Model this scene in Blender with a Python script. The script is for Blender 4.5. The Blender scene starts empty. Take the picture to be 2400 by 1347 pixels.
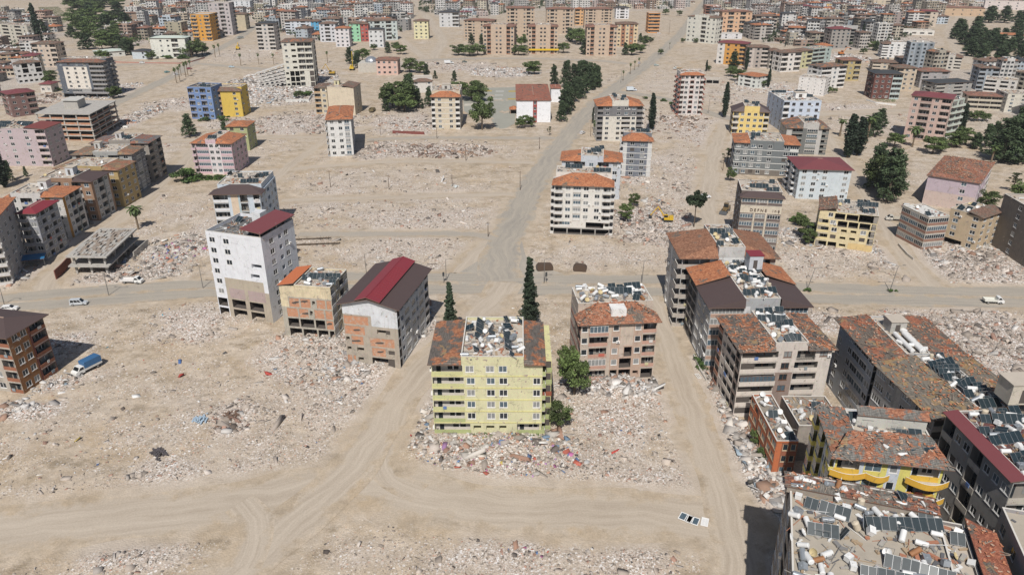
import bpy, math, random
import numpy as np
from mathutils import Vector, Matrix

random.seed(7)
SC = bpy.context.scene
COL = SC.collection
H, PITCH, F, CX, CY = 95.0, math.radians(25), 1750.0, 1200.0, 673.5

# ------------------------------------------------------------ camera, sky, sun
cam = bpy.data.cameras.new('camera'); camo = bpy.data.objects.new('camera', cam); COL.objects.link(camo)
camo.location = (0, 0, H); camo.rotation_euler = (math.pi/2-PITCH, 0, 0)
cam.sensor_width = 36; cam.lens = 36*F/2400; cam.clip_start = 1; cam.clip_end = 20000
SC.camera = camo
SUN_EL, SUN_AZ = math.radians(51), math.radians(6.5)    # light travels away from the camera, a little to the right
w = bpy.data.worlds.new('World'); SC.world = w; w.use_nodes = True
nt = w.node_tree; bg = nt.nodes['Background']
sky = nt.nodes.new('ShaderNodeTexSky'); sky.sky_type = 'NISHITA'; sky.sun_disc = False
sky.sun_elevation = SUN_EL; sky.sun_rotation = math.pi+SUN_AZ
sky.altitude = 200; sky.dust_density = 1.5
nt.links.new(sky.outputs[0], bg.inputs[0]); bg.inputs[1].default_value = 0.062
sl = bpy.data.lights.new('sun', 'SUN'); sl.energy = 4.7; sl.angle = math.radians(0.55); sl.color = (1, .955, .89)
so = bpy.data.objects.new('sun', sl); COL.objects.link(so); so.location = (0, -50, 300)
ld = Vector((math.sin(SUN_AZ)*math.cos(SUN_EL), math.cos(SUN_AZ)*math.cos(SUN_EL), -math.sin(SUN_EL)))
so.rotation_euler = ld.to_track_quat('-Z', 'Y').to_euler()
SC.view_settings.view_transform = 'Standard'; SC.view_settings.look = 'None'
SC.view_settings.exposure = -0.05; SC.view_settings.gamma = 1; SC.view_settings.use_curve_mapping = False
SC.cycles.max_bounces = 4; SC.cycles.diffuse_bounces = 2; SC.cycles.glossy_bounces = 2
SC.cycles.transmission_bounces = 1; SC.cycles.transparent_max_bounces = 4; SC.cycles.use_denoising = True

# ------------------------------------------------------------ helpers
def G(px, py, z=0.0):
    """ground point (or point at height z) that the surveyed picture position stands for"""
    a = PITCH+math.atan((py-CY)/F); D = (H-z)/math.tan(a)
    dep = D*math.cos(PITCH)+(H-z)*math.sin(PITCH)
    return ((px-CX)*dep/F, D)
def height_at(px, pybase, pytop):
    D = G(px, pybase)[1]
    return H-D*math.tan(PITCH+math.atan((pytop-CY)/F))

def tag(o, label=None, cat=None, group=None, kind=None):
    if label: o['label'] = label
    if cat: o['category'] = cat
    if group: o['group'] = group
    if kind: o['kind'] = kind
    return o
def empty(name, loc, rz=0):
    o = bpy.data.objects.new(name, None); COL.objects.link(o); o.location = loc; o.rotation_euler = (0, 0, rz)
    o.empty_display_size = .5
    return o
def put(name, me, parent=None, loc=(0, 0, 0), rot=(0, 0, 0), sc=(1, 1, 1)):
    o = bpy.data.objects.new(name, me); COL.objects.link(o); o.location = loc; o.rotation_euler = rot; o.scale = sc
    if parent is not None: o.parent = parent
    return o

MATS = {}
def N(nt, t, **k):
    n = nt.nodes.new(t)
    for a, b in k.items(): setattr(n, a, b)
    return n
def newmat(name):
    m = bpy.data.materials.new(name); m.use_nodes = True
    return m, m.node_tree, m.node_tree.nodes['Principled BSDF']
def noise(nt, scale, detail=4, rough=.55, vec=None):
    n = N(nt, 'ShaderNodeTexNoise'); n.inputs['Scale'].default_value = scale
    n.inputs['Detail'].default_value = detail; n.inputs['Roughness'].default_value = rough
    if vec is not None: nt.links.new(vec, n.inputs['Vector'])
    return n
def ramp(nt, inp, stops, interp='LINEAR'):
    r = N(nt, 'ShaderNodeValToRGB'); r.color_ramp.interpolation = interp
    e = r.color_ramp.elements
    while len(e) < len(stops): e.new(.5)
    for i, (p, c) in enumerate(stops):
        e[i].position = p
        e[i].color = (c, c, c, 1) if not hasattr(c, '__len__') else (*c, 1)
    nt.links.new(inp, r.inputs[0]); return r
def mix(nt, fac, a, b, bt='MIX'):
    m = N(nt, 'ShaderNodeMix', data_type='RGBA', blend_type=bt)
    for s, v in ((0, fac), (6, a), (7, b)):
        if isinstance(v, (int, float)): m.inputs[s].default_value = v
        elif isinstance(v, tuple): m.inputs[s].default_value = (*v[:3], 1)
        else: nt.links.new(v, m.inputs[s])
    return m.outputs[2]
def mathn(nt, op, a, b=0.0, c=None):
    m = N(nt, 'ShaderNodeMath', operation=op)
    for i, v in enumerate((a, b) if c is None else (a, b, c)):
        if isinstance(v, (int, float)): m.inputs[i].default_value = v
        else: nt.links.new(v, m.inputs[i])
    return m.outputs[0]
def objco(nt):
    return N(nt, 'ShaderNodeTexCoord').outputs['Object']
def geopos(nt):
    return N(nt, 'ShaderNodeNewGeometry').outputs['Position']
def mapping(nt, vec, sc=(1, 1, 1), rot=(0, 0, 0)):
    m = N(nt, 'ShaderNodeMapping'); m.inputs['Scale'].default_value = sc; m.inputs['Rotation'].default_value = rot
    nt.links.new(vec, m.inputs['Vector']); return m.outputs[0]
def bump(nt, bs, h, st=.4, dist=.05):
    b = N(nt, 'ShaderNodeBump'); b.inputs['Strength'].default_value = st; b.inputs['Distance'].default_value = dist
    nt.links.new(h, b.inputs['Height']); nt.links.new(b.outputs[0], bs.inputs['Normal'])

def wall_mat(rgb, dirt=.35, spall=0.0):
    key = ('wall', rgb, dirt, spall)
    if key in MATS: return MATS[key]
    m, nt, bs = newmat('painted_plaster'); bs.inputs['Roughness'].default_value = .88
    p = geopos(nt)
    dark = tuple(c*.62+.02 for c in rgb)
    n1 = noise(nt, .55, 5, .65, p)
    streak = noise(nt, 1.0, 3, .6, mapping(nt, p, (2.2, 2.2, .22)))
    f = mathn(nt, 'MULTIPLY', ramp(nt, n1.outputs[0], [(.38, 0), (.66, 1)]).outputs[0], dirt)
    c = mix(nt, f, rgb, dark)
    f2 = mathn(nt, 'MULTIPLY', ramp(nt, streak.outputs[0], [(.52, 0), (.75, 1)]).outputs[0], dirt*.9)
    c = mix(nt, f2, c, (rgb[0]*.5+.03, rgb[1]*.47+.025, rgb[2]*.44+.02))
    if spall > 0:
        n3 = noise(nt, .9, 6, .62, p)
        f3 = ramp(nt, n3.outputs[0], [(.66-spall*.2, 0), (.665-spall*.2, 1)]).outputs[0]
        c = mix(nt, f3, c, (.33, .27, .23))
    wob = N(nt, 'ShaderNodeVectorMath', operation='ADD'); nt.links.new(p, wob.inputs[0]); nt.links.new(noise(nt, 1.4, 4, .7, p).outputs[1], wob.inputs[1])
    vc = N(nt, 'ShaderNodeTexVoronoi', feature='DISTANCE_TO_EDGE'); vc.inputs['Scale'].default_value = .30; nt.links.new(wob.outputs[0], vc.inputs['Vector'])
    crack = mathn(nt, 'MULTIPLY', mathn(nt, 'LESS_THAN', vc.outputs['Distance'], .014), mathn(nt, 'GREATER_THAN', n1.outputs[0], .53))
    c = mix(nt, mathn(nt, 'MULTIPLY', crack, .42), c, (.10, .085, .075))
    patch = noise(nt, .23, 2, .4, mapping(nt, p, (1, 1, 1.6), (0, 0, .5)))
    c = mix(nt, mathn(nt, 'MULTIPLY', ramp(nt, patch.outputs[0], [(.56, 0), (.60, 1)]).outputs[0], dirt*.35), c, tuple(x*.72+.05 for x in rgb))
    fine = noise(nt, 9, 2, .5, p)
    c = mix(nt, .3, c, fine.outputs[1], 'OVERLAY')
    nt.links.new(c, bs.inputs['Base Color']); bump(nt, bs, n1.outputs[0], .25, .05)
    MATS[key] = m; return m
def tile_mat(rgb=(.36, .15, .085), wear=.45, bare=(.20, .165, .135), alongx=False):
    key = ('tile', rgb, wear, bare, alongx)
    if key in MATS: return MATS[key]
    m, nt, bs = newmat('clay_roof_tile'); bs.inputs['Roughness'].default_value = .85
    p = objco(nt)
    oi = N(nt, 'ShaderNodeObjectInfo'); ad = N(nt, 'ShaderNodeVectorMath', operation='ADD'); cb = N(nt, 'ShaderNodeCombineXYZ')
    nt.links.new(mathn(nt, 'MULTIPLY', oi.outputs['Random'], 60), cb.inputs[2]); nt.links.new(p, ad.inputs[0]); nt.links.new(cb.outputs[0], ad.inputs[1])
    n1 = noise(nt, .34, 9, .72, ad.outputs[0]); n2 = noise(nt, 2.2, 4, .7, p)
    v = N(nt, 'ShaderNodeTexVoronoi'); v.inputs['Scale'].default_value = 2.6; nt.links.new(p, v.inputs['Vector'])
    sv = N(nt, 'ShaderNodeSeparateColor'); nt.links.new(v.outputs['Color'], sv.inputs[0])
    c = mix(nt, .5, rgb, sv.outputs[0], 'SOFT_LIGHT')
    c = mix(nt, ramp(nt, n2.outputs[0], [(.4, 0), (.7, .6)]).outputs[0], c, tuple(x*.5 for x in rgb))
    if wear > 0:
        fb = ramp(nt, n1.outputs[0], [(.61-wear*.28, 0), (.65-wear*.28, 1)]).outputs[0]
        streak = noise(nt, 1.3, 4, .7, mapping(nt, p, (3, .5, 1)))
        bc = mix(nt, ramp(nt, streak.outputs[0], [(.35, 0), (.65, 1)]).outputs[0], bare, tuple(x*.45 for x in bare))
        ny = noise(nt, .22, 3, .6, mapping(nt, p, (1, 1, 1), (1, 2, 3)))
        bc = mix(nt, ramp(nt, ny.outputs[0], [(.62, 0), (.64, .8)]).outputs[0], bc, (.33, .22, .11))
        c = mix(nt, fb, c, bc)
    wv = N(nt, 'ShaderNodeTexWave', wave_type='BANDS', bands_direction='X' if alongx else 'Y')
    wv.inputs['Scale'].default_value = 1.0; wv.inputs['Distortion'].default_value = .6; nt.links.new(p, wv.inputs['Vector'])
    wv2 = N(nt, 'ShaderNodeTexWave', wave_type='BANDS', bands_direction='Y' if alongx else 'X')
    wv2.inputs['Scale'].default_value = 1.3; nt.links.new(p, wv2.inputs['Vector'])
    hh = mathn(nt, 'ADD', wv.outputs[1], wv2.outputs[1])
    c = mix(nt, .3, c, wv.outputs[0], 'OVERLAY')
    nt.links.new(c, bs.inputs['Base Color']); bump(nt, bs, mathn(nt, 'ADD', hh, n2.outputs[0]), .7, .09)
    MATS[key] = m; return m
def plain(name, rgb, rough=.7, metal=0.0, var=.25, scale=3):
    key = ('plain', name)
    if key in MATS: return MATS[key]
    m, nt, bs = newmat(name); bs.inputs['Roughness'].default_value = rough; bs.inputs['Metallic'].default_value = metal
    n1 = noise(nt, scale, 4, .6, geopos(nt))
    c = mix(nt, mathn(nt, 'MULTIPLY', n1.outputs[0], var*2), rgb, tuple(x*.55 for x in rgb))
    nt.links.new(c, bs.inputs['Base Color'])
    MATS[key] = m; return m
def brick_mat():
    if 'brick' in MATS: return MATS['brick']
    m, nt, bs = newmat('hollow_brick_infill'); bs.inputs['Roughness'].default_value = .9
    p = geopos(nt)
    sx = N(nt, 'ShaderNodeSeparateXYZ'); nt.links.new(p, sx.inputs[0])
    cb = N(nt, 'ShaderNodeCombineXYZ'); nt.links.new(mathn(nt, 'ADD', sx.outputs[0], sx.outputs[1]), cb.inputs[0]); nt.links.new(sx.outputs[2], cb.inputs[1])
    b = N(nt, 'ShaderNodeTexBrick'); b.inputs['Scale'].default_value = 1
    b.inputs['Brick Width'].default_value = .4; b.inputs['Row Height'].default_value = .2; b.inputs['Mortar Size'].default_value = .018
    b.inputs['Color1'].default_value = (.52, .22, .10, 1); b.inputs['Color2'].default_value = (.40, .17, .09, 1); b.inputs['Mortar'].default_value = (.36, .30, .25, 1)
    nt.links.new(cb.outputs[0], b.inputs['Vector'])
    n1 = noise(nt, 1.1, 5, .65, p)
    c = mix(nt, ramp(nt, n1.outputs[0], [(.5, 0), (.66, .75)]).outputs[0], b.outputs[0], (.42, .36, .30))
    nt.links.new(c, bs.inputs['Base Color']); bump(nt, bs, b.outputs[1], -.4, .03)
    MATS['brick'] = m; return m
def glass_mat(name, rgb, rough=.12):
    key = ('glass', name)
    if key in MATS: return MATS[key]
    m, nt, bs = newmat(name); bs.inputs['Roughness'].default_value = rough
    n1 = noise(nt, 2.5, 2, .5, geopos(nt))
    c = mix(nt, n1.outputs[0], rgb, tuple(x*.4 for x in rgb)); nt.links.new(c, bs.inputs['Base Color'])
    MATS[key] = m; return m
def attr_mat(name, attr, rough=.9, extra=.3):
    if name in MATS: return MATS[name]
    m, nt, bs = newmat(name); bs.inputs['Roughness'].default_value = rough
    a = N(nt, 'ShaderNodeAttribute', attribute_name=attr)
    n1 = noise(nt, 6, 3, .6, geopos(nt))
    c = mix(nt, mathn(nt, 'MULTIPLY', n1.outputs[0], extra), a.outputs[0], (.15, .13, .11))
    nt.links.new(c, bs.inputs['Base Color']); MATS[name] = m; return m

CONC = lambda: wall_mat((.36, .34, .31), .5, .1)
SLAB = lambda: wall_mat((.50, .455, .40), .6, .25)
WHITE = (.74, .73, .71)

class MB:
    def __init__(s): s.v = []; s.f = []; s.m = []; s.mats = []; s.mi = {}
    def mat(s, m):
        k = m.name
        if k not in s.mi: s.mi[k] = len(s.mats); s.mats.append(m)
        return s.mi[k]
    def quad(s, a, b, c, d, m):
        n = len(s.v); s.v += [a, b, c, d]; s.f.append((n, n+1, n+2, n+3)); s.m.append(s.mat(m))
    def tri(s, a, b, c, m):
        n = len(s.v); s.v += [a, b, c]; s.f.append((n, n+1, n+2)); s.m.append(s.mat(m))
    def box(s, x0, y0, z0, x1, y1, z1, m, T=None, bottom=True):
        p = [(x0, y0, z0), (x1, y0, z0), (x1, y1, z0), (x0, y1, z0), (x0, y0, z1), (x1, y0, z1), (x1, y1, z1), (x0, y1, z1)]
        if T: p = [tuple(T(*q)) for q in p]
        n = len(s.v); s.v += p; k = s.mat(m)
        fs = [(0, 1, 5, 4), (1, 2, 6, 5), (2, 3, 7, 6), (3, 0, 4, 7), (4, 5, 6, 7)]
        if bottom: fs.append((3, 2, 1, 0))
        for f in fs: s.f.append(tuple(n+i for i in f)); s.m.append(k)
    def tube(s, p0, p1, r0, r1, m, n=8, caps=True):
        p0, p1 = Vector(p0), Vector(p1); d = (p1-p0).normalized()
        a = d.orthogonal().normalized(); b = d.cross(a); k = s.mat(m); o = len(s.v)
        for p, r in ((p0, r0), (p1, r1)):
            for i in range(n):
                t = 2*math.pi*i/n; s.v.append(tuple(p+(a*math.cos(t)+b*math.sin(t))*r))
        for i in range(n):
            j = (i+1) % n; s.f.append((o+i, o+j, o+n+j, o+n+i)); s.m.append(k)
        if caps:
            s.f.append(tuple(o+i for i in reversed(range(n)))); s.m.append(k)
            s.f.append(tuple(o+n+i for i in range(n))); s.m.append(k)
    def mesh(s, name):
        me = bpy.data.meshes.new(name); me.from_pydata(s.v, [], s.f)
        for m in s.mats: me.materials.append(m)
        if len(s.mats) > 1: me.polygons.foreach_set('material_index', s.m)
        me.update(); return me
    def build(s, name, parent=None, loc=(0, 0, 0), rot=(0, 0, 0), kind=None):
        if not s.f: return None
        o = put(name, s.mesh(name), parent, loc, rot)
        if kind: o['kind'] = kind
        return o
def np_mesh(name, v, f, mats, mi=None, col=None, colname='tint', smooth=False):
    me = bpy.data.meshes.new(name)
    nv, nf, k = len(v), len(f), f.shape[1]
    me.vertices.add(nv); me.vertices.foreach_set('co', np.ascontiguousarray(v, dtype=np.float32).ravel())
    me.loops.add(nf*k); me.loops.foreach_set('vertex_index', np.ascontiguousarray(f, dtype=np.int32).ravel())
    me.polygons.add(nf); me.polygons.foreach_set('loop_start', np.arange(0, nf*k, k, dtype=np.int32))
    me.polygons.foreach_set('loop_total', np.full(nf, k, dtype=np.int32))
    for m in mats: me.materials.append(m)
    if mi is not None: me.polygons.foreach_set('material_index', mi.astype(np.int32))
    if col is not None:
        at = me.attributes.new(colname, 'FLOAT_COLOR', 'FACE')
        c = np.ones((nf, 4), np.float32); c[:, :3] = col; at.data.foreach_set('color', c.ravel())
    me.update(); me.validate()
    if smooth: me.polygons.foreach_set('use_smooth', np.ones(nf, bool))
    return me
# ------------------------------------------------------------ ground, rubble layout (surveyed ellipses: x, y, rx, ry, density, chunk size, palette)
PATCH = [
 (600,1010,330,110,.36,.75,0),(560,975,60,30,1.3,1.2,0),(530,1000,40,20,1.5,1.1,4),(450,760,90,42,.95,1.1,0),(140,810,60,30,1.0,1.0,0),
 (750,830,110,60,1.2,1.1,1),(870,900,85,45,.9,.9,1),(760,960,170,70,.6,.8,0),(390,1120,200,60,.7,.8,0),(100,1000,120,70,.3,.8,0),(320,1300,130,45,.9,.9,0),
 (90,1180,100,40,.5,.8,0),(870,1300,120,45,.4,.8,0),(1200,1310,200,50,.7,.8,0),(1230,1285,45,22,1.3,.9,2),(1480,1310,90,50,.8,.9,0),
 (1150,1040,160,35,1.7,1.3,1),(1180,1075,140,40,1.5,.9,2),(1130,1110,160,45,1.0,.9,0),(1000,930,22,70,1.6,1.2,1),(1330,1090,180,55,.7,.9,0),
 (1440,905,100,22,3.0,1.5,3),(1440,970,150,75,.9,.9,1),(1500,1130,170,55,.8,.9,0),(1620,1080,60,60,.35,.8,0),
 (1648,885,24,42,3.2,1.3,1),(1680,950,34,42,3.6,1.4,1),(100,330,20,20,.1,1,0),(1715,1010,32,40,2.6,1.4,3),(1755,1070,42,45,3.0,1.5,3),(1795,1125,40,45,3.4,1.5,3),(1815,1180,32,40,3.2,1.4,3),(1840,1330,40,40,2,1,0),
 (985,800,25,70,1.8,1.2,1),(950,890,45,25,1.6,1.1,3),(820,860,60,30,2.4,1.3,3),
 (2240,780,150,55,1.3,1.1,0),(2350,850,110,90,1.3,1.1,0),(2150,740,80,25,.8,1,0),(1930,760,50,35,1.2,1.1,0),(2360,760,80,60,.9,1,0),
 (960,520,190,45,.7,1.2,0),(930,590,170,32,.6,1.0,0),(1040,355,90,14,1.6,1.4,4),(900,355,60,20,1.5,1.3,0),(960,350,200,18,.7,1.2,0),
 (870,430,170,30,.45,1.1,0),(760,480,80,40,.55,1.1,0),(720,560,50,25,.5,1,0),(950,290,90,25,1.0,1.3,0),(960,295,60,10,1.6,1.3,1),
 (400,600,90,42,1.6,1.3,1),(420,590,55,18,1.8,1.3,2),(260,655,120,22,1.3,1.1,0),(345,645,50,20,1.2,1,0),(400,500,70,40,.5,1,0),(470,560,60,50,.7,1,0),
 (1560,530,130,38,1.6,1.3,0),(1500,540,70,30,1.2,1.2,0),(1600,450,120,60,.55,1.1,0),(1580,400,80,40,.7,1.2,0),(1620,300,110,40,.9,1.3,4),(1590,285,35,10,2,1.5,4),
 (1450,600,170,35,.5,1,0),(1900,610,80,40,.6,1,0),(1870,560,50,20,1.8,1.2,3),(2060,590,30,25,1.6,1.2,3),(1980,600,110,35,.8,1,0),
 (2230,625,150,40,1.5,1.1,0),(2330,625,90,40,1.3,1.2,0),(2130,580,30,35,1.6,1.2,3),(2270,580,60,20,1.4,1.2,1),(1700,600,60,30,.8,1,0),
 (650,200,100,32,2.4,1.8,3),(620,225,120,20,1.3,1.5,3),(700,230,60,14,1.0,1.3,0),(720,290,110,25,1.4,1.3,0),(420,245,70,12,1.3,1.3,0),(310,280,30,26,2.0,1.6,1),
 (270,215,50,15,1.6,1.5,3),(80,235,50,12,2.0,1.5,4),(560,290,60,12,1.2,1.3,0),(640,320,60,14,1.2,1.3,0),(400,340,50,20,.6,1,0),(560,130,100,20,.5,1.2,0),
 (1180,170,70,9,1.6,1.6,3),(1090,158,80,9,1.1,1.5,0),(1000,150,110,10,.7,1.3,0),(1600,200,130,35,.45,1.2,0),(1800,205,80,12,1.0,1.5,3),(1740,230,80,20,.6,1.2,0),
 (1880,240,50,25,.6,1.2,0),(2080,300,110,30,.45,1.2,0),(2000,260,90,16,.8,1.2,0),(1960,135,60,10,1.6,1.5,3),(2150,95,60,10,.8,1.3,0),(2220,440,60,40,.3,1,0),(2330,300,60,20,.4,1,0),
 (560,360,90,25,.4,1,0),(1120,640,60,10,.9,1,1),(980,630,60,9,.9,1,1),(1060,455,90,25,.5,1,0),(1350,450,10,60,.8,1,0),(1480,420,30,25,1.2,1.2,1),(1545,490,30,20,1.6,1.2,1),
 (115,640,30,20,1.2,1,0),(70,640,40,25,1.3,1.1,1),(200,560,60,25,1.0,1.1,1),(270,500,50,20,1.2,1.1,1),(340,470,40,16,1.0,1.1,0),(390,410,30,14,1,1.1,0),(130,900,40,30,1.5,1.1,3),(60,960,60,22,1.8,1.2,3),(210,880,60,20,.5,1,0),
]
PAL = [  # weighted colours of rubble
 [((.50,.43,.37),6),((.42,.36,.31),5),((.60,.54,.49),4),((.33,.28,.24),3),((.42,.25,.19),2),((.68,.65,.62),1.5),((.14,.12,.11),1)],
 [((.50,.44,.39),5),((.62,.58,.53),4),((.46,.27,.19),3),((.36,.32,.28),3),((.70,.68,.65),3),((.14,.12,.11),1),((.2,.3,.42),.4)],
 [((.50,.44,.39),5),((.62,.58,.53),3),((.12,.22,.42),1.2),((.50,.15,.35),1.3),((.42,.22,.45),1.0),((.50,.12,.08),1),((.10,.09,.09),1.2),((.46,.27,.19),2),((.55,.42,.1),.3)],
 [((.70,.68,.66),6),((.60,.56,.52),4),((.48,.42,.37),3),((.45,.28,.20),1.6),((.33,.31,.30),2),((.12,.11,.10),1),((.3,.38,.45),.5)],
 [((.22,.14,.11),3),((.36,.24,.17),3),((.50,.43,.38),4),((.14,.11,.09),2),((.60,.55,.5),2)],
]
rng = np.random.default_rng(11)
# roads and tracks: name, label colour kind, centre line (x, y) and half width in metres
ROADS = [
 ('road','asphalt', [(-260,728),(0,699),(200,684),(350,673),(501,664),(650,655),(800,648),(1000,648),(1180,652),(1360,654),(1548,655),(1700,662),(1860,671),(2101,680),(2400,685),(2700,690)], 3.6),
 ('road','asphalt', [(-260,752),(0,723),(200,707),(350,695),(508,685),(650,679),(800,677),(1000,677),(1180,678),(1334,681),(1548,684),(1700,690),(1877,699),(2100,704),(2400,710),(2700,716)], 3.6),
 ('road','asphalt', [(1180,655),(1168,625),(1182,570),(1212,505),(1246,440),(1285,380),(1330,320),(1372,268),(1420,225),(1470,185),(1520,148),(1562,112),(1600,75),(1625,40),(1655,0),(1680,-40)], 6.4),
 ('road','dusty', [(700,549),(900,548),(1100,549),(1160,560)], 3.0),
 ('road','dusty', [(860,328),(980,323),(1120,323),(1300,324)], 4.0),
 ('road','asphalt', [(230,262),(300,228),(360,200),(405,178),(460,140),(520,112),(560,90),(600,60)], 5.5),
 ('road','dusty', [(200,158),(330,150),(430,148),(560,158),(650,165)], 6.0),
 ('road','dusty', [(960,143),(1100,138),(1250,138),(1400,143),(1470,150)], 7.0),
 ('road','asphalt', [(1448,215),(1500,222),(1560,232),(1600,245),(1680,270),(1740,285)], 4.5),
]
TRACKS = [
 ([(-120,1262),(0,1244),(200,1222),(420,1196),(600,1172),(740,1148),(850,1138)], 6.6),
 ([(760,1145),(900,1140),(1010,1165),(1180,1188),(1400,1200),(1600,1212),(1740,1225)], 6.4),
 ([(905,1040),(893,1085),(920,1125),(985,1155)], 2.6),
 ([(1525,690),(1545,750),(1565,800),(1590,870),(1618,950),(1648,1040),(1684,1140),(1716,1240),(1750,1400)], 4.0),
 ([(2240,700),(2170,655),(2120,600),(2090,550),(2060,495),(2020,440),(1985,395),(1960,350),(1930,310)], 4.2),
 ([(1668,560),(1660,480),(1668,400),(1680,340),(1700,290)], 5),
 ([(90,700),(115,655),(170,600),(240,545),(310,490),(370,435),(420,395),(450,360),(500,320),(560,300)], 4.6),
 ([(1280,382),(1100,379),(900,380),(700,395),(620,400)], 3.4),
 ([(1220,455),(1000,460),(800,465),(660,470)], 3.2),
 ([(590,460),(640,420),(690,380),(740,345),(780,320),(860,300)], 3.8),
 ([(370,332),(500,326),(640,322),(760,322)], 4),
 ([(1160,560),(1110,600),(1080,640)], 4),
 ([(970,0),(1000,40),(1035,90),(1025,120),(1010,140)], 8),
 ([(1940,400),(1915,350),(1900,330)], 4),
 ([(2130,0),(2240,30),(2225,70),(2240,110),(2280,150)], 8),
 ([(1900,270),(2050,262),(2200,255)], 6),
 ([(930,75),(950,100),(1000,140)], 6),
 ([(1185,662),(1160,700),(1115,742),(1070,790),(1015,835),(975,880),(931,940),(865,1045),(791,1135),(659,1251),(560,1347),(480,1430)], 5.0),
 ([(560,1180),(600,1215),(598,1270),(570,1330)], 2.8),
]
def resample(pts, step=2.0):
    P = np.array([G(*p) for p in pts]); 
    # catmull-rom smoothing
    out = []
    Q = np.vstack([2*P[0]-P[1], P, 2*P[-1]-P[-2]])
    for i in range(1, len(Q)-2):
        L = np.linalg.norm(Q[i+1]-Q[i]); n = max(2, int(L/step))
        for t in np.linspace(0, 1, n, endpoint=False):
            a, b, c, d = Q[i-1], Q[i], Q[i+1], Q[i+2]
            out.append(.5*((2*b)+(-a+c)*t+(2*a-5*b+4*c-d)*t*t+(-a+3*b-3*c+d)*t**3))
    out.append(P[-1]); return np.array(out)
LINES = [(resample(r[2]), r[3]) for r in ROADS]+[(resample(t[0]), t[1]) for t in TRACKS]

def line_mask(X, Y):
    """1 on roads and tracks, falling to 0 a few metres outside"""
    m = np.zeros(X.shape, np.float32)
    for P, hw in LINES:
        x0, x1, y0, y1 = P[:, 0].min()-14, P[:, 0].max()+14, P[:, 1].min()-14, P[:, 1].max()+14
        sel = np.where((X > x0) & (X < x1) & (Y > y0) & (Y < y1))
        if len(sel[0]) == 0: continue
        xs, ys = X[sel], Y[sel]; d = np.full(xs.shape, 1e9, np.float32)
        for q in P[::2]:
            d = np.minimum(d, (xs-q[0])**2+(ys-q[1])**2)
        d = np.sqrt(d)
        m[sel] = np.maximum(m[sel], np.clip(1-(d-hw*1.12)/3.0, 0, 1))
    return m
PW = []
for (cx, cy, rx, ry, de, sz, pal) in PATCH:
    c = np.array(G(cx, cy)); a = np.array(G(cx+rx, cy)); b1 = G(cx, cy-ry)[1]; b2 = G(cx, cy+ry)[1]
    PW.append((c[0], (b1+b2)/2, a[0]-c[0], abs(b1-b2)/2, de, sz, pal))
def vnoise(X, Y, s, seed=0):
    """cheap value noise"""
    x = X/s+seed*17.3; y = Y/s+seed*9.1; xi = np.floor(x).astype(int); yi = np.floor(y).astype(int); fx = x-xi; fy = y-yi
    def h(a, b): 
        n = (a*374761393+b*668265263+seed*974711) & 0x7fffffff; n = ((n ^ (n >> 13))*1274126177) & 0x7fffffff
        return (n & 0xffff)/65535.0
    fx = fx*fx*(3-2*fx); fy = fy*fy*(3-2*fy)
    return (h(xi, yi)*(1-fx)+h(xi+1, yi)*fx)*(1-fy)+(h(xi, yi+1)*(1-fx)+h(xi+1, yi+1)*fx)*fy
def patch_field(X, Y):
    de = np.zeros(X.shape, np.float32)
    for (x, y, rx, ry, d, sz, pal) in PW:
        sel = np.where((abs(X-x) < rx*1.5) & (abs(Y-y) < ry*1.5))
        if len(sel[0]) == 0: continue
        q = np.sqrt(((X[sel]-x)/rx)**2+((Y[sel]-y)/ry)**2)
        q = q+(vnoise(X[sel], Y[sel], 6, 3)-.5)*1.1
        de[sel] = np.maximum(de[sel], np.clip(1.35-q, 0, 1)*d)
    return de
def ground_h(X, Y, rm=None, pf=None):
    rm = line_mask(X, Y) if rm is None else rm
    pf = patch_field(X, Y) if pf is None else pf
    n = vnoise(X, Y, 2.3, 1)*.6+vnoise(X, Y, 6, 2)*.4
    base = (vnoise(X, Y, 9, 5)-.35)*.30+(vnoise(X, Y, 1.6, 7)-.5)*.10
    hh = base+np.minimum(pf, 3.2)*n*.38
    fade = np.clip((620-Y)/150, 0, 1)
    return (hh*(1-rm)*fade+.02*(1-rm)).astype(np.float32)

def ground_base(nt, p):
    big = noise(nt, .035, 5, .6, p); mid = noise(nt, .16, 6, .65, p); fine = noise(nt, 1.5, 5, .75, p); vf = noise(nt, 5.0, 3, .8, p)
    c = mix(nt, ramp(nt, big.outputs[0], [(.35, 0), (.65, 1)]).outputs[0], (.45, .367, .272), (.465, .398, .325))
    c = mix(nt, ramp(nt, mid.outputs[0], [(.44, 0), (.60, .85)]).outputs[0], c, (.345, .272, .19))
    o = noise(nt, .06, 4, .7, mapping(nt, p, (1, 1, 1), (.4, .2, 1.1)))
    c = mix(nt, ramp(nt, o.outputs[0], [(.54, 0), (.68, .6)]).outputs[0], c, (.40, .295, .18))
    o2 = noise(nt, .11, 6, .75, mapping(nt, p, (1, 1.6, 1), (0, 0, 2.1)))
    c = mix(nt, ramp(nt, o2.outputs[0], [(.53, 0), (.64, .85)]).outputs[0], c, (.235, .185, .125))
    c = mix(nt, .35, c, ramp(nt, noise(nt, .42, 6, .75, p).outputs[0], [(.3, .18), (.7, .85)]).outputs[0], 'OVERLAY')
    return c, mid, fine, vf
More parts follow.
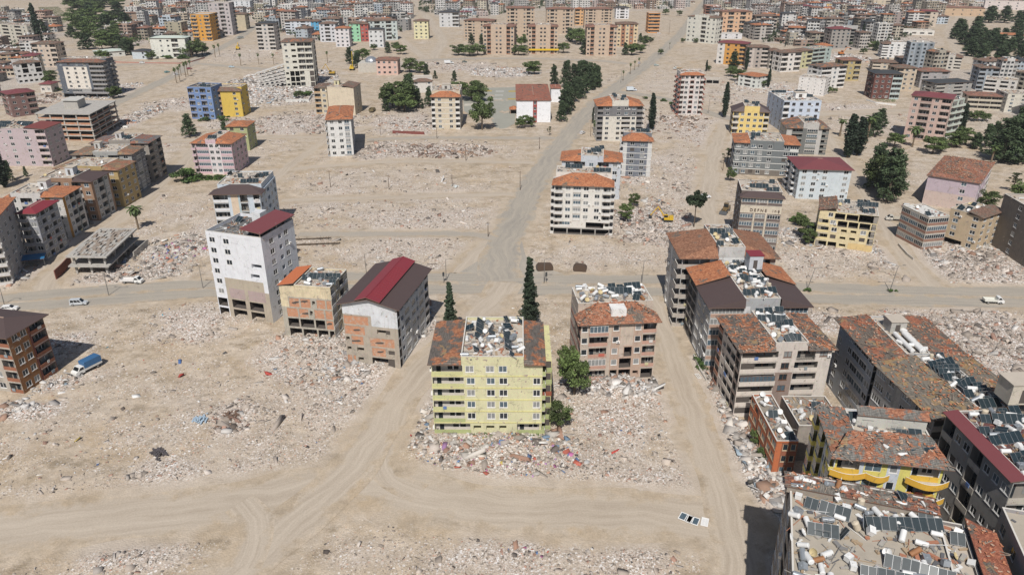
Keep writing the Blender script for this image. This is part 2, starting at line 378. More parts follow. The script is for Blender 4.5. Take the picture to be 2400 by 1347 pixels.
ZONES = [  # polygons in survey picture positions of the ground
 [(-250,40),(-250,235),(0,240),(20,205),(60,200),(120,160),(140,110),(130,60),(60,30)],
 [(240,100),(300,112),(440,90),(520,92),(560,50),(600,8),(600,-14),(330,-14),(300,40),(230,70)],
 [(570,34),(600,50),(680,90),(770,100),(930,96),(960,60),(960,-14),(600,-14)],
 [(980,30),(1100,48),(1240,22),(1600,22),(1640,-14),(980,-14)],
 [(1680,-14),(1650,20),(1680,70),(1790,100),(1900,112),(2010,120),(2100,100),(2200,55),(2250,20),(2650,20),(2650,-14)],
 [(2040,150),(2110,150),(2250,165),(2420,160),(2650,180),(2650,260),(2440,300),(2300,250),(2180,215)],
 [(1780,90),(1850,108),(1960,108),(2030,95),(2000,40),(1800,50)],
]
ZW = [[G(*p) for p in zn] for zn in ZONES]
def inside(poly, x, y):
    c = False; n = len(poly); j = n-1
    for i in range(n):
        (xi, yi), (xj, yj) = poly[i], poly[j]
        if (yi > y) != (yj > y) and x < (xj-xi)*(y-yi)/(yj-yi)+xi: c = not c
        j = i
    return c

def ground_mat():
    m, nt, bs = newmat('dusty_ground'); bs.inputs['Roughness'].default_value = .95
    p = geopos(nt)
    at = N(nt, 'ShaderNodeAttribute', attribute_name='rubble'); rub = at.outputs['Fac']
    a2 = N(nt, 'ShaderNodeAttribute', attribute_name='worn'); worn = a2.outputs['Fac']
    c, mid, fine, vf = ground_base(nt, p)
    tw = N(nt, 'ShaderNodeAttribute', attribute_name='town'); tn = noise(nt, .07, 5, .7, p)
    c = mix(nt, mathn(nt, 'MULTIPLY', tw.outputs['Fac'], ramp(nt, tn.outputs[0], [(.35, .25), (.6, .9)]).outputs[0]), c, (.22, .20, .165))
    # crushed debris: voronoi chips at two scales
    def chips(scale, lo, hi):
        v = N(nt, 'ShaderNodeTexVoronoi'); v.inputs['Scale'].default_value = scale; v.inputs['Randomness'].default_value = 1
        nt.links.new(p, v.inputs['Vector'])
        s = N(nt, 'ShaderNodeSeparateColor'); nt.links.new(v.outputs['Color'], s.inputs[0])
        colr = ramp(nt, s.outputs[0], [(0, (.13, .11, .09)), (.18, (.33, .27, .22)), (.42, (.45, .375, .32)), (.62, (.60, .545, .50)), (.82, (.78, .765, .75)), (.96, (.5, .27, .19))], 'CONSTANT')
        pres = mathn(nt, 'GREATER_THAN', s.outputs[1], mathn(nt, 'SUBTRACT', lo, mathn(nt, 'MULTIPLY', rub, hi)))
        return colr.outputs[0], pres, v
    nm = ramp(nt, mid.outputs[0], [(.3, .0), (.7, 1)]).outputs[0]
    c1, p1, v1 = chips(3.0, .93, .46); c2, p2, v2 = chips(6.2, .86, .52)
    keep = mathn(nt, 'MULTIPLY', mathn(nt, 'SUBTRACT', 1.0, worn), mathn(nt, 'MAXIMUM', ramp(nt, noise(nt, .09, 5, .7, mapping(nt, p, (1, 1, 1), (.3, 1, .2))).outputs[0], [(.40, .15), (.60, 1)]).outputs[0], mathn(nt, 'MINIMUM', rub, 1.0)))
    pale = mix(nt, mathn(nt, 'MULTIPLY', mathn(nt, 'MINIMUM', rub, 1.0), .55), c, (.53, .475, .43))
    c = pale
    c = mix(nt, mathn(nt, 'MULTIPLY', mathn(nt, 'MULTIPLY', p2, keep), .75), c, c2)
    c = mix(nt, mathn(nt, 'MULTIPLY', mathn(nt, 'MULTIPLY', p1, keep), .85), c, c1)
    c = mix(nt, mathn(nt, 'MULTIPLY', keep, .55), c, fine.outputs[0], 'OVERLAY')
    c = mix(nt, mathn(nt, 'MULTIPLY', keep, .35), c, vf.outputs[0], 'OVERLAY')
    c = mix(nt, mathn(nt, 'MULTIPLY', worn, .35), c, (.425, .355, .275))
    nt.links.new(c, bs.inputs['Base Color'])
    bump(nt, bs, mathn(nt, 'ADD', fine.outputs[0], mathn(nt, 'MULTIPLY', v1.outputs['Distance'], .8)), .55, .14)
    return m
def axis(lo, hi, step, flo, fhi, n):
    a = np.arange(lo, hi, step); L = lo-np.geomspace(step*2, lo-flo, n)[::-1]; R = hi+np.geomspace(step*2, fhi-hi, n)
    return np.concatenate([L, a, R])
xs = axis(-190, 200, 1.15, -5000, 5000, 60)
ys = np.concatenate([[-600, -200, 0, 30, 50, 60], np.arange(66, 330, 1.15), np.arange(330, 560, 2.2), np.arange(560, 800, 6), np.geomspace(810, 9000, 50)])
X, Y = np.meshgrid(xs, ys); RM = line_mask(X, Y); PF = patch_field(X, Y)
Z = ground_h(X, Y, RM, PF)
TOWN = np.zeros(X.shape, np.float32)
for j in range(len(ys)):
    if ys[j] < 380: continue
    for i in range(len(xs)):
        if abs(X[j, i]) < 1.0*Y[j, i] and any(inside(zn, X[j, i], Y[j, i]) for zn in ZW): TOWN[j, i] = 1
PFA = np.maximum(PF*1.12+.08*(vnoise(X, Y, 14, 21) > .45), TOWN*(.35+.6*vnoise(X, Y, 40, 12)))
nx, ny = len(xs), len(ys)
idx = np.arange(nx*ny).reshape(ny, nx)
fq = np.stack([idx[:-1, :-1], idx[:-1, 1:], idx[1:, 1:], idx[1:, :-1]], -1).reshape(-1, 4)
gm = np_mesh('ground', np.stack([X, Y, Z], -1).reshape(-1, 3), fq, [ground_mat()], smooth=True)
at = gm.attributes.new('rubble', 'FLOAT', 'POINT'); at.data.foreach_set('value', PFA.ravel().astype(np.float32))
at = gm.attributes.new('town', 'FLOAT', 'POINT'); at.data.foreach_set('value', TOWN.ravel().astype(np.float32))
at = gm.attributes.new('worn', 'FLOAT', 'POINT'); at.data.foreach_set('value', RM.ravel().astype(np.float32))
tag(put('ground', gm), 'bare dusty ground of the cleared city blocks, strewn with debris', kind='structure')

def strip_mat(kind):
    m, nt, bs = newmat('road_'+kind); bs.inputs['Roughness'].default_value = .9
    uv = N(nt, 'ShaderNodeUVMap', uv_map='uv'); s = N(nt, 'ShaderNodeSeparateXYZ'); nt.links.new(uv.outputs[0], s.inputs[0])
    p = geopos(nt); u, v = s.outputs[0], s.outputs[1]
    edge = mathn(nt, 'MULTIPLY', mathn(nt, 'ABSOLUTE', mathn(nt, 'SUBTRACT', v, .5)), 2)
    # long streaks left by wheels
    cb = N(nt, 'ShaderNodeCombineXYZ'); nt.links.new(mathn(nt, 'MULTIPLY', u, .03), cb.inputs[0]); nt.links.new(mathn(nt, 'ADD', mathn(nt, 'MULTIPLY', v, 8), mathn(nt, 'MULTIPLY', noise(nt, .035, 3, .6, p).outputs[0], 6)), cb.inputs[1])
    st = noise(nt, 1.0, 5, .65, cb.outputs[0]); nz = noise(nt, .16, 5, .7, p); fn = noise(nt, 3, 4, .75, p)
    gb, _m, gf, gv = ground_base(nt, p); dirt = mix(nt, .35, mix(nt, .4, gb, gf.outputs[0], 'OVERLAY'), (.425, .355, .275))
    if kind == 'asphalt': core, dusty, gate = (.28, .257, .225), (.38, .338, .28), 1.0
    elif kind == 'dusty': core, dusty, gate = (.32, .29, .25), (.38, .335, .28), .9
    else: core, dusty, gate = (.37, .31, .245), (.47, .405, .33), .85
    c = mix(nt, ramp(nt, st.outputs[0], [(.36, 0), (.64, 1)]).outputs[0], core, dusty)
    c = mix(nt, ramp(nt, nz.outputs[0], [(.45, 0), (.7, .5)]).outputs[0], c, dusty)
    e = mathn(nt, 'ADD', edge, mathn(nt, 'MULTIPLY', mathn(nt, 'SUBTRACT', nz.outputs[0], .5), 2.0))
    c = mix(nt, ramp(nt, e, [(.72 if kind == 'asphalt' else .5, 0), (gate, 1)]).outputs[0], c, dirt)
    c = mix(nt, .3, c, fn.outputs[0], 'OVERLAY')
    nt.links.new(c, bs.inputs['Base Color']); bump(nt, bs, mathn(nt, 'ADD', st.outputs[0], fn.outputs[0]), .35, .08)
    return m
SM = {k: strip_mat(k) for k in ('asphalt', 'dusty', 'track')}
def strip(name, P, hw, z, mat, label):
    T = np.gradient(P, axis=0); T /= np.linalg.norm(T, axis=1)[:, None]; Nn = np.stack([-T[:, 1], T[:, 0]], -1)
    s = np.concatenate([[0], np.cumsum(np.linalg.norm(np.diff(P, axis=0), axis=1))])
    k = 7; V = []; UV = []
    wob = 1+.10*np.sin(s/7.3)+.06*np.sin(s/2.9+1)
    for j in range(k):
        t = j/(k-1); off = (t-.5)*2*hw*(wob if j in (0, k-1) else 1)
        q = P+Nn*(off[:, None] if hasattr(off, 'shape') and off.shape else off)
        V.append(np.concatenate([q, np.full((len(P), 1), z)], 1)); UV.append(np.stack([s, np.full(len(P), t)], -1))
    V = np.stack(V, 1).reshape(-1, 3); UV = np.stack(UV, 1).reshape(-1, 2)
    n = len(P); ix = np.arange(n*k).reshape(n, k)
    f = np.stack([ix[:-1, :-1], ix[:-1, 1:], ix[1:, 1:], ix[1:, :-1]], -1).reshape(-1, 4)[:, ::-1]
    me = np_mesh(name, V, f, [mat]); ul = me.uv_layers.new(name='uv')
    li = np.empty(len(me.loops), np.int32); me.loops.foreach_get('vertex_index', li)
    ul.data.foreach_set('uv', UV[li].astype(np.float32).ravel())
    return tag(put(name, me), label, kind='structure')
z = .010
for i, ((nm, kd, pts, hw), (P, _)) in enumerate(zip(ROADS, LINES)):
    strip('road', P, hw, z+.045, SM[kd], 'dusty grey road with worn wheel tracks'); z += .004
for (pts, hw), (P, _) in zip(TRACKS, LINES[len(ROADS):]):
    strip('dirt_track', P, hw, z-.036, SM['track'], 'pale dirt track pressed by trucks'); z += .003
# flared mouth of the avenue at the crossroads
mb = MB()
fl = [G(1075,640), G(1120,612), (G(1146,560)), G(1200,540), G(1222,560), G(1232,600), G(1290,632), G(1330,645), G(1330,668), G(1180,690), G(1075,668)]
c0 = G(1180, 640)
me = bpy.data.meshes.new('road'); me.from_pydata([(x, y, .048) for x, y in fl], [], [tuple(reversed(range(len(fl))))]); 
jmt, nt, bs = newmat('junction_dust'); bs.inputs['Roughness'].default_value = .9; gp = geopos(nt); gb = ground_base(nt, gp)
jn = noise(nt, .12, 5, .65, mapping(nt, gp, (1, .45, 1), (0, 0, -.5))); jc = mix(nt, ramp(nt, jn.outputs[0], [(.35, 0), (.62, 1)]).outputs[0], (.30, .275, .24), (.385, .345, .29)); jc = mix(nt, .35, jc, gb[2].outputs[0], 'OVERLAY')
nt.links.new(jc, bs.inputs['Base Color']); me.materials.append(jmt)
me.flip_normals() if me.polygons[0].normal.z < 0 else None
tag(put('road', me), 'dusty crossroads where the avenue meets the main road', kind='structure')

# ---- rubble chunks: counted by nobody
def chunks(n, px, py, base_size, cols, name, label, flat=.45):
    cx, cy = px, py; n = len(cx)
    zz = ground_h(cx, cy)
    s = np.minimum(base_size*np.exp(rng.normal(0, .68, n))*.118, .85)
    e = rng.uniform(.5, 1.6, (n, 2)); L = np.where(rng.random(n) < .14, rng.uniform(1.6, 3.2, n), 1)
    hx, hy, hz = s*e[:, 0]*L, s*e[:, 1]/np.sqrt(L), s*rng.uniform(.2, .9, n)*flat*1.6
    T = np.array([[-1, -1, -1], [1, -1, -1], [1, 1, -1], [-1, 1, -1], [-1, -1, 1], [1, -1, 1], [1, 1, 1], [-1, 1, 1]], np.float32)
    V = T[None]*np.stack([hx, hy, hz], -1)[:, None, :]
    V *= 1+rng.uniform(-.28, .28, V.shape)
    a = rng.uniform(0, 6.283, n); b = rng.normal(0, .35, n); c = rng.normal(0, .35, n)
    def rot(V, ang, i, j):
        ca, sa = np.cos(ang)[:, None], np.sin(ang)[:, None]; u, w_ = V[..., i].copy(), V[..., j].copy()
        V[..., i] = u*ca-w_*sa; V[..., j] = u*sa+w_*ca
    rot(V, b, 0, 2); rot(V, c, 1, 2); rot(V, a, 0, 1)
    V += np.stack([cx, cy, zz+hz*.45], -1)[:, None, :]
    f0 = np.array([[0, 1, 5, 4], [1, 2, 6, 5], [2, 3, 7, 6], [3, 0, 4, 7], [4, 5, 6, 7]])
    Fq = (f0[None]+np.arange(n)[:, None, None]*8).reshape(-1, 4)
    cc = np.repeat(cols*.95*rng.uniform(.6, 1.15, (n, 1)), 5, 0)
    me = np_mesh(name, V.reshape(-1, 3), Fq, [attr_mat('rubble_chunk', 'tint')], col=cc)
    return tag(put(name, me), label, kind='stuff')
def pick(pal, n):
    ws = np.array([q[1] for q in PAL[pal]], float); ii = rng.choice(len(ws), n, p=ws/ws.sum())
    return np.array([q[0] for q in PAL[pal]])[ii]
AX, AY, AS, AC = [], [], [], []
for (x, y, rx, ry, d, sz, pal) in PW:
    near = np.clip(190/max(y, 60), .18, 1.15)
    n = int(min(np.pi*rx*ry*d*(3.6 if y < 190 else 2.7)*near**1.5*(.62 if sz < 1.35 else 1), 6500)); 
    r = rng.random(n)**.62*1.3; t = rng.uniform(0, 6.283, n)
    qx, qy = x+rx*r*np.cos(t), y+ry*r*np.sin(t)
    keep = (vnoise(qx, qy, 3.2, 4)*.6+vnoise(qx, qy, 9, 6)*.4 > .36) & (line_mask(qx, qy) < .4)
    qx, qy = qx[keep], qy[keep]; AX.append(qx); AY.append(qy); AC.append(pick(pal, len(qx)))
    AS.append(np.full(len(qx), sz*(.75+.5*(1.15-near))*(1.0 if d < 1.2 else 1.25)))
chunks(0, np.concatenate(AX), np.concatenate(AY), np.concatenate(AS), np.concatenate(AC), 'rubble', 'heaps of broken concrete, brick and household debris')
# thin scatter over the open lots
n = 26000
gx = rng.uniform(-125, 125, n); gy = 80+rng.random(n)**1.4*260
k = (line_mask(gx, gy) < .2) & (vnoise(gx, gy, 12, 8) > .35); gx, gy = gx[k], gy[k]
chunks(0, gx, gy, .62, pick(0, len(gx)), 'scattered_debris', 'small debris scattered over the bare lots', .4)
n = 420
gx = rng.uniform(-105, 105, n); gy = 82+rng.random(n)**1.3*120; k = line_mask(gx, gy) < .6; gx, gy = gx[k], gy[k]
pc = np.array([(.80, .79, .77), (.07, .07, .07), (.06, .16, .42), (.45, .05, .04), (.05, .3, .4), (.74, .72, .68), (.10, .08, .07), (.6, .45, .08)])
chunks(0, gx, gy, 1.3, pc[rng.choice(8, len(gx), p=[.3, .26, .08, .06, .05, .15, .08, .02])], 'litter', 'scraps of cloth, plastic and metal lying about', .35)
# ------------------------------------------------------------ building kit
GL = [glass_mat('dark_window_glass', (.035, .045, .055)), glass_mat('curtained_glass', (.34, .35, .35), .3), glass_mat('blue_grey_glass', (.12, .17, .21))]
FRAME = plain('white_window_frame', (.78, .77, .75), .5, 0, .05)
BROWNF = plain('brown_window_frame', (.16, .08, .05), .5, 0, .05)
DARK = plain('interior_shade', (.10, .085, .075), .95, 0, .3)  # near-black colour stands in for the shade inside openings
INNER = plain('darkened_interior_wall', (.30, .275, .245), .9, 0, .35, 1)  # inner wall colour, darkened so that recesses look more shaded
STONE = plain('terrace_screed', (.52, .46, .39), .93, 0, .28, .5)
EAVE = plain('eave_board', (.16, .10, .075), .85, 0, .2)
METAL_D = plain('dark_metal', (.07, .075, .08), .5, .4, .1)
SIDE_ROT = {'front': 0, 'right': math.pi/2, 'back': math.pi, 'left': -math.pi/2}
def parse(s):
    out = []
    for t in s.split():
        q = t.split(':'); out.append((q[0], float(q[1]) if len(q) > 1 and q[1] else 1.0, int(q[2]) if len(q) > 2 else 0))
    return out
WIN_CACHE = {}
def window_meshes(w, h, frame, gi):
    key = (round(w, 1), round(h, 1), frame.name, gi)
    if key in WIN_CACHE: return WIN_CACHE[key]
    w, h = key[0], key[1]
    a = MB(); t = .09; y0, y1 = .03, .11
    a.box(-w/2, y0, 0, -w/2+t, y1, h, frame); a.box(w/2-t, y0, 0, w/2, y1, h, frame)
    a.box(-w/2+t, y0, 0, w/2-t, y1, t, frame, bottom=False); a.box(-w/2+t, y0, h-t, w/2-t, y1, h, frame)
    k = max(1, int(w/.75))
    for i in range(1, k):
        x = -w/2+w*i/k; a.box(x-.045, y0+.01, t, x+.045, y1, h-t, frame, bottom=False)
    a.box(-w/2-.08, -.06, -.07, w/2+.08, .1, 0, frame)        # sill
    fm = a.mesh('window_frame')
    b = MB(); b.box(-w/2+t, .08, t, w/2-t, .10, h-t, GL[gi]); pm = b.mesh('window_pane')
    WIN_CACHE[key] = (fm, pm); return fm, pm
BALC = {}
def balcony_mesh(w, proj, ph, mat, rail):
    key = (round(w, 1), proj, ph, mat.name, rail)
    if key in BALC: return BALC[key]
    w = key[0]; a = MB(); c = mat; t = .1
    a.box(-w/2, -proj, -.16, w/2, .12, .04, SLAB())
    if rail:
        a.box(-w/2, -proj, .95, w/2, -proj+.06, 1.02, METAL_D)
        n = int(w/.35)
        for i in range(n+1):
            x = -w/2+w*i/n; a.box(x-.015, -proj+.01, .04, x+.015, -proj+.04, .95, METAL_D, bottom=False)
    else:
        a.box(-w/2, -proj, .04, w/2, -proj+t, ph, c, bottom=False)
    if proj > .3:
        a.box(-w/2, -proj+t, .04, -w/2+t, 0, ph, c, bottom=False); a.box(w/2-t, -proj+t, .04, w/2, 0, ph, c, bottom=False)
        if not rail: a.box(-w/2-.03, -proj-.03, ph, w/2+.03, -proj+t+.03, ph+.05, plain('coping', (.66, .63, .58), .8))
    BALC[key] = a.mesh('balcony'); return BALC[key]

LAND = []      # (short name, px, py) for labels
FOOT = []      # (x, y, radius) of what stands somewhere
TERR = []      # terraces to litter
RS = random.Random(5)

def facade(B, side, W, zs, rows, wm, cfg, root, lod, jm, jg, jb):
    """builds one wall; rows: list of column lists per floor; wm: wall materials"""
    Wd, Dd = cfg['W'], cfg['D']
    P = {'front': lambda u, z, d: (u, -d, z), 'right': lambda u, z, d: (Wd+d, u, z),
         'back': lambda u, z, d: (Wd-u, Dd+d, z), 'left': lambda u, z, d: (-d, Dd-u, z)}[side]
    def Q(mb, u0, u1, z0, z1, d, m):
        mb.quad(P(u0, z0, d), P(u1, z0, d), P(u1, z1, d), P(u0, z1, d), m)
    def BX(mb, u0, u1, z0, z1, d0, d1, m):
        mb.box(u0, d0, z0, u1, d1, z1, m, T=lambda a, b, c: P(a, c, b))
    rz = SIDE_ROT[side]
    bal = cfg['balm']; frame = cfg.get('frame', FRAME)
    for fi in range(len(zs)-1):
        z0, z1 = zs[fi], zs[fi+1]; fh = z1-z0
        cols = rows[fi]; tot = sum(c[1] for c in cols); u = 0.0
        for (t, wt, mi) in cols:
            cw = W*wt/tot; u0, u1 = u, u+cw; u = u1
            m = wm[min(mi, len(wm)-1)]
            if t == 'x': continue
            if t == 'p': Q(jm, u0, u1, z0, z1, 0, m); continue
            r = .2; cmid = (u0+u1)/2; back = None
            if t in 'wWsS':
                ww = {'w': min(1.75, cw*.66), 'W': min(cw*.84, 4.2), 's': min(.75, cw*.5), 'S': min(2.2, cw*.75)}[t]; hh = {'w': 1.5, 'W': 1.5, 's': .7, 'S': 1.5}[t]
                hh = min(hh, fh*.55); a, b, c = cmid-ww/2, cmid+ww/2, z0+fh*.31; 
                if t == 's': c += .4
                d = c+hh
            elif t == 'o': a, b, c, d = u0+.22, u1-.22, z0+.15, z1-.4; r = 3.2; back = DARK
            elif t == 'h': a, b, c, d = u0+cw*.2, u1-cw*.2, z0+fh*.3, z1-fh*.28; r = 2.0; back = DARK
            elif t == 'k': a, b, c, d = u0+.2, u1-.2, z0+.03, z1-.38; r = .07; back = brick_mat()
            elif t == 'K': a, b, c, d = u0+.2, u1-.2, z0+.03, z1-.38; r = .07; back = brick_mat()
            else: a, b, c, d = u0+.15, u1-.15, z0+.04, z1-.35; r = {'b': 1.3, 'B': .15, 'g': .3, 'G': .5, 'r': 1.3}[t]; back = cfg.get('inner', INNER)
            if t == 'B': a, b = u0+cw*.12, u1-cw*.12
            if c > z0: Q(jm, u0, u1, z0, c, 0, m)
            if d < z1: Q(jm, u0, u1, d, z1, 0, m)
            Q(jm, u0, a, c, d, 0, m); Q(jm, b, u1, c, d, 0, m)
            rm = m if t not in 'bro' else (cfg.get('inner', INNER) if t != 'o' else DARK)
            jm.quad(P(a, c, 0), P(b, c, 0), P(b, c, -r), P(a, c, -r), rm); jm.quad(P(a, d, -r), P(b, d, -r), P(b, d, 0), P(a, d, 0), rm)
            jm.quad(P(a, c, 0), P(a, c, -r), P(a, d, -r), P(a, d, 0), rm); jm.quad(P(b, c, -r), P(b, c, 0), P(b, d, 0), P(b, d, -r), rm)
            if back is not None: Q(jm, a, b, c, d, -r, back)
            gone = RS.random() < cfg.get('broken', .06)
            if t == 'K':     # ragged flat dark patch, a knocked hole's shade put in as colour
                mu, mz = cmid+RS.uniform(-.2, .2)*cw, z0+fh*RS.uniform(.3, .6); n = 9; pts = []
                for i in range(n):
                    an = 2*math.pi*i/n; rr = RS.uniform(.25, .6)*(1.8 if i in (0, 1, 5) else 1)*fh*.33; pts.append(P(mu+math.cos(an)*rr*1.7, mz+math.sin(an)*rr*.8, -r+.012))
                o = len(jm.v); jm.v += pts; jm.f.append(tuple(range(o, o+n))); jm.m.append(jm.mat(DARK))
            if t in 'wWsS':
                if lod < 2 and RS.random() < .09:
                    am = MB(); bx0 = min(b+.15, u1-.95); am.box(bx0, -.38, c-.1, bx0+.8, -.02, c+.45, FRAME); am.tube((bx0+.4, -.39, c+.17), (bx0+.4, -.385, c+.17), .2, .2, METAL_D, 10)
                    ao = am.mesh('air_conditioner'); qx, qy, qz = P(0, 0, 0); put('air_conditioner', ao, root, (qx, qy, 0), (0, 0, rz))
                if gone:
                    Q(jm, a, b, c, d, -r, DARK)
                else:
                    gi = RS.choices([0, 1, 2], cfg.get('gw', [6, 2, 1.3]))[0]
                    if lod == 0:
                        fm, pm = window_meshes(b-a, d-c, frame, gi)
                        o = put('window', fm, root, P(cmid, c, 0), (0, 0, rz)); put('pane', pm, o)
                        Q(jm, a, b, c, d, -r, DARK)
                    else:
                        Q(jg, a, b, c, d, -.08, GL[gi])
                        if lod == 1:
                            e = .07
                            Q(jg, a, a+e, c, d, -.05, frame); Q(jg, b-e, b, c, d, -.05, frame); Q(jg, a, b, c, c+e, -.045, frame); Q(jg, a, b, d-e, d, -.045, frame)
                            if b-a > 1: Q(jg, cmid-.04, cmid+.04, c, d, -.044, frame)
                            BX(jg, a-.06, b+.06, c-.06, c-.005, 0, .07, frame)
            elif t in 'brBgG':
                proj = {'b': .06, 'r': .06, 'B': 1.15, 'g': .05, 'G': .7}[t]; ph = .95
                # door and window at the back of the recess
                dd = -r+.03
                dw = min(.9, (b-a)*.3)
                Q(jg, a+(b-a)*.12, a+(b-a)*.12+dw, c, c+fh*.68, dd, GL[0] if not gone else DARK)
                if b-a > 2.2:
                    Q(jg, a+(b-a)*.5, a+(b-a)*.86, c+.8, c+fh*.68, dd, GL[RS.choice([0, 0, 1])])
                    if lod < 2: Q(jg, a+(b-a)*.66, a+(b-a)*.70, c+.8, c+fh*.68, dd+.02, frame)
                if t in 'gG':
                    dz = -.02 if t == 'g' else proj-.08
                    k = max(2, int((b-a)/.8)); gi = RS.choice([0, 2, 1, 2])
                    Q(jg, a, b, c+ph, d, dz, GL[gi])
                    for i in range(k+1):
                        x = a+(b-a)*i/k; Q(jg, max(a, x-.04), min(b, x+.04), c+ph, d, dz+.025, frame)
                    Q(jg, a, b, d-.09, d, dz+.03, frame); Q(jg, a, b, c+ph, c+ph+.09, dz+.03, frame)
                bw = (u1-u0)-.02 if t in 'BG' else (b-a)+.2
                bm = balcony_mesh(bw, proj, ph, bal[mi % len(bal)], t == 'r')
                if lod == 0 and t in 'br' and RS.random() < .3:
                    lm2 = MB(); lx = a+(b-a)*RS.uniform(.1, .6); lc = RS.choice([(.62,.60,.58),(.12,.2,.42),(.5,.14,.1),(.55,.5,.3),(.25,.3,.33)]); lm2.box(lx, -.2, z0+.55, lx+RS.uniform(.5, 1.4), -.1, z0+1.25, plain('cloth_%d' % int(lc[0]*99), lc, .9)); lo_ = lm2.build('hanging_cloth', root, (P(0, 0, 0)[0], P(0, 0, 0)[1], 0), (0, 0, rz))
                if lod == 0: put('balcony', bm, root, P(cmid, z0+.06, 0), (0, 0, rz))
                else:
                    o = len(jb.v); ca = math.cos(rz); sa = math.sin(rz); px, py, pz = P(cmid, z0+.06, 0)
                    ks = [jb.mat(q) for q in bm.materials]
                    for v in bm.vertices: jb.v.append((px+v.co.x*ca-v.co.y*sa, py+v.co.x*sa+v.co.y*ca, pz+v.co.z))
                    for f in bm.polygons: jb.f.append(tuple(o+i for i in f.vertices)); jb.m.append(ks[f.material_index])
    if cfg.get('band'):
        bw = cfg['band']
        for z in zs[1:-1]:
            if side in ('front', 'back'): BX(jb, -.0, W, z-.12, z+.12, 0.003, .09, bw)
            else: BX(jb, .1, W-.1, z-.12, z+.12, 0.003, .09, bw)

LOOSE = MB(); NEARROOF = [False]
def flush_loose(root):
    if LOOSE.f: LOOSE.build('loose_tile', root, kind='stuff')
    LOOSE.__init__()
def slope_roof(mb, pts_lo, pts_hi, mat, jitter=0, n=(7, 5), th=.16):
    """a bilinear tiled surface between the eave (lo0, lo1) and the top edge (hi0, hi1), with thickness"""
    a, b = Vector(pts_lo[0]), Vector(pts_lo[1]); c, d = Vector(pts_hi[0]), Vector(pts_hi[1])
    nu, nv = n; o = len(mb.v); k = mb.mat(mat); ke = mb.mat(EAVE); g = []
    for j in range(nv+1):
        for i in range(nu+1):
            s, t = i/nu, j/nv; p = a.lerp(b, s).lerp(c.lerp(d, s), t)
            if jitter and 0 < j: p.z += RS.uniform(-1, 1)*jitter
            mb.v.append(tuple(p))
    W1 = nu+1
    for j in range(nv):
        for i in range(nu): mb.f.append((o+j*W1+i, o+j*W1+i+1, o+(j+1)*W1+i+1, o+(j+1)*W1+i)); mb.m.append(k)
    if jitter > .1 and NEARROOF[0]:
        ar = (b-a).length*(c-a).length; cs_ = [plain('loose_tile_orange', (.46, .19, .10), .9), plain('loose_tile_pale', (.52, .36, .26), .9), plain('loose_board', (.30, .24, .19), .9), plain('bitumen_felt', (.10, .095, .09), .9)]
        for _ in range(int(ar*1.1)):
            s, t = RS.random(), RS.random(); p = a.lerp(b, s).lerp(c.lerp(d, s), t); an = RS.uniform(0, 3.14); ca, sa = math.cos(an), math.sin(an); q = RS.choices(cs_, [5, 2, 1.4, 1])[0]
            L_, w_ = (RS.uniform(.12, .28), RS.uniform(.08, .16)) if q is not cs_[2] else (RS.uniform(.4, 1.1), .06)
            LOOSE.box(-L_, -w_, 0, L_, w_, .07, q, T=lambda x, y, z_, p=p, ca=ca, sa=sa, tl=RS.uniform(-.3, .3): (p.x+x*ca-y*sa, p.y+x*sa+y*ca, p.z+.1+RS.uniform(0, .02)+z_+x*tl), bottom=False)
    # underside and rim
    q = [a, b, d, c]; o2 = len(mb.v)
    for p in q: mb.v.append((p.x, p.y, p.z-th))
    top = [o, o+nu, o+nv*W1+nu, o+nv*W1]
    mb.f.append((o2+3, o2+2, o2+1, o2)); mb.m.append(ke)
    for i in range(4):
        j = (i+1) % 4; mb.f.append((top[i], o2+i, o2+j, top[j])); mb.m.append(ke)

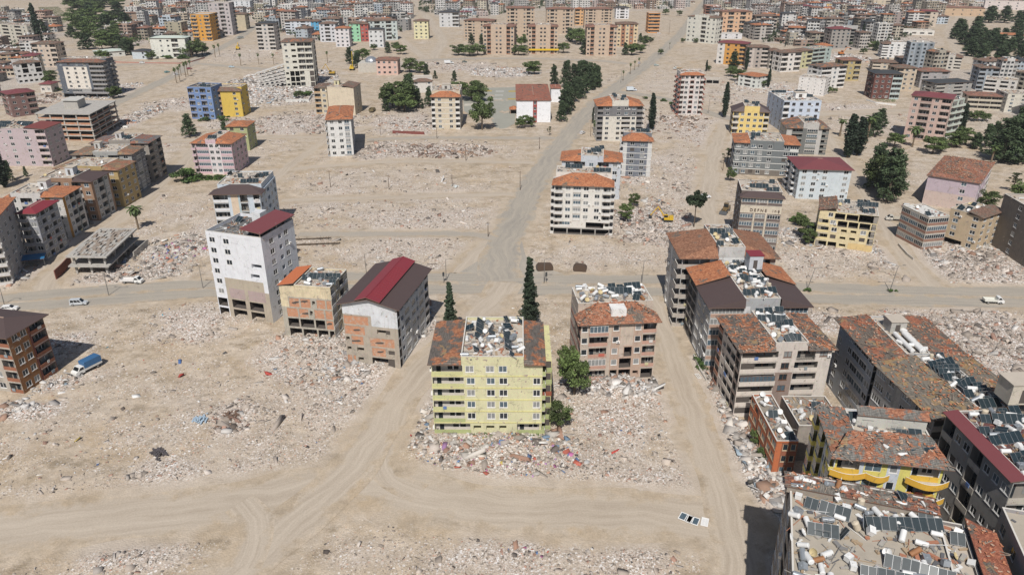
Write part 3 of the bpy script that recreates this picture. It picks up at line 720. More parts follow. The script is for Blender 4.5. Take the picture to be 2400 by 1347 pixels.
def make_roof(root, typ, W, D, z, cfg):
    R = MB(); T = MB(); tm = cfg['tile']; j = cfg.get('jit', .0); ov = cfg.get('ov', .7); rise = cfg.get('rise', 1.9); par = cfg.get('par', .5)
    wm = cfg['wm'][0]; flat = cfg.get('flatm', STONE); terr = None
    def terrace(x0, y0, x1, y1, zt, hpar, wallm=wm, base=None):
        T.box(x0+.001, y0+.001, (base if base is not None else z), x1-.001, y1-.001, zt, wallm, bottom=False)
        T.quad((x0, y0, zt+.01), (x1, y0, zt+.01), (x1, y1, zt+.01), (x0, y1, zt+.01), flat)
        if hpar > 0:
            t = .18
            T.box(x0, y0, zt-.1, x1, y0+t, zt+hpar, wallm); T.box(x0, y1-t, zt-.1, x1, y1, zt+hpar, wallm)
            T.box(x0, y0+t, zt-.1, x0+t, y1-t, zt+hpar, wallm); T.box(x1-t, y0+t, zt-.1, x1, y1-t, zt+hpar, wallm)
            cp = plain('coping', (.66, .63, .58), .8)
            T.box(x0-.04, y0-.04, zt+hpar, x1+.04, y0+t+.03, zt+hpar+.05, cp); T.box(x0-.04, y1-t-.03, zt+hpar, x1+.04, y1+.04, zt+hpar+.05, cp)
            T.box(x0-.04, y0+t+.03, zt+hpar, x0+t+.03, y1-t-.03, zt+hpar+.05, cp); T.box(x1-t-.03, y0+t+.03, zt+hpar, x1+.04, y1-t-.03, zt+hpar+.05, cp)
        return (x0+.5, y0+.5, x1-.5, y1-.5, zt+.02)
    if typ == 'flat':
        terr = terrace(0, 0, W, D, z+.05, par, base=z-.02)
    elif typ == 'hip':
        x0, x1, y0, y1 = -ov, W+ov, -ov, D+ov; m = min(x1-x0, y1-y0)/2; z1 = z+rise
        T.box(0, 0, z-.02, W, D, z+.06, wm, bottom=False)
        if W >= D: r0, r1 = (x0+m, (y0+y1)/2, z1), (x1-m, (y0+y1)/2, z1)
        else: r0, r1 = ((x0+x1)/2, y0+m, z1), ((x0+x1)/2, y1-m, z1)
        c = [(x0, y0, z+.1), (x1, y0, z+.1), (x1, y1, z+.1), (x0, y1, z+.1)]
        if W >= D:
            slope_roof(R, (c[0], c[1]), (r0, r1), tm, j); slope_roof(R, (c[2], c[3]), (r1, r0), tm, j)
            slope_roof(R, (c[1], c[2]), (r1, r1), tm, j, (5, 4)); slope_roof(R, (c[3], c[0]), (r0, r0), tm, j, (5, 4))
        else:
            slope_roof(R, (c[0], c[1]), (r0, r0), tm, j, (5, 4)); slope_roof(R, (c[2], c[3]), (r1, r1), tm, j, (5, 4))
            slope_roof(R, (c[1], c[2]), (r0, r1), tm, j); slope_roof(R, (c[3], c[0]), (r1, r0), tm, j)
        cap = plain('ridge_mortar', (.50, .36, .28), .9)
        R.box(min(r0[0], r1[0])-.1, min(r0[1], r1[1])-.1, z1-.05, max(r0[0], r1[0])+.1, max(r0[1], r1[1])+.1, z1+.07, cap)
    elif typ == 'wings':
        f0, f1 = cfg.get('wing', (.25, .75)); xa, xb = W*f0, W*f1; up = cfg.get('up', 1.3)
        terr = terrace(xa, cfg.get('ty0', 0), xb, D-cfg.get('ty1', 0), z+up, par)
        T.box(0, 0, z-.02, W, D, z+.06, wm, bottom=False)
        hp = .55*min(D/2, 4)
        y0, y1 = -ov, D+ov; zl, zh = z+.12, z+up+.25; ins = cfg.get('hipin', 2.2)
        slope_roof(R, ((-ov, y1, zl), (-ov, y0, zl)), ((xa-.02, y1-ins, zh), (xa-.02, y0+ins, zh)), tm, j)
        slope_roof(R, ((-ov, y0, zl), (xa-.02, y0, zl)), ((xa-.03, y0+ins, zh), (xa-.02, y0+ins, zh)), tm, j, (5, 3))
        slope_roof(R, ((xa-.02, y1, zl), (-ov, y1, zl)), ((xa-.02, y1-ins, zh), (xa-.03, y1-ins, zh)), tm, j, (5, 3))
        R.build('roof', root); R = MB()
        slope_roof(R, ((W+ov, y0, zl), (W+ov, y1, zl)), ((xb+.02, y0+ins, zh), (xb+.02, y1-ins, zh)), tm, j)
        slope_roof(R, ((xb+.02, y0, zl), (W+ov, y0, zl)), ((xb+.02, y0+ins, zh), (xb+.03, y0+ins, zh)), tm, j, (5, 3))
        slope_roof(R, ((W+ov, y1, zl), (xb+.02, y1, zl)), ((xb+.03, y1-ins, zh), (xb+.02, y1-ins, zh)), tm, j, (5, 3))
    elif typ == 'front':
        fd = cfg.get('fd', 4.0); up = cfg.get('up', 1.6); zl, zh = z+.12, z+up+.2
        T.box(0, 0, z-.02, W, D, z+.06, wm, bottom=False)
        terr = terrace(cfg.get('sx', 0)+.05, fd, W-cfg.get('sx', 0)-.05, D-.05, z+up, par)
        ins = min(fd, W*.3)
        slope_roof(R, ((-ov, -ov, zl), (W+ov, -ov, zl)), ((ins, fd-.02, zh), (W-ins, fd-.02, zh)), tm, j, (9, 5))
        slope_roof(R, ((-ov, fd-.02, zl), (-ov, -ov, zl)), ((ins-.02, fd-.02, zh), (ins-.01, fd-.02, zh)), tm, j, (4, 4))
        slope_roof(R, ((W+ov, -ov, zl), (W+ov, fd-.02, zl)), ((W-ins+.01, fd-.02, zh), (W-ins+.02, fd-.02, zh)), tm, j, (4, 4))
    elif typ == 'left':
        f = cfg.get('wf', .35)*W; up = cfg.get('up', 1.0)
        T.box(0, 0, z-.02, W, D, z+.06, wm, bottom=False)
        terr = terrace(f, 0, W, D, z+.06, par)
        slope_roof(R, ((-ov*.5, D+.2, z+.2), (-ov*.5, -.3, z+.2)), ((f-.02, D+.2, z+up), (f-.02, -.3, z+up)), tm, j)
    elif typ == 'right':
        f = W*(1-cfg.get('wf', .4)); up = cfg.get('up', 1.4)
        T.box(0, 0, z-.02, W, D, z+.06, wm, bottom=False)
        terr = terrace(0, 0, f, D, z+.06, par)
        slope_roof(R, ((W+ov, -ov, z+.15), (W+ov, D+ov, z+.15)), ((f+.02, -ov, z+up), (f+.02, D+ov, z+up)), tm, j)
    elif typ == 'gable':     # ridge runs front to back
        zr = z+rise
        g = [(0, 0, z), (W, 0, z), (W/2, 0, zr)]; T.tri(*g, wm); T.tri((W, D, z), (0, D, z), (W/2, D, zr), wm)
        T.box(0, 0, z-.02, W, D, z+.02, wm, bottom=False)
        slope_roof(R, ((-ov, D+ov, z+.05), (-ov, -ov, z+.05)), ((W/2, D+ov, zr+.2), (W/2, -ov, zr+.2)), tm, j)
        slope_roof(R, ((W+ov, -ov, z+.05), (W+ov, D+ov, z+.05)), ((W/2, -ov, zr+.2), (W/2, D+ov, zr+.2)), tm, j)
    for (x, y, wx, wy, hh) in cfg.get('house', []):
        zz = terr[4]-.02 if terr else z; hm = cfg.get('housem', wm)
        T.box(x, y, zz, x+wx, y+wy, zz+hh, hm, bottom=False); T.box(x-.2, y-.2, zz+hh, x+wx+.2, y+wy+.2, zz+hh+.15, cfg.get('housetop', STONE))
        T.quad((x+wx*.3, y-.01, zz+.3), (x+wx*.6, y-.01, zz+.3), (x+wx*.6, y-.01, zz+hh*.75), (x+wx*.3, y-.01, zz+hh*.75), DARK)
    T.build('terrace' if terr else 'roof_slab', root)
    R.build('roof', root)
    if LOOSE.f: LOOSE.build('loose_tile', root, kind='stuff'); LOOSE.__init__()
    return terr

def building(L, R, z=None, yb=None, depth=12, back=None, wall=(.5, .47, .42), wall2=None, wall3=None, floors=5, front='w w w w', right='w w w', left='w w w', rear=None,
             ov_rows=None, roof='flat', label='', short='', cat='apartment block', name='apartment_building', lod=1, group=None, dirt=.4, spall=.1, bal=None, yaw=0, **cfg):
    """L, R: surveyed top corners of the front wall; z: height of that edge (or found from the foot of the wall at yb)"""
    if z is None: z = height_at((L[0]+R[0])/2, yb, (L[1]+R[1])/2)
    a, b = Vector(G(*L, z)), Vector(G(*R, z)); d = b-a; W = d.length; ang = math.atan2(d.y, d.x)+math.radians(yaw)
    if back is not None:
        c = Vector(G(*back, z)); nrm = Vector((-math.sin(ang), math.cos(ang))); depth = max(abs((c-a).dot(nrm)), 3)
    D = depth
    wm = [wall_mat(wall, dirt, spall)]
    for q in (wall2, wall3): wm.append(wall_mat(q, dirt, spall) if q else wm[0])
    cfg.update(W=W, D=D, wm=wm)
    cfg['balm'] = [wall_mat(q, dirt*.7, .03) for q in (bal or [WHITE])]
    cfg.setdefault('tile', tile_mat())
    root = empty(name, (a.x, a.y, 0), ang)
    tag(root, label, cat, group)
    jm, jg, jb = MB(), MB(), MB()
    n = floors; zs = [0 if i == 0 else z*i/n for i in range(n+1)]
    rear = rear or left
    for side, pat, w_ in (('front', front, W), ('right', right, D), ('back', rear, W), ('left', left, D)):
        rows = []
        for fi in range(n):
            s = pat
            if ov_rows:
                for (sd, fl, pp) in ov_rows:
                    if sd == side and fi in fl: s = pp
            rows.append(parse(s))
        lo = lod if side != 'back' else max(lod, 1)
        facade(None, side, w_, zs, rows, wm, cfg, root, lo, jm, jg, jb)
    jm.build('wall', root)
    jg.build('glazing', root, kind='stuff'); jb.build('balcony_slab' if lod else 'floor_band', root, kind='stuff')
    NEARROOF[0] = a.y < 300
    terr = make_roof(root, roof, W, D, z, cfg)
    cx = (L[0]+R[0])/2; LAND.append((short or label, cx, (L[1]+R[1])/2+20, a.x+W/2, a.y+D/2))
    ca, sa = math.cos(ang), math.sin(ang)
    mx, my = a.x+ca*W/2-sa*D/2, a.y+sa*W/2+ca*D/2
    FOOT.append((mx, my, math.hypot(W, D)/2))
    if terr: TERR.append((root, terr, cfg.get('clutter', None), short or label, a, ang))
    return root, a, ang, W, D, z
# ------------------------------------------------------------ the surveyed buildings
ORANGE = tile_mat((.46, .18, .085), .16); WORN = tile_mat((.39, .165, .085), .56, (.18, .155, .135)); BROWN = tile_mat((.22, .13, .095), .35, (.22, .19, .15)); PINKT = tile_mat((.29, .14, .10), .30)
MAROON = plain('maroon_sheet_roof', (.19, .055, .06), .6, 0, .12, .4); CHOC = plain('dark_brown_sheet_roof', (.085, .058, .055), .65, 0, .12, .4)
RED = plain('red_sheet_roof', (.23, .035, .045), .5, 0, .1, .4); GREENR = plain('pale_green_sheet_roof', (.52, .58, .52), .6, 0, .15, .4)
SLATE = plain('slate_roof', (.05, .055, .06), .7, 0, .2, .5)
# --- front row
wt = building((482,549),(612,566),z=24,depth=15,wall=(.66,.68,.72),floors=8,lod=0,front='w:1.6 p:.6 w:1.6 p:1.5 p:2.5',right='p w:1.4 p:.4 h w:1.3 p',left='w w p w',roof='flat',par=1.0,
  ov_rows=[('front',(7,),'w:1.6 p:.4 w:1.6 p:1.9 p:2.4'),('front',(6,),'w:1.6 p:.4 w:1.6 p:1.9 p:2.4'),('front',(5,),'w:1.6 p:.4 w:1.6 p:1.9 h:2.4'),('front',(4,),'w:1.6 p:.4 p:1.6 p:1.9 h:2.2 p:.6'),
           ('front',(3,),'w:1.6 p:.4:1 p:2.2:1 p:.5:1 p:2.4:1 p:.6'),('front',(2,),'w:1.6 p:.4:1 p:2.2:2 p:.5:1 p:2.4:2 p:.6:1'),('front',(1,),'o:1.6 p:.5:1 o:2.2:1 p:.4:1 o:2.2:1 p:1:1'),('front',(0,),'o:1.6 p:.5:1 o:2.2:1 p:.4:1 o:2.2:1 p:1:1')],
  wall2=(.40,.35,.28),wall3=(.38,.30,.29),dirt=.3,spall=.0,label='tall white block stripped bare at the bottom, dark red canopy on its roof',short='tall white block',clutter=(9,0,3,1),flatm=plain('dark_terrace',(.14,.14,.14),.9),broken=.0,gw=[8,1,0])
bb = building((653,669),(774,678),z=14.6,back=(813,636),wall=(.64,.55,.38),wall2=(.42,.39,.33),floors=5,lod=0,front='p:1 p:1 p:1',left='p w p',right='g w b g',roof='left',wf=.3,tile=plain('orange_sheet_roof',(.50,.15,.06),.7,0,.1),par=.5,up=1.1,
  ov_rows=[('front',(3,),'p:1 K:1.5:1 K:1.5:1 h:.6:1 k:1.3:1 k:.8:1'),('front',(2,),'p:.6:1 k:1.8:1 K:1.5:1 h:.7:1 k:1.6:1 k:1.2:1'),('front',(1,),'p:.6:1 o:1.8:1 o:2.2:1 o:1.6:1 K:1.2:1'),('front',(0,),'p:.6:1 o:1.8:1 o:2:1 o:1.5:1 o:.8:1')],
  dirt=.7,spall=.1,label='small cream block with raw orange brick and open floors beside the tall white block',short='cream and raw brick block',clutter=(10,4,8,2))
rr = building((800,710),(929,723),z=16.4,back=(1000,632),wall=(.60,.62,.65),wall2=(.40,.35,.29),floors=6,lod=0,front='p:1 p:1 p:1',right='o:.6 h:1 W:1.2 p:.4 W:1 h:.8 W:1.2 p:.3 b',left='w w w w w',roof='gable',rise=1.9,tile=CHOC,ov=1.0,
  ov_rows=[('front',(4,),'k:3.4:1 p:.3:1 p:1 p:2.4'),('front',(3,),'K:3:1 p:.7:1 p:.3:1 h:3:1 p:.5:1'),('front',(2,),'h:.8:1 K:1.8:1 p:.7:1 K:3.5:1 p:.5:1'),('front',(1,),'h:1:1 p:.3:1 h:1.7:1 p:.7:1 K:2.2:1 h:1.5:1 p:.4:1'),('front',(0,),'k:.8:1 k:.5:1 h:1.2:1 p:.8:1 o:3.2:1 p:.6:1')],
  dirt=.55,spall=.05,label='grey block with a red strip on its brown metal roof and raw brick front',short='red-striped metal roof block')
root,a,ang,W,D,z = rr; m = MB(); slope_roof(m,((W*.28,D+1.2,z+1.75),(W*.28,-1.3,z+1.75)),((W*.5,D+1.2,z+2.75),(W*.5,-1.3,z+2.75)),RED,0,(9,2)); slope_roof(m,((W*.74,-1.3,z+1.75),(W*.74,D+1.2,z+1.75)),((W*.5,-1.3,z+2.75),(W*.5,D+1.2,z+2.75)),RED,0,(9,2))
m.box(W*.5-.12,-1.3,z+2.7,W*.5+.12,D+1.2,z+2.82,RED)
for i in range(16): m.box(W*.52,1+i*1.1,z+2.62,W*.73,1.1+i*1.1,z+2.72,RED,T=lambda x,y,zz,W=W,z=z:(x,y,zz-(x-W*.5)/(W*.24)*1.0+.12))
m.build('raised_roof_strip',root)
# canopy on the white tower
root,a,ang,W,D,z = wt; m = MB(); slope_roof(m,((W+.5,-.6,z+2.3),(W+.5,D+.3,z+2.3)),((W*.66,-.6,z+3.0),(W*.66,D+.8,z+3.0)),MAROON,0,(6,3))
for x,y in ((W-.3,.2),(W-.3,D*.5),(W-.3,D-.3),(W*.64,.2),(W*.64,D-.3)): m.box(x-.12,y-.12,z+.1,x+.12,y+.12,z+2.4,CONC())
m.box(W*.42,D-4.5,z+.06,W*.58,D-1.4,z+3.4,wall_mat((.62,.63,.65)),bottom=False); m.build('roof_canopy',root)
yy = building((1010,852),(1272,853),z=17.1,depth=17.5,wall=(.58,.56,.36),wall2=(.64,.62,.45),wall3=(.66,.62,.38),floors=6,lod=0,front='b:4.4:0 w:1.7 p:1 w:1.7 w:1.7 p:1.2 p:1.7 w:1.5',right='G:1.2 w w p w',left='w w w w',
  ov_rows=[('front',(5,),'b:4.2:1 w:1.7 p:1 w:1.7 w:1.7 p:1.2 p:3.2'),('front',(0,),'b:4.4:0 h:1.5 h:1.6 h:1.4 p:.9 b:3:0'),('front',(2,3,4),'b:4.4:1 w:1.7 p:1 w:1.7 w:1.7 p:1.2 p:1.7 w:1.5')],
  bal=[(.37,.41,.19),(.50,.50,.26)],band=wall_mat((.62,.58,.27),.5,.05),roof='wings',wing=(.27,.83),up=1.0,par=.7,ov=.7,hipin=1.0,tile=WORN,jit=.10,dirt=.35,spall=.12,broken=.04,gw=[4,4,2],
  label='lime yellow block with green balconies, standing alone in the middle of the cleared lots',short='lime yellow block',clutter=(16,11,16,3),inner=plain('pale_inner_wall',(.62,.58,.52),.9,0,.3,1))
root,a,ang,W,D,z = yy
m = MB(); ym = wall_mat((.62,.58,.30),.35,.1); gb = wall_mat((.37,.41,.19),.3)
m.box(W+.01,1.6,0,W+1.9,D-.5,z-.1,ym)
for i in range(6):
    m.box(W+.1,1.45,z*i/6+.05,W+2.0,1.6,z*i/6+1.05,gb if i!=3 else plain('rust_red_panel',(.30,.09,.05),.8)); m.box(W+.15,1.585,z*i/6+1.05,W+1.8,1.605,z*(i+1)/6-.25,DARK)
m.build('side_wing',root)
pk = building((1362,760),(1541,752),z=15.2,depth=13.5,wall=(.50,.42,.35),wall2=(.45,.33,.26),wall3=(.50,.36,.29),floors=5,lod=0,front='S:1.5 b:3.6:0 p:.6 w:1.7:1 p:1.1 p:1.3 w:1.7:1 b:2.6:0',left='g:1:1 g:1:1 g:1:1 b:1:1',right='w w w',
  ov_rows=[('front',(4,),'S:1.5 G:3.6:0 p:.6 w:1.7:1 p:1.1 p:1.3 w:1.7:1 b:2.6:0'),('front',(2,),'S:1.5 b:3.6:0 p:.6 w:1.7:1 p:.8 o:1.8:1 w:1.7:1 b:2.6:0'),('front',(1,),'S:1.5 g:3.6:0 p:.6 w:1.7:1 o:2.6:1 w:1.7:1 b:2.6:0'),('front',(0,),'h:1.5 b:3.6:0 p:.6 o:1.7:1 o:2.6:1 h:1.7:1 o:2.6:0')],
  bal=[(.46,.28,.22),(.34,.18,.135)],roof='front',fd=4.6,up=2.9,par=.15,tile=tile_mat((.36,.16,.095),.25),jit=.16,ov=.9,dirt=.45,spall=.1,broken=.1,gw=[5,3,1],label='beige and brick red block with torn tile roof, right of the lime yellow block',short='beige and brick red block',clutter=(19,4,9,6),house=[])
root,a,ang,W,D,z = pk; m = MB()
m.box(W*.40,1.0,z+.3,W*.60,4.5,z+2.9,wall_mat(WHITE),bottom=False); m.build('dormer',root); fm,pm = window_meshes(1.9,1.9,FRAME,2); o = put('window',fm,root,(W*.5,.98,z+.8)); put('pane',pm,o)
# --- right hand cluster
building((1600,604),(1819,604),z=20.1,depth=17,wall=(.50,.49,.48),wall2=(.68,.68,.68),floors=7,lod=0,front='b:3:0 w:1.8:1 w:1.8:1 p:.4:1 b:3:0',left='w p:.4:1 w p:.4 p B',right='b w w b',bal=[(.42,.38,.34)],
  roof='wings',wing=(.38,.66),up=2.6,par=.3,ov=1.0,tile=tile_mat((.30,.145,.085),.15),jit=.05,hipin=4,dirt=.45,spall=.05,label='tall grey and white block with brown hipped roof wings beside the main road',short='tall grey and white block',clutter=(12,3,7,7))
gbk = building((1667,719),(1896,717),z=17,depth=21,wall=(.38,.39,.40),wall2=(.60,.60,.61),wall3=(.20,.20,.21),floors=6,lod=0,front='g:3:0 p:.5:1 p:2 g:1.6:1 g:1.6:1',left='r:1:2 r:1:2 p:.3:2 W w W',right='w w b w',bal=[(.40,.27,.21),(.5,.5,.5)],
  roof='wings',wing=(.34,.70),up=1.9,par=.2,ov=.9,tile=CHOC,hipin=.3,dirt=.4,label='dark grey block with brown and orange roof wings around a terrace of toppled tanks',short='dark grey block with brown roof wings',clutter=(34,4,16,3),housem=wall_mat((.48,.50,.53)),housetop=RED,house=[(13,15,3.4,3.4,4.6)])
root,a,ang,W,D,z = gbk; m = MB()
slope_roof(m,((-1,D+1,z+.5),(-1,D*.52,z+.5)),((W*.34-.1,D+.2,z+2.9),(W*.34-.1,D*.55,z+2.9)),ORANGE,.04); m.build('orange_roof_wing',root); m = MB()
slope_roof(m,((W+1,D*.52,z+.5),(W+1,D+1,z+.5)),((W*.70+.1,D*.55,z+2.9),(W*.70+.1,D+.2,z+2.9)),ORANGE,.04); m.build('orange_roof_wing',root)
building((1740,822),(1952,816),z=16.7,depth=15,wall=(.58,.52,.47),wall2=(.28,.21,.18),wall3=(.60,.55,.5),floors=6,lod=0,front='b:3.8:0 w:1.8 b:2.6:0 p:1.2:2',left='b:1:1 h:1 b:1 b:1 o:1:1',right='w w w',bal=[(.62,.56,.50),(.38,.18,.12)],
  ov_rows=[('front',(5,),'b:3.8:0 w:1.8 r:2:0 w:1.6:2'),('front',(3,),'G:3.8:0 w:1.8:1 b:2.6:0 p:1.2:2'),('front',(2,),'b:3.8:0 w:1.8:1 b:2.6:0 p:1.2:2'),('front',(0,1),'b:3.8:0 p:1.8:1 b:2.6:0 p:1.2:2')],
  roof='wings',wing=(.36,.72),up=1.3,par=.4,ov=.9,tile=WORN,jit=.2,hipin=2.5,dirt=.45,spall=.06,broken=.1,frame=BROWNF,gw=[4,3,2],label='pale tiled block with shattered clay roof and brown window frames in the right cluster',short='pale block with shattered clay roof',clutter=(12,3,13,2))
building((2052,840),(2262,838),z=17.3,depth=16.8,wall=(.36,.39,.43),wall2=(.56,.58,.60),wall3=(.34,.36,.39),floors=6,lod=0,front='r:3:0 p:.4:1 p:2.4 b:2.8',left='w p w g:1.4:1 g:1.4:1 W',right='w w w w',bal=[(.36,.39,.43)],
  roof='wings',wing=(.335,.60),up=.8,par=.25,ov=1.2,tile=tile_mat((.36,.14,.08),.55),jit=.16,hipin=.5,dirt=.35,label='slate blue block with rows of white tanks between two broken clay roof slopes',short='slate blue block',clutter=(26,0,2,0),tankrow=True,housem=wall_mat((.42,.41,.38)),house=[(7.2,9.3,3.4,3.4,2.6)])
building((2192,978),(2430,962),z=17.5,depth=18.6,wall=(.36,.345,.33),wall2=(.44,.42,.39),floors=6,lod=0,front='b w w b w',left='W w p:.4:1 W w o:.8',right='w w w',bal=[(.4,.38,.36)],roof='wings',wing=(.40,.66),up=1.2,par=.3,ov=1.0,tile=tile_mat((.36,.23,.11),.62,(.25,.22,.18)),jit=.15,hipin=1,
  dirt=.5,label='dark block with ochre and orange roof and rows of green solar panels',short='dark block with green solar panels',clutter=(14,2,24,1))
building((2376,1129),(2560,1125),z=21,back=(2214,968),wall=(.31,.30,.285),wall2=(.42,.40,.36),floors=5,lod=0,front='b:2:0 w b',left='b:1.4:1 w S b:1.4:1 w w W',right='w w w',bal=[(.50,.46,.40)],roof='left',wf=.16,up=.6,par=.4,ov=1.4,tile=MAROON,
  dirt=.4,label='dark grey block with maroon roof edge and small blue awnings at the right edge',short='dark grey block with maroon roof edge',clutter=(22,4,22,0),flatm=plain('maroon_terrace',(.14,.06,.055),.8),housem=wall_mat((.55,.50,.42)),house=[(12,20,6,4,4)])
building((1820,1037),(1871,1037),z=8,back=(1757,927),wall=(.50,.15,.06),wall2=(.28,.10,.055),floors=3,lod=0,front='p:1 w:1.4:1 w:1.4:1',left='W W p:.3:1 W W p:.3:1 W W',right='p',frame=plain('cream_frame',(.62,.5,.35),.6),roof='flat',par=.35,flatm=plain('dirty_screed',(.30,.265,.22),.95,0,.4,.7),
  dirt=.45,spall=.05,label='low orange painted block with a flat grey roof littered with rubble',short='low orange block',clutter=(2,3,2,5),name='apartment_building')
building((1872,1001),(1980,1001),z=8,depth=10.5,wall=(.34,.3,.26),floors=3,lod=1,front='p',left='p',right='w w',roof='flat',par=.4,flatm=plain('dirty_screed',(.30,.265,.22),.95,0,.4,.7),dirt=.6,label='bare grey flat-roofed annex behind the low orange block',short='grey flat annex',clutter=(1,1,1,2),cat='annex',name='annex')
yb_ = building((1959,1067),(2215,1093),z=22.5,back=(1871,950),wall=(.52,.56,.62),wall2=(.62,.56,.16),wall3=(.55,.45,.10),floors=7,lod=0,front='b:3.2:0 p:.4 g:2.2:1 p:.6:1 w:1.5 p:1.3:1 b:3.4:0 p:.3:1',left='G:1:1 g:.8:1 p:.3 G:1:1 h:.6 g:1:1 p:.5 G:.8:1',right='w w',bal=[(.66,.42,.06),(.60,.52,.14)],inner=plain('pale_inner_wall',(.62,.58,.52),.9,0,.3,1),
  roof='left',wf=.26,up=.35,par=.25,ov=1.3,tile=tile_mat((.36,.155,.09),.55,(.24,.23,.21)),jit=.14,dirt=.3,spall=.03,broken=.04,label='yellow and pale blue block with bulging balconies and half stripped tile roof',short='yellow and pale blue block',clutter=(9,8,10,1))
root,a,ang,W,D,z = yb_; m = MB(); t1 = tile_mat((.36,.155,.09),.5,(.24,.23,.21))
slope_roof(m,((W*.0-1,-1.2,z+.3),(W+1.0,-1.2,z+.3)),((W*.0+2.5,4.6,z+1.9),(W-1,5.2,z+1.9)),t1,.22,(16,5)); slope_roof(m,((W*.3,D*.62,z+2.5),(W,D*.62,z+2.5)),((W*.3,D*.62+2,z+3.1),(W,D*.62+2,z+3.1)),t1,.1,(10,2))
m.box(W*.3,D*.64,z+.05,W*.98,D*.64+.25,z+2.4,wall_mat((.48,.47,.43))); m.build('tile_slope',root); flush_loose(root)
# curved balcony fronts
for (u,wd,rad) in ((W*.13,5.4,.9),(W*.40,3.6,.9),(W*.86,6.2,1.5)):
    for i in range(7):
        m = MB(); n = 10; oc = wall_mat((.68,.40,.05),.25,.02); zz = z*i/7+.02
        for k in range(n):
            t0, t1_ = k/n, (k+1)/n; f = lambda t: (u-wd/2+wd*t, -.72-rad*math.sin(math.pi*t)); (x0,y0),(x1,y1) = f(t0), f(t1_)
            m.quad((x0,y0,zz),(x1,y1,zz),(x1,y1,zz+1.1),(x0,y0,zz+1.1),oc); m.quad((x0,y0+.12,zz+1.1),(x0,y0,zz+1.1),(x1,y1,zz+1.1),(x1,y1+.12,zz+1.1),FRAME)
            m.quad((x1,y1+.12,zz),(x0,y0+.12,zz),(x0,y0+.12,zz+1.1),(x1,y1+.12,zz+1.1),FRAME); m.quad((x0,-.1,zz+.05),(x0,y0,zz+.05),(x1,y1,zz+.05),(x1,-.1,zz+.05),SLAB())
        m.build('curved_balcony',root)
# corner block with the big tank terrace, reaching out of the frame
D_, C_ = G(1850,1112,22), G(2190,1203,22); ex = Vector(C_)-Vector(D_); Wc = 19.5; an = -.31; nv = Vector((math.sin(an),-math.cos(an))); A_ = Vector(D_)+nv*26
root = None
def from_world(A, ang, W, D, z, **k):
    """same builder, placed by its own ground corner"""
    c, s = math.cos(ang), math.sin(ang); Lw, Rw = Vector(A), Vector(A)+Vector((c, s))*W
    def px(p, z): 
        dep = p.y*math.cos(PITCH)+(H-z)*math.sin(PITCH); up = -p.y*math.sin(PITCH)*-1 - (H-z)*math.cos(PITCH)
        return (CX+F*p.x/dep, CY-F*up/dep)
    return building(px(Lw, z), px(Rw, z), z=z, depth=D, **k)
cb = from_world(A_, an, Wc, 26, 22, wall=(.20,.20,.21),wall2=(.15,.12,.10),floors=7,lod=0,front='w b w b w',left='W:1:1 p:.4 W b:1:1 p:.3 W:1:1 w p:.3 b',right='w w w w w',rear='w w w w w',bal=[(.22,.2,.18)],roof='flat',par=.35,flatm=plain('pale_terrace_screed',(.46,.41,.34),.93,0,.4,.6),
  dirt=.5,label='large corner block with a pale terrace full of toppled tanks at bottom right',short='corner block with crowded terrace',clutter=(46,17,36,6))
root,a,ang,W,D,z = cb; m = MB(); tt = tile_mat((.30,.13,.085),.5,(.30,.27,.23))
slope_roof(m,((-.8,D-4.4,z+1.2),(W+.2,D-4.4,z+1.2)),((-.8,D+.5,z+.3),(W+.2,D+.5,z+.3)),tt,.14,(18,6)); m.box(-.5,D-4.3,z+.1,W+.1,D-4.15,z+1.1,wall_mat((.3,.26,.22))); m.build('roof',root)
flush_loose(root)
cr = from_world(Vector((a.x,a.y))+Vector((math.cos(ang),math.sin(ang)))*(W+.4)+Vector((-math.sin(ang),math.cos(ang)))*0, ang, 7.5, 24, 20, wall=(.22,.21,.21),floors=6,lod=1,front='w b',left='w',right='w w w w',roof='right',wf=.55,up=1.6,ov=.2,tile=tile_mat((.34,.12,.07),.25),jit=.15,
  dirt=.5,label='narrow block with a crumbling red-brown tile slope beside the crowded corner terrace',short='narrow tile slope block',clutter=(2,3,2,1))
from_world(Vector(G(2317,1289,21))+Vector((0,-14)), ang*.9, 30, 22.5, 21, wall=(.30,.29,.29),wall2=(.5,.48,.44),floors=6,lod=1,front='w b w b',left='w w p w w',right='w w w',roof='flat',par=.6,flatm=plain('pale_terrace_screed',(.46,.41,.34),.93,0,.4,.6),
  dirt=.5,label='block with white cluttered terrace cut by the right bottom corner of the photo',short='white terrace corner block',clutter=(22,8,6,2))
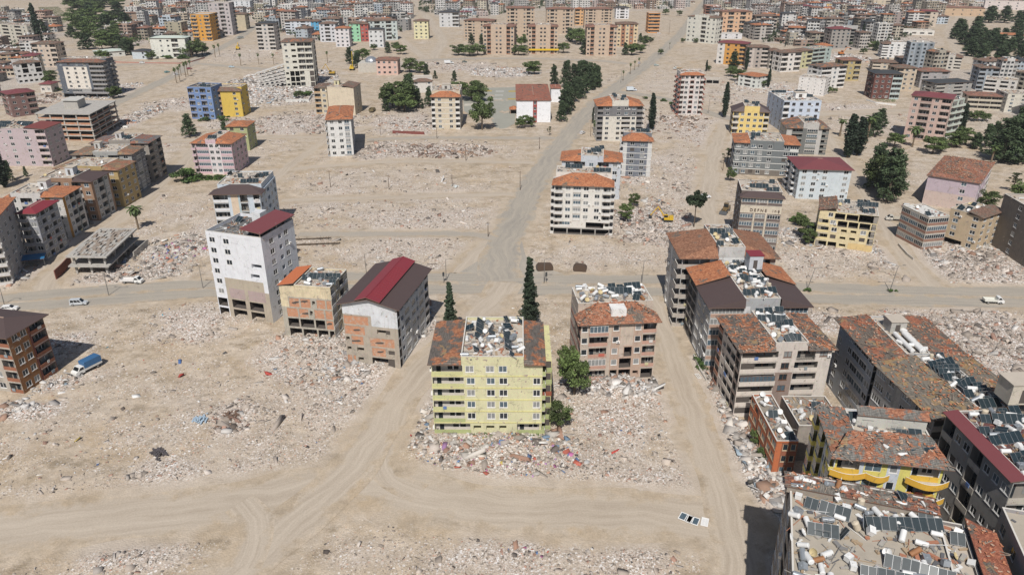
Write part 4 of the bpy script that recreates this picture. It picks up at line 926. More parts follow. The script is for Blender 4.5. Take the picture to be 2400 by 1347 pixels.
# --- behind the main road, right
building((1739,461),(1836,466),yb=590,depth=15,wall=(.13,.10,.09),wall2=(.55,.49,.40),floors=7,lod=0,front='g:2 p:.25:1 g:1.5 p:.25:1 g:2',left='w w w',right='w w w',bal=[(.13,.10,.09)],ov_rows=[('front',(6,),'g:2:1 g:1.5:1 g:2:1'),('front',(5,),'p:1:1')],
  roof='front',fd=2.5,up=1.2,par=.2,tile=CHOC,dirt=.3,spall=0,label='dark brown and cream tower with lettering and a roof packed with round tanks',short='brown lettered tower',clutter=(38,0,6,0))
LET = LAND[-1]
building((1922,493),(2060,508),z=12.7,depth=14,wall=(.62,.53,.33),wall2=(.60,.45,.22),floors=5,lod=0,front='b:1.8 w:1.5 h:1.4 h:1.4 w:1.4 r:1:0',left='w w b',right='b w w',bal=[(.64,.54,.30)],ov_rows=[('front',(0,),'o:1.8 o:1.4 h:1.5 p:3.4:1'),('front',(3,),'b:1.8 w:1.4 o:1.8 o:1.8 o:2 r:.9'),('front',(4,),'p:1.1 w:1 o:1.6 o:1.8 x:2.6')],
  roof='left',wf=.30,up=1.4,ov=.8,tile=BROWN,jit=.2,par=.1,dirt=.3,spall=.05,broken=.2,label='pale yellow block with its top floor smashed open and panels on the roof',short='smashed pale yellow block',clutter=(12,8,12,1))
building((2228,490),(2303,511),z=11.8,depth=13,wall=(.52,.41,.28),floors=5,lod=0,front='w:1.6 p:.6 w:1.3',left='w w',right='w w w',roof='right',wf=.42,up=1.2,ov=.7,tile=BROWN,jit=.1,par=.4,dirt=.3,broken=.0,ov_rows=[('front',(0,),'o:1.8 w:1.2')],label='beige half of the tilted block by the side street',short='beige tilted block',clutter=(3,3,3,4))
building((2178,511),(2226,507),z=11.4,depth=13,wall=(.48,.44,.38),wall2=(.28,.16,.12),floors=4,lod=0,front='g:1',left='g g g',right='p',bal=[(.27,.15,.11)],roof='flat',par=.2,flatm=plain('white_membrane',(.66,.65,.62),.8,0,.3,.7),dirt=.4,label='white-roofed half with brown balconies against the beige tilted block',short='brown balcony wing',clutter=(1,1,1,1))
building((2354,456),(2560,560),z=17.7,depth=12,yaw=-4,wall=(.20,.175,.15),wall2=(.26,.23,.19),floors=6,lod=0,front='w b',left='b:1.6:1 w b:1.6:1 w b:1.6:1',right='w',rear='w b w',bal=[(.34,.29,.22)],roof='flat',par=.3,dirt=.5,label='dark brown balcony block cut by the right edge of the photo',short='dark balcony block',clutter=(6,3,4,1))
building((2176,411),(2296,430),z=11.5,back=(2243,370),wall=(.47,.39,.44),wall2=(.52,.42,.38),floors=4,lod=0,front='p:1.6 p:2.6 w:1.2 p:1.3',left='w w w',right='w h w b',roof='hip',rise=2.2,ov=.6,tile=tile_mat((.34,.15,.10),.35),jit=.22,dirt=.25,ov_rows=[('front',(0,1),'p:1.6:1 p:2.6:1 w:1.2:1 p:1.3:1')],label='lilac and pink building with a sagging brown tile roof by the tall conifers',short='lilac building')
building((1875,396),(1997,399),yb=468,back=(1864,368),wall=(.52,.58,.62),floors=5,lod=0,front='w w w p w',left='B w B w',right='b w b',bal=[(.62,.64,.66)],roof='hip',rise=2.0,ov=.9,tile=MAROON,dirt=.25,spall=0,label='light blue-grey block with a clean maroon hipped roof',short='light blue block with maroon roof')
building((1724,334),(1874,341),yb=412,back=(1723,314),wall=(.155,.17,.175),wall2=(.58,.30,.08),wall3=(.17,.15,.13),floors=5,lod=0,front='w:1 w w w p:.3 w p:1.2 w:1 g:1.2',left='b w b',right='w w',bal=[(.6,.6,.58)],band=plain('white_band',(.70,.69,.66),.8,0,.1),roof='wings',wing=(.23,.76),up=1.0,par=.3,tile=ORANGE,hipin=2.5,dirt=.2,spall=0,broken=.03,
  ov_rows=[('front',(2,),'w:1 w w w p:.3 w p:1 w b:1.3:1'),('front',(0,),'w w:1:2 w:1:2 w:1:2 p:.3:2 w:1:2 p:1:2 w:1:2 b:1.3:1')],label='dark grey block with white floor bands and two bright orange roof wings',short='banded dark grey block',clutter=(10,2,4,1))
building((1845,300),(1944,303),yb=362,back=(1842,283),wall=(.45,.44,.42),wall2=(.15,.155,.15),floors=5,lod=1,front='p:.8 b:1.6:1 p:.6:1 g:1.6:0 p:.6 b:1:1',left='w w w',right='b w',bal=[(.14,.15,.145)],roof='wings',wing=(.38,.75),up=2.4,par=.2,tile=WORN,jit=.1,dirt=.3,label='grey and white balcony block with a broken tile roof behind the banded block',short='grey balcony block',clutter=(6,2,4,0))
building((1838,238),(1926,238),yb=308,back=(1830,216),wall=(.50,.56,.66),wall2=(.36,.40,.46),floors=5,lod=1,front='b:.8 w w w w',left='w w w w',right='w w w',bal=[(.7,.7,.7)],roof='flat',par=.4,flatm=plain('white_membrane',(.66,.65,.62),.8,0,.3,.7),dirt=.15,spall=0,frame=BROWNF,housem=wall_mat(WHITE),house=[(9,9,6,4,2.8)],label='pale blue block with a white roof terrace',short='pale blue block',clutter=(2,2,12,0))
building((1719,261),(1804,264),yb=316,depth=12,wall=(.68,.52,.20),wall2=(.60,.45,.17),floors=4,lod=1,front='B:1:0 w w w w:.8 b:.8:0',left='b b b',right='w w',bal=[(.58,.54,.47)],roof='wings',wing=(.30,.72),up=2.8,par=.2,tile=CHOC,dirt=.2,spall=0,label='bright yellow block with dark roof wings',short='bright yellow block',clutter=(2,1,5,0))
building((1597,177),(1651,177),yb=270,depth=13,wall=(.62,.58,.56),wall2=(.33,.10,.08),floors=8,lod=1,front='B:.7:1 w p:.2 b:.8:1 p:.2 w B:.7:1',left='B w B',right='B w B',bal=[(.34,.12,.09),(.6,.57,.54)],roof='front',fd=3,up=1.2,par=.2,tile=ORANGE,dirt=.25,label='slim pink-white tower with red balcony strips standing alone',short='slim pink-white tower',clutter=(14,0,2,0))
building((1299,433),(1434,438),z=18,depth=15,wall=(.64,.62,.58),wall2=(.30,.29,.27),floors=7,lod=0,front='B:.9:0 w w:.9 p:.2 w p:.1 w B:.9:0',left='B w B',right='B w B w',bal=[(.60,.59,.57)],roof='front',fd=7,up=2.4,par=.2,tile=ORANGE,jit=.08,ov=.9,dirt=.25,spall=.02,ov_rows=[('front',(0,),'o:1.5:1 o:1.5:1 o:1.5:1 o:1.5:1'),('front',(1,),'h:.6 g:1.2 p:1.6 o:2 h:.6'),('front',(2,3,4,5,6),'B:.9:0 w g:.8:1 w p:.1 w B:.9:0')],
  label='white block with orange roof, first on the right of the avenue',short='white avenue block',clutter=(6,1,6,1))
building((1317,376),(1456,380),z=15.5,depth=13,wall=(.50,.53,.57),floors=5,lod=0,front='w b w b w',left='w w',right='b w b',bal=[(.5,.52,.55)],roof='wings',wing=(.32,.70),up=1.9,par=.3,tile=ORANGE,hipin=4,ov=.8,dirt=.25,label='pale blue-grey block with two orange roof wings behind the white avenue block',short='blue-grey avenue block',clutter=(9,2,9,0))
building((1461,330),(1529,332),yb=415,depth=13,wall=(.155,.17,.20),wall2=(.56,.56,.55),floors=6,lod=1,front='p:.4:1 w w p:.4:1',left='B w B',right='w w w',bal=[(.6,.6,.6)],band=plain('white_band',(.70,.69,.66),.8,0,.1),roof='front',fd=6,up=2,par=.3,tile=ORANGE,jit=.05,dirt=.25,label='narrow dark slate block with white bands and an orange roof',short='narrow slate block',clutter=(10,1,5,0))
building((1401,249),(1507,249),yb=331,depth=16,wall=(.60,.57,.51),wall2=(.16,.16,.17),floors=7,lod=1,front='b:.7:1 w:1:0 p:.5 w:.7 b:1.1:0 w:.7 b:.7:1',left='w w w',right='B w B',bal=[(.5,.48,.45),(.16,.16,.17)],roof='wings',wing=(.32,.68),up=2.6,par=.3,tile=ORANGE,hipin=4,dirt=.3,ov_rows=[('front',(5,6),'b:.7:1 w:1:1 p:.5:1 w:.7:1 w:1.1:1 w:.7:1 b:.7:1')],label='tall cream and charcoal block with orange roof ends, beside the bend of the avenue',short='cream and charcoal block',clutter=(16,0,6,0))
# --- middle
building((1010,228),(1077,228),yb=304,depth=24,wall=(.56,.49,.38),wall2=(.38,.37,.36),floors=6,lod=1,front='b:.5:1 w:1.2 p:.3 w:1.2 b:.6:1',left='w w w',right='w w w w',bal=[(.66,.64,.6)],band=plain('white_band',(.70,.69,.66),.8,0,.1),roof='front',fd=5,up=2.2,par=.4,tile=ORANGE,dirt=.25,label='cream block with white floor bands, orange front roof and a grey terrace',short='cream banded block',clutter=(20,0,0,0),housem=wall_mat((.5,.48,.45)),house=[(5.4,10,4.4,5,2.6)])
building((1211,236),(1291,236),yb=287,depth=52,wall=(.76,.77,.80),wall2=(.30,.06,.05),floors=4,lod=1,front='p:2.4 w:.6:1 p:2',left='w w w w w w w w',right='w w w w w w w w',roof='hip',rise=1.2,ov=.5,tile=tile_mat((.34,.13,.085),.18),jit=.25,dirt=.12,spall=0,label='white school with a long dented brown tile roof beside the sports ground',short='white school',cat='school',name='school_building')
building((1292,208),(1314,208),yb=240,depth=14,wall=(.76,.77,.80),floors=3,lod=1,front='p',left='w',right='w w',roof='hip',rise=.8,ov=.4,tile=tile_mat((.34,.13,.085),.18),dirt=.12,label='small white side wing of the school with a brown roof',short='school side wing',cat='annex',name='annex')
building((766,281),(822,279),z=17.8,back=(857,248),wall=(.64,.64,.63),wall2=(.36,.37,.38),floors=6,lod=1,front='w w:.9 g:.6 p:.2',left='B w B',right='w:1:1 w:1:1 p:.3:1 w:1:1 w:1:1 w:1:1',bal=[(.34,.35,.36)],roof='hip',rise=1.6,ov=.9,tile=ORANGE,jit=.25,dirt=.3,label='white block with an orange roof ripped open at the left, alone among rubble',short='white block with ripped orange roof')
building((735,206),(765,206),z=15.5,depth=14,wall=(.55,.47,.34),wall2=(.50,.34,.2),floors=5,lod=1,front='b w',left='w w',right='p',bal=[(.46,.30,.16)],roof='hip',rise=1,ov=.5,tile=BROWN,dirt=.3,label='narrow ochre balcony wing of the blank cream tower',short='ochre balcony wing')
building((766,205),(828,206),z=16.2,depth=15,wall=(.60,.52,.40),floors=5,lod=1,front='p:1 p:3',left='w w',right='p w p',roof='right',wf=.45,up=1.4,ov=.5,tile=BROWN,par=.3,dirt=.3,label='cream tower with a blank windowless front wall',short='blank cream tower',clutter=(3,1,3,0),housem=wall_mat((.6,.55,.35)),house=[(2,8,3,3,2.5)])
building((438,206),(494,207),yb=280,depth=14,wall=(.15,.235,.43),wall2=(.22,.30,.50),floors=5,lod=1,front='b:1:0 w:.9 b:1:0 w:.9',left='w w',right='w w',bal=[(.13,.21,.42)],roof='flat',par=.5,dirt=.2,spall=0,flatm=plain('dark_terrace',(.14,.14,.14),.9),label='cobalt blue block joined to a yellow block',short='cobalt blue block',clutter=(8,0,6,0))
building((495,214),(562,214),yb=274,depth=14,wall=(.60,.43,.09),wall2=(.34,.22,.13),floors=5,lod=1,front='b:1:1 p:1.2:0 w:.8:0 p:.3',left='w',right='w p w',bal=[(.36,.23,.14)],roof='front',fd=3.5,up=1.6,par=.3,tile=BROWN,dirt=.2,spall=0,label='golden yellow block joined to the cobalt blue block',short='golden yellow block',clutter=(6,0,4,1))
sk = [((80,266),(210,268),13.8,(272,236),5,'large unfinished concrete frame with dark open floors and a stair block on the roof','unfinished concrete frame')]
building((131,146),(236,147),yb=229,depth=15,wall=(.10,.115,.14),wall2=(.66,.62,.56),wall3=(.20,.21,.22),floors=8,lod=1,front='p:.7 w:1:1 w:1:1 w:1:1 p:.3 b:1.6:2',left='B B',right='B w B',bal=[(.25,.25,.26)],ov_rows=[('front',(7,),'w:1 w w w b:1.6'),('front',(0,),'o o o o'),('front',(1,),'w g g b:1.6')],roof='front',fd=6,up=1.4,par=.2,tile=tile_mat((.28,.13,.085),.35),dirt=.25,label='tall navy tower with a white panelled front at the upper left',short='navy and white tower',clutter=(6,0,3,1))
building((-70,302),(103,303),z=17.2,depth=13.5,wall=(.44,.37,.39),wall2=(.60,.57,.52),floors=6,lod=0,front='w w:1.1:0 p:.5 s:.6 w:1.1 p:.5 w p:.4 b:1:0',left='w w',right='w w w',bal=[(.52,.42,.43)],roof='right',wf=.28,up=.8,ov=.4,par=.25,tile=plain('red_brown_sheet',(.22,.06,.05),.6),dirt=.2,label='dusty pink block at the left edge with rows of small windows',short='dusty pink block',clutter=(16,0,22,1))
building((448,336),(541,337),yb=408,depth=17,wall=(.56,.42,.46),wall2=(.62,.57,.58),floors=5,lod=0,front='B:.5:0 g:1.5:0 w:.7:1 w:.7:1 g:1.4:0',left='w w',right='w w w w',bal=[(.56,.40,.44)],roof='wings',wing=(.36,.62),up=1.6,par=.2,tile=ORANGE,hipin=3,ov=.7,dirt=.2,spall=0,label='pink and white striped block with orange roof wings and tanks between them',short='pink striped block',clutter=(10,0,3,0))
building((530,297),(578,297),z=12,depth=12,wall=(.36,.38,.20),wall2=(.5,.45,.4),floors=4,lod=1,front='w w',left='w',right='w w',roof='hip',rise=1.6,ov=.6,tile=ORANGE,jit=.1,dirt=.3,label='olive green block with an orange roof just behind the pink striped block',short='olive block')
building((497,455),(608,454),z=18,back=(650,413),wall=(.50,.56,.62),wall2=(.58,.47,.36),wall3=(.38,.47,.5),floors=6,lod=0,front='b:2.4:0 p:.4 p:1.1:1 p:.25:2 r:1.3:0 p:.8 b:1.1:0',left='w w w',right='w w h w w',bal=[(.62,.63,.65)],roof='front',fd=4.6,up=1.7,par=.3,sx=.4,tile=CHOC,ov=1.0,dirt=.25,spall=0,label='light blue block with a dark brown front roof, just behind the tall white block',short='light blue block with brown roof',clutter=(12,2,10,1))
# --- left street row
SR = dict(lod=0,left='w w',dirt=.45,spall=.08,yaw=0)
building((212,336),(346,336),z=16.9,depth=12.5,wall=(.30,.27,.24),wall2=(.25,.2,.17),floors=6,front='w b w b w',right='b:1:1 w b:1:1',bal=[(.28,.24,.2)],roof='wings',wing=(.32,.70),up=1.0,par=.3,tile=tile_mat((.28,.12,.08),.5,(.2,.2,.2)),label='dark block with a patched tile roof, farthest of the row on the left street',short='farthest block of the left row',clutter=(9,0,3,0),housem=wall_mat((.5,.5,.5)),house=[(9,4,2.6,2.6,2.4)],**SR)
building((168,363),(307,362),z=16.5,depth=12,wall=(.34,.34,.33),wall2=(.2,.2,.21),floors=6,front='w b w b w',right='w:1:1 W w:1:1',bal=[(.3,.3,.3)],roof='wings',wing=(.36,.78),up=1.0,par=.2,tile=tile_mat((.34,.17,.10),.5,(.25,.2,.15)),label='grey block with brown tile wings, second from the far end of the left row',short='second block of the left row',clutter=(11,0,0,1),housem=wall_mat((.5,.5,.48)),house=[(7,5,2.4,2.4,2.6)],**SR)
building((128,395),(274,399),z=14.8,depth=12,wall=(.42,.31,.14),wall2=(.30,.2,.12),floors=5,front='w b w b w',right='w w w',bal=[(.42,.32,.17)],roof='wings',wing=(.18,.76),up=1.2,par=.2,tile=tile_mat((.33,.15,.09),.45,(.3,.22,.14)),label='mustard block with a broken tile roof, third in the left row',short='mustard block of the left row',clutter=(18,0,0,1),**SR)
building((95,424),(212,426),z=15.1,depth=12,wall=(.30,.185,.12),wall2=(.42,.42,.41),wall3=(.12,.15,.16),floors=5,front='w b w b w',right='p:.5:0 w:1:1 b:1.3:1 p:.2:2 w:1:1 p:.4',bal=[(.40,.39,.37)],roof='wings',wing=(.0,.64),up=.9,par=.4,tile=CHOC,label='brown-roofed block with grey and brown side panels, fourth in the left row',short='fourth block of the left row',clutter=(20,0,1,2),housem=wall_mat((.55,.57,.6)),house=[(7.5,4,3,3,3)],**SR)
building((15,462),(145,462),z=15.1,depth=11.5,wall=(.58,.56,.54),wall2=(.44,.22,.05),wall3=(.12,.15,.16),floors=5,front='w b w p:.4:1 w',right='p:.6:1 w:1 b:1.2 p:.2:2 b:1.2 p:.3',bal=[(.46,.45,.43)],roof='wings',wing=(.08,.62),up=1.0,par=.4,tile=ORANGE,hipin=3,label='white block with orange side panels and a bright orange hipped roof end',short='white and orange row block',clutter=(14,3,0,1),housem=wall_mat((.6,.6,.6)),house=[(8,6,3,3,2.8)],**SR)
building((42,500),(82,500),z=16.2,back=(130,471),wall=(.30,.31,.34),wall2=(.2,.2,.22),floors=6,lod=0,front='B:1:1 w',left='w w',right='w b w b w',bal=[(.27,.28,.31)],roof='hip',rise=1.2,ov=.8,tile=RED,dirt=.35,label='grey-blue block with a dark red hipped roof at the left, near the main road',short='grey-blue block with red roof')
from_world((-172.7,200.2),math.radians(18),22,20,20.8,wall=(.52,.51,.50),wall2=(.33,.32,.32),floors=7,lod=0,front='B w B w B',left='w',right='w:1:1 w:1:1 w:1:1 w:1:1',bal=[(.55,.54,.53)],roof='hip',rise=1.4,ov=.8,tile=ORANGE,dirt=.35,label='tall pale grey block cut by the left edge, side wall facing the dirt street',short='tall pale grey edge block')  # wall2 is the wall grey darkened, painting the right side's shade
building((-140,770),(14,789),z=15,depth=10.4,wall=(.42,.38,.33),wall2=(.26,.12,.045),wall3=(.16,.05,.035),floors=5,lod=0,front='b w b w b',left='w',right='p:.3:1 w:1:1 w:1:1 p:.2:2 b:1.8:2',bal=[(.28,.11,.06)],roof='hip',rise=1.6,ov=1.0,tile=CHOC,dirt=.5,label='rust orange and grey block with a dark sheet roof at the lower left edge',short='rust orange edge block')
# ------------------------------------------------------------ unfinished frames
def frame_block(L, R, z, back, floors, nx_, ny_, label, short, over=.8, infill=0, coffer=False, solid=0):
    a, b, c = Vector(G(*L, z)), Vector(G(*R, z)), Vector(G(*back, z)); d = b-a; W = d.length; ang = math.atan2(d.y, d.x)
    D = abs((c-b).dot(Vector((-math.sin(ang), math.cos(ang)))))
    shear = (c-b).dot(Vector((math.cos(ang), math.sin(ang))))/D
    root = empty('unfinished_building', (a.x, a.y, 0), ang); tag(root, label, 'concrete frame')
    S = lambda x, y, zz: (x+shear*y, y, zz)
    cm = wall_mat((.42, .40, .37), .5, .1); fh = z/floors
    for f in range(floors):
        m = MB(); zz = (f+1)*fh
        if coffer and f == floors-1:      # ribbed slab, broken filler blocks between the ribs
            t = 1.0; m.box(0, 0, zz-.45, W, t, zz, cm, T=S); m.box(0, D-t, zz-.45, W, D, zz, cm, T=S); m.box(0, t, zz-.45, t, D-t, zz, cm, T=S); m.box(W-t, t, zz-.45, W, D-t, zz, cm, T=S)
            m.box(t, t, zz-.6, W-t, D-t, zz-.42, cm, T=S)
            k = plain('broken_filler', (.36, .30, .25), .95, 0, .5, 1)
            for i in range(9):
                for j in range(14):
                    x0 = t+(W-2*t)*i/9; y0 = t+(D-2*t)*j/14; h = RS.uniform(-.35, .16)
                    tl = RS.uniform(-.22, .22); m.box(x0+.05, y0+.05, zz-.44, x0+(W-2*t)/9-.12, y0+(D-2*t)/14-.1, zz+h, k if RS.random() < .5 else cm, T=lambda x, y, q, x0=x0, tl=tl: S(x, y, q+(x-x0)*tl if q > zz-.4 else q), bottom=False)
        else: m.box(0, 0, zz-.4, W, D, zz, cm, T=S)
        m.build('floor_slab', root)
    for i in range(nx_):
        for j in range(ny_):
            m = MB(); x = over+(W-2*over)*i/(nx_-1); y = over+(D-2*over)*j/(ny_-1)
            m.box(x-.3, y-.3, 0, x+.3, y+.3, z-.4, cm, T=S, bottom=False); m.build('column', root)
    if infill:
        m = MB(); bm_ = brick_mat()
        for f in range(floors):
            for i in range(nx_-1):
                x0 = over+(W-2*over)*i/(nx_-1)+.3; x1 = over+(W-2*over)*(i+1)/(nx_-1)-.3
                m.box(x0, over-.1, f*fh+.02, x1, over+.1, f*fh+RS.uniform(.4, 1.1), bm_, T=S)
            for j in range(ny_-1):
                y0 = over+(D-2*over)*j/(ny_-1)+.3; y1 = over+(D-2*over)*(j+1)/(ny_-1)-.3
                m.box(W-over-.1, y0, f*fh+.02, W-over+.1, y1, f*fh+RS.uniform(.4, 1.1), bm_, T=S)
            x0, x1 = over+.3, W-over-.3; m.box(x0, D*.5, f*fh, x1, D*.5+.2, f*fh+fh-.4, INNER, T=S)
        m.build('brick_infill', root)
        m = MB(); m.box(W*.36, D*.35, z, W*.62, D*.62, z+4.2, cm, T=S); m.box(W*.34, D*.33, z+4.2, W*.64, D*.64, z+4.45, wall_mat((.5, .49, .46)), T=S); m.build('stair_house', root)
    LAND.append((short, (L[0]+R[0])/2, (L[1]+R[1])/2+20, a.x+W/2, a.y+D/2)); FOOT.append((a.x+W/2+shear*D/2, a.y+D/2, math.hypot(W, D)/2))
    return root, W, D
frame_block((80,266),(210,268),14,(272,236),5,5,5,'large unfinished concrete frame with dark open floors and a stair block on its roof','unfinished concrete frame',infill=1)
frame_block((153,601),(249,602),6.4,(321,535),2,3,4,'two storey concrete skeleton with a broken ribbed slab beside the main road','two storey skeleton',over=1.6,coffer=True)
frame_block((1936,68),(2009,68),15,(2012,60),5,6,3,'pale concrete frame with five bare floors at the upper right','pale five floor frame',over=.3)

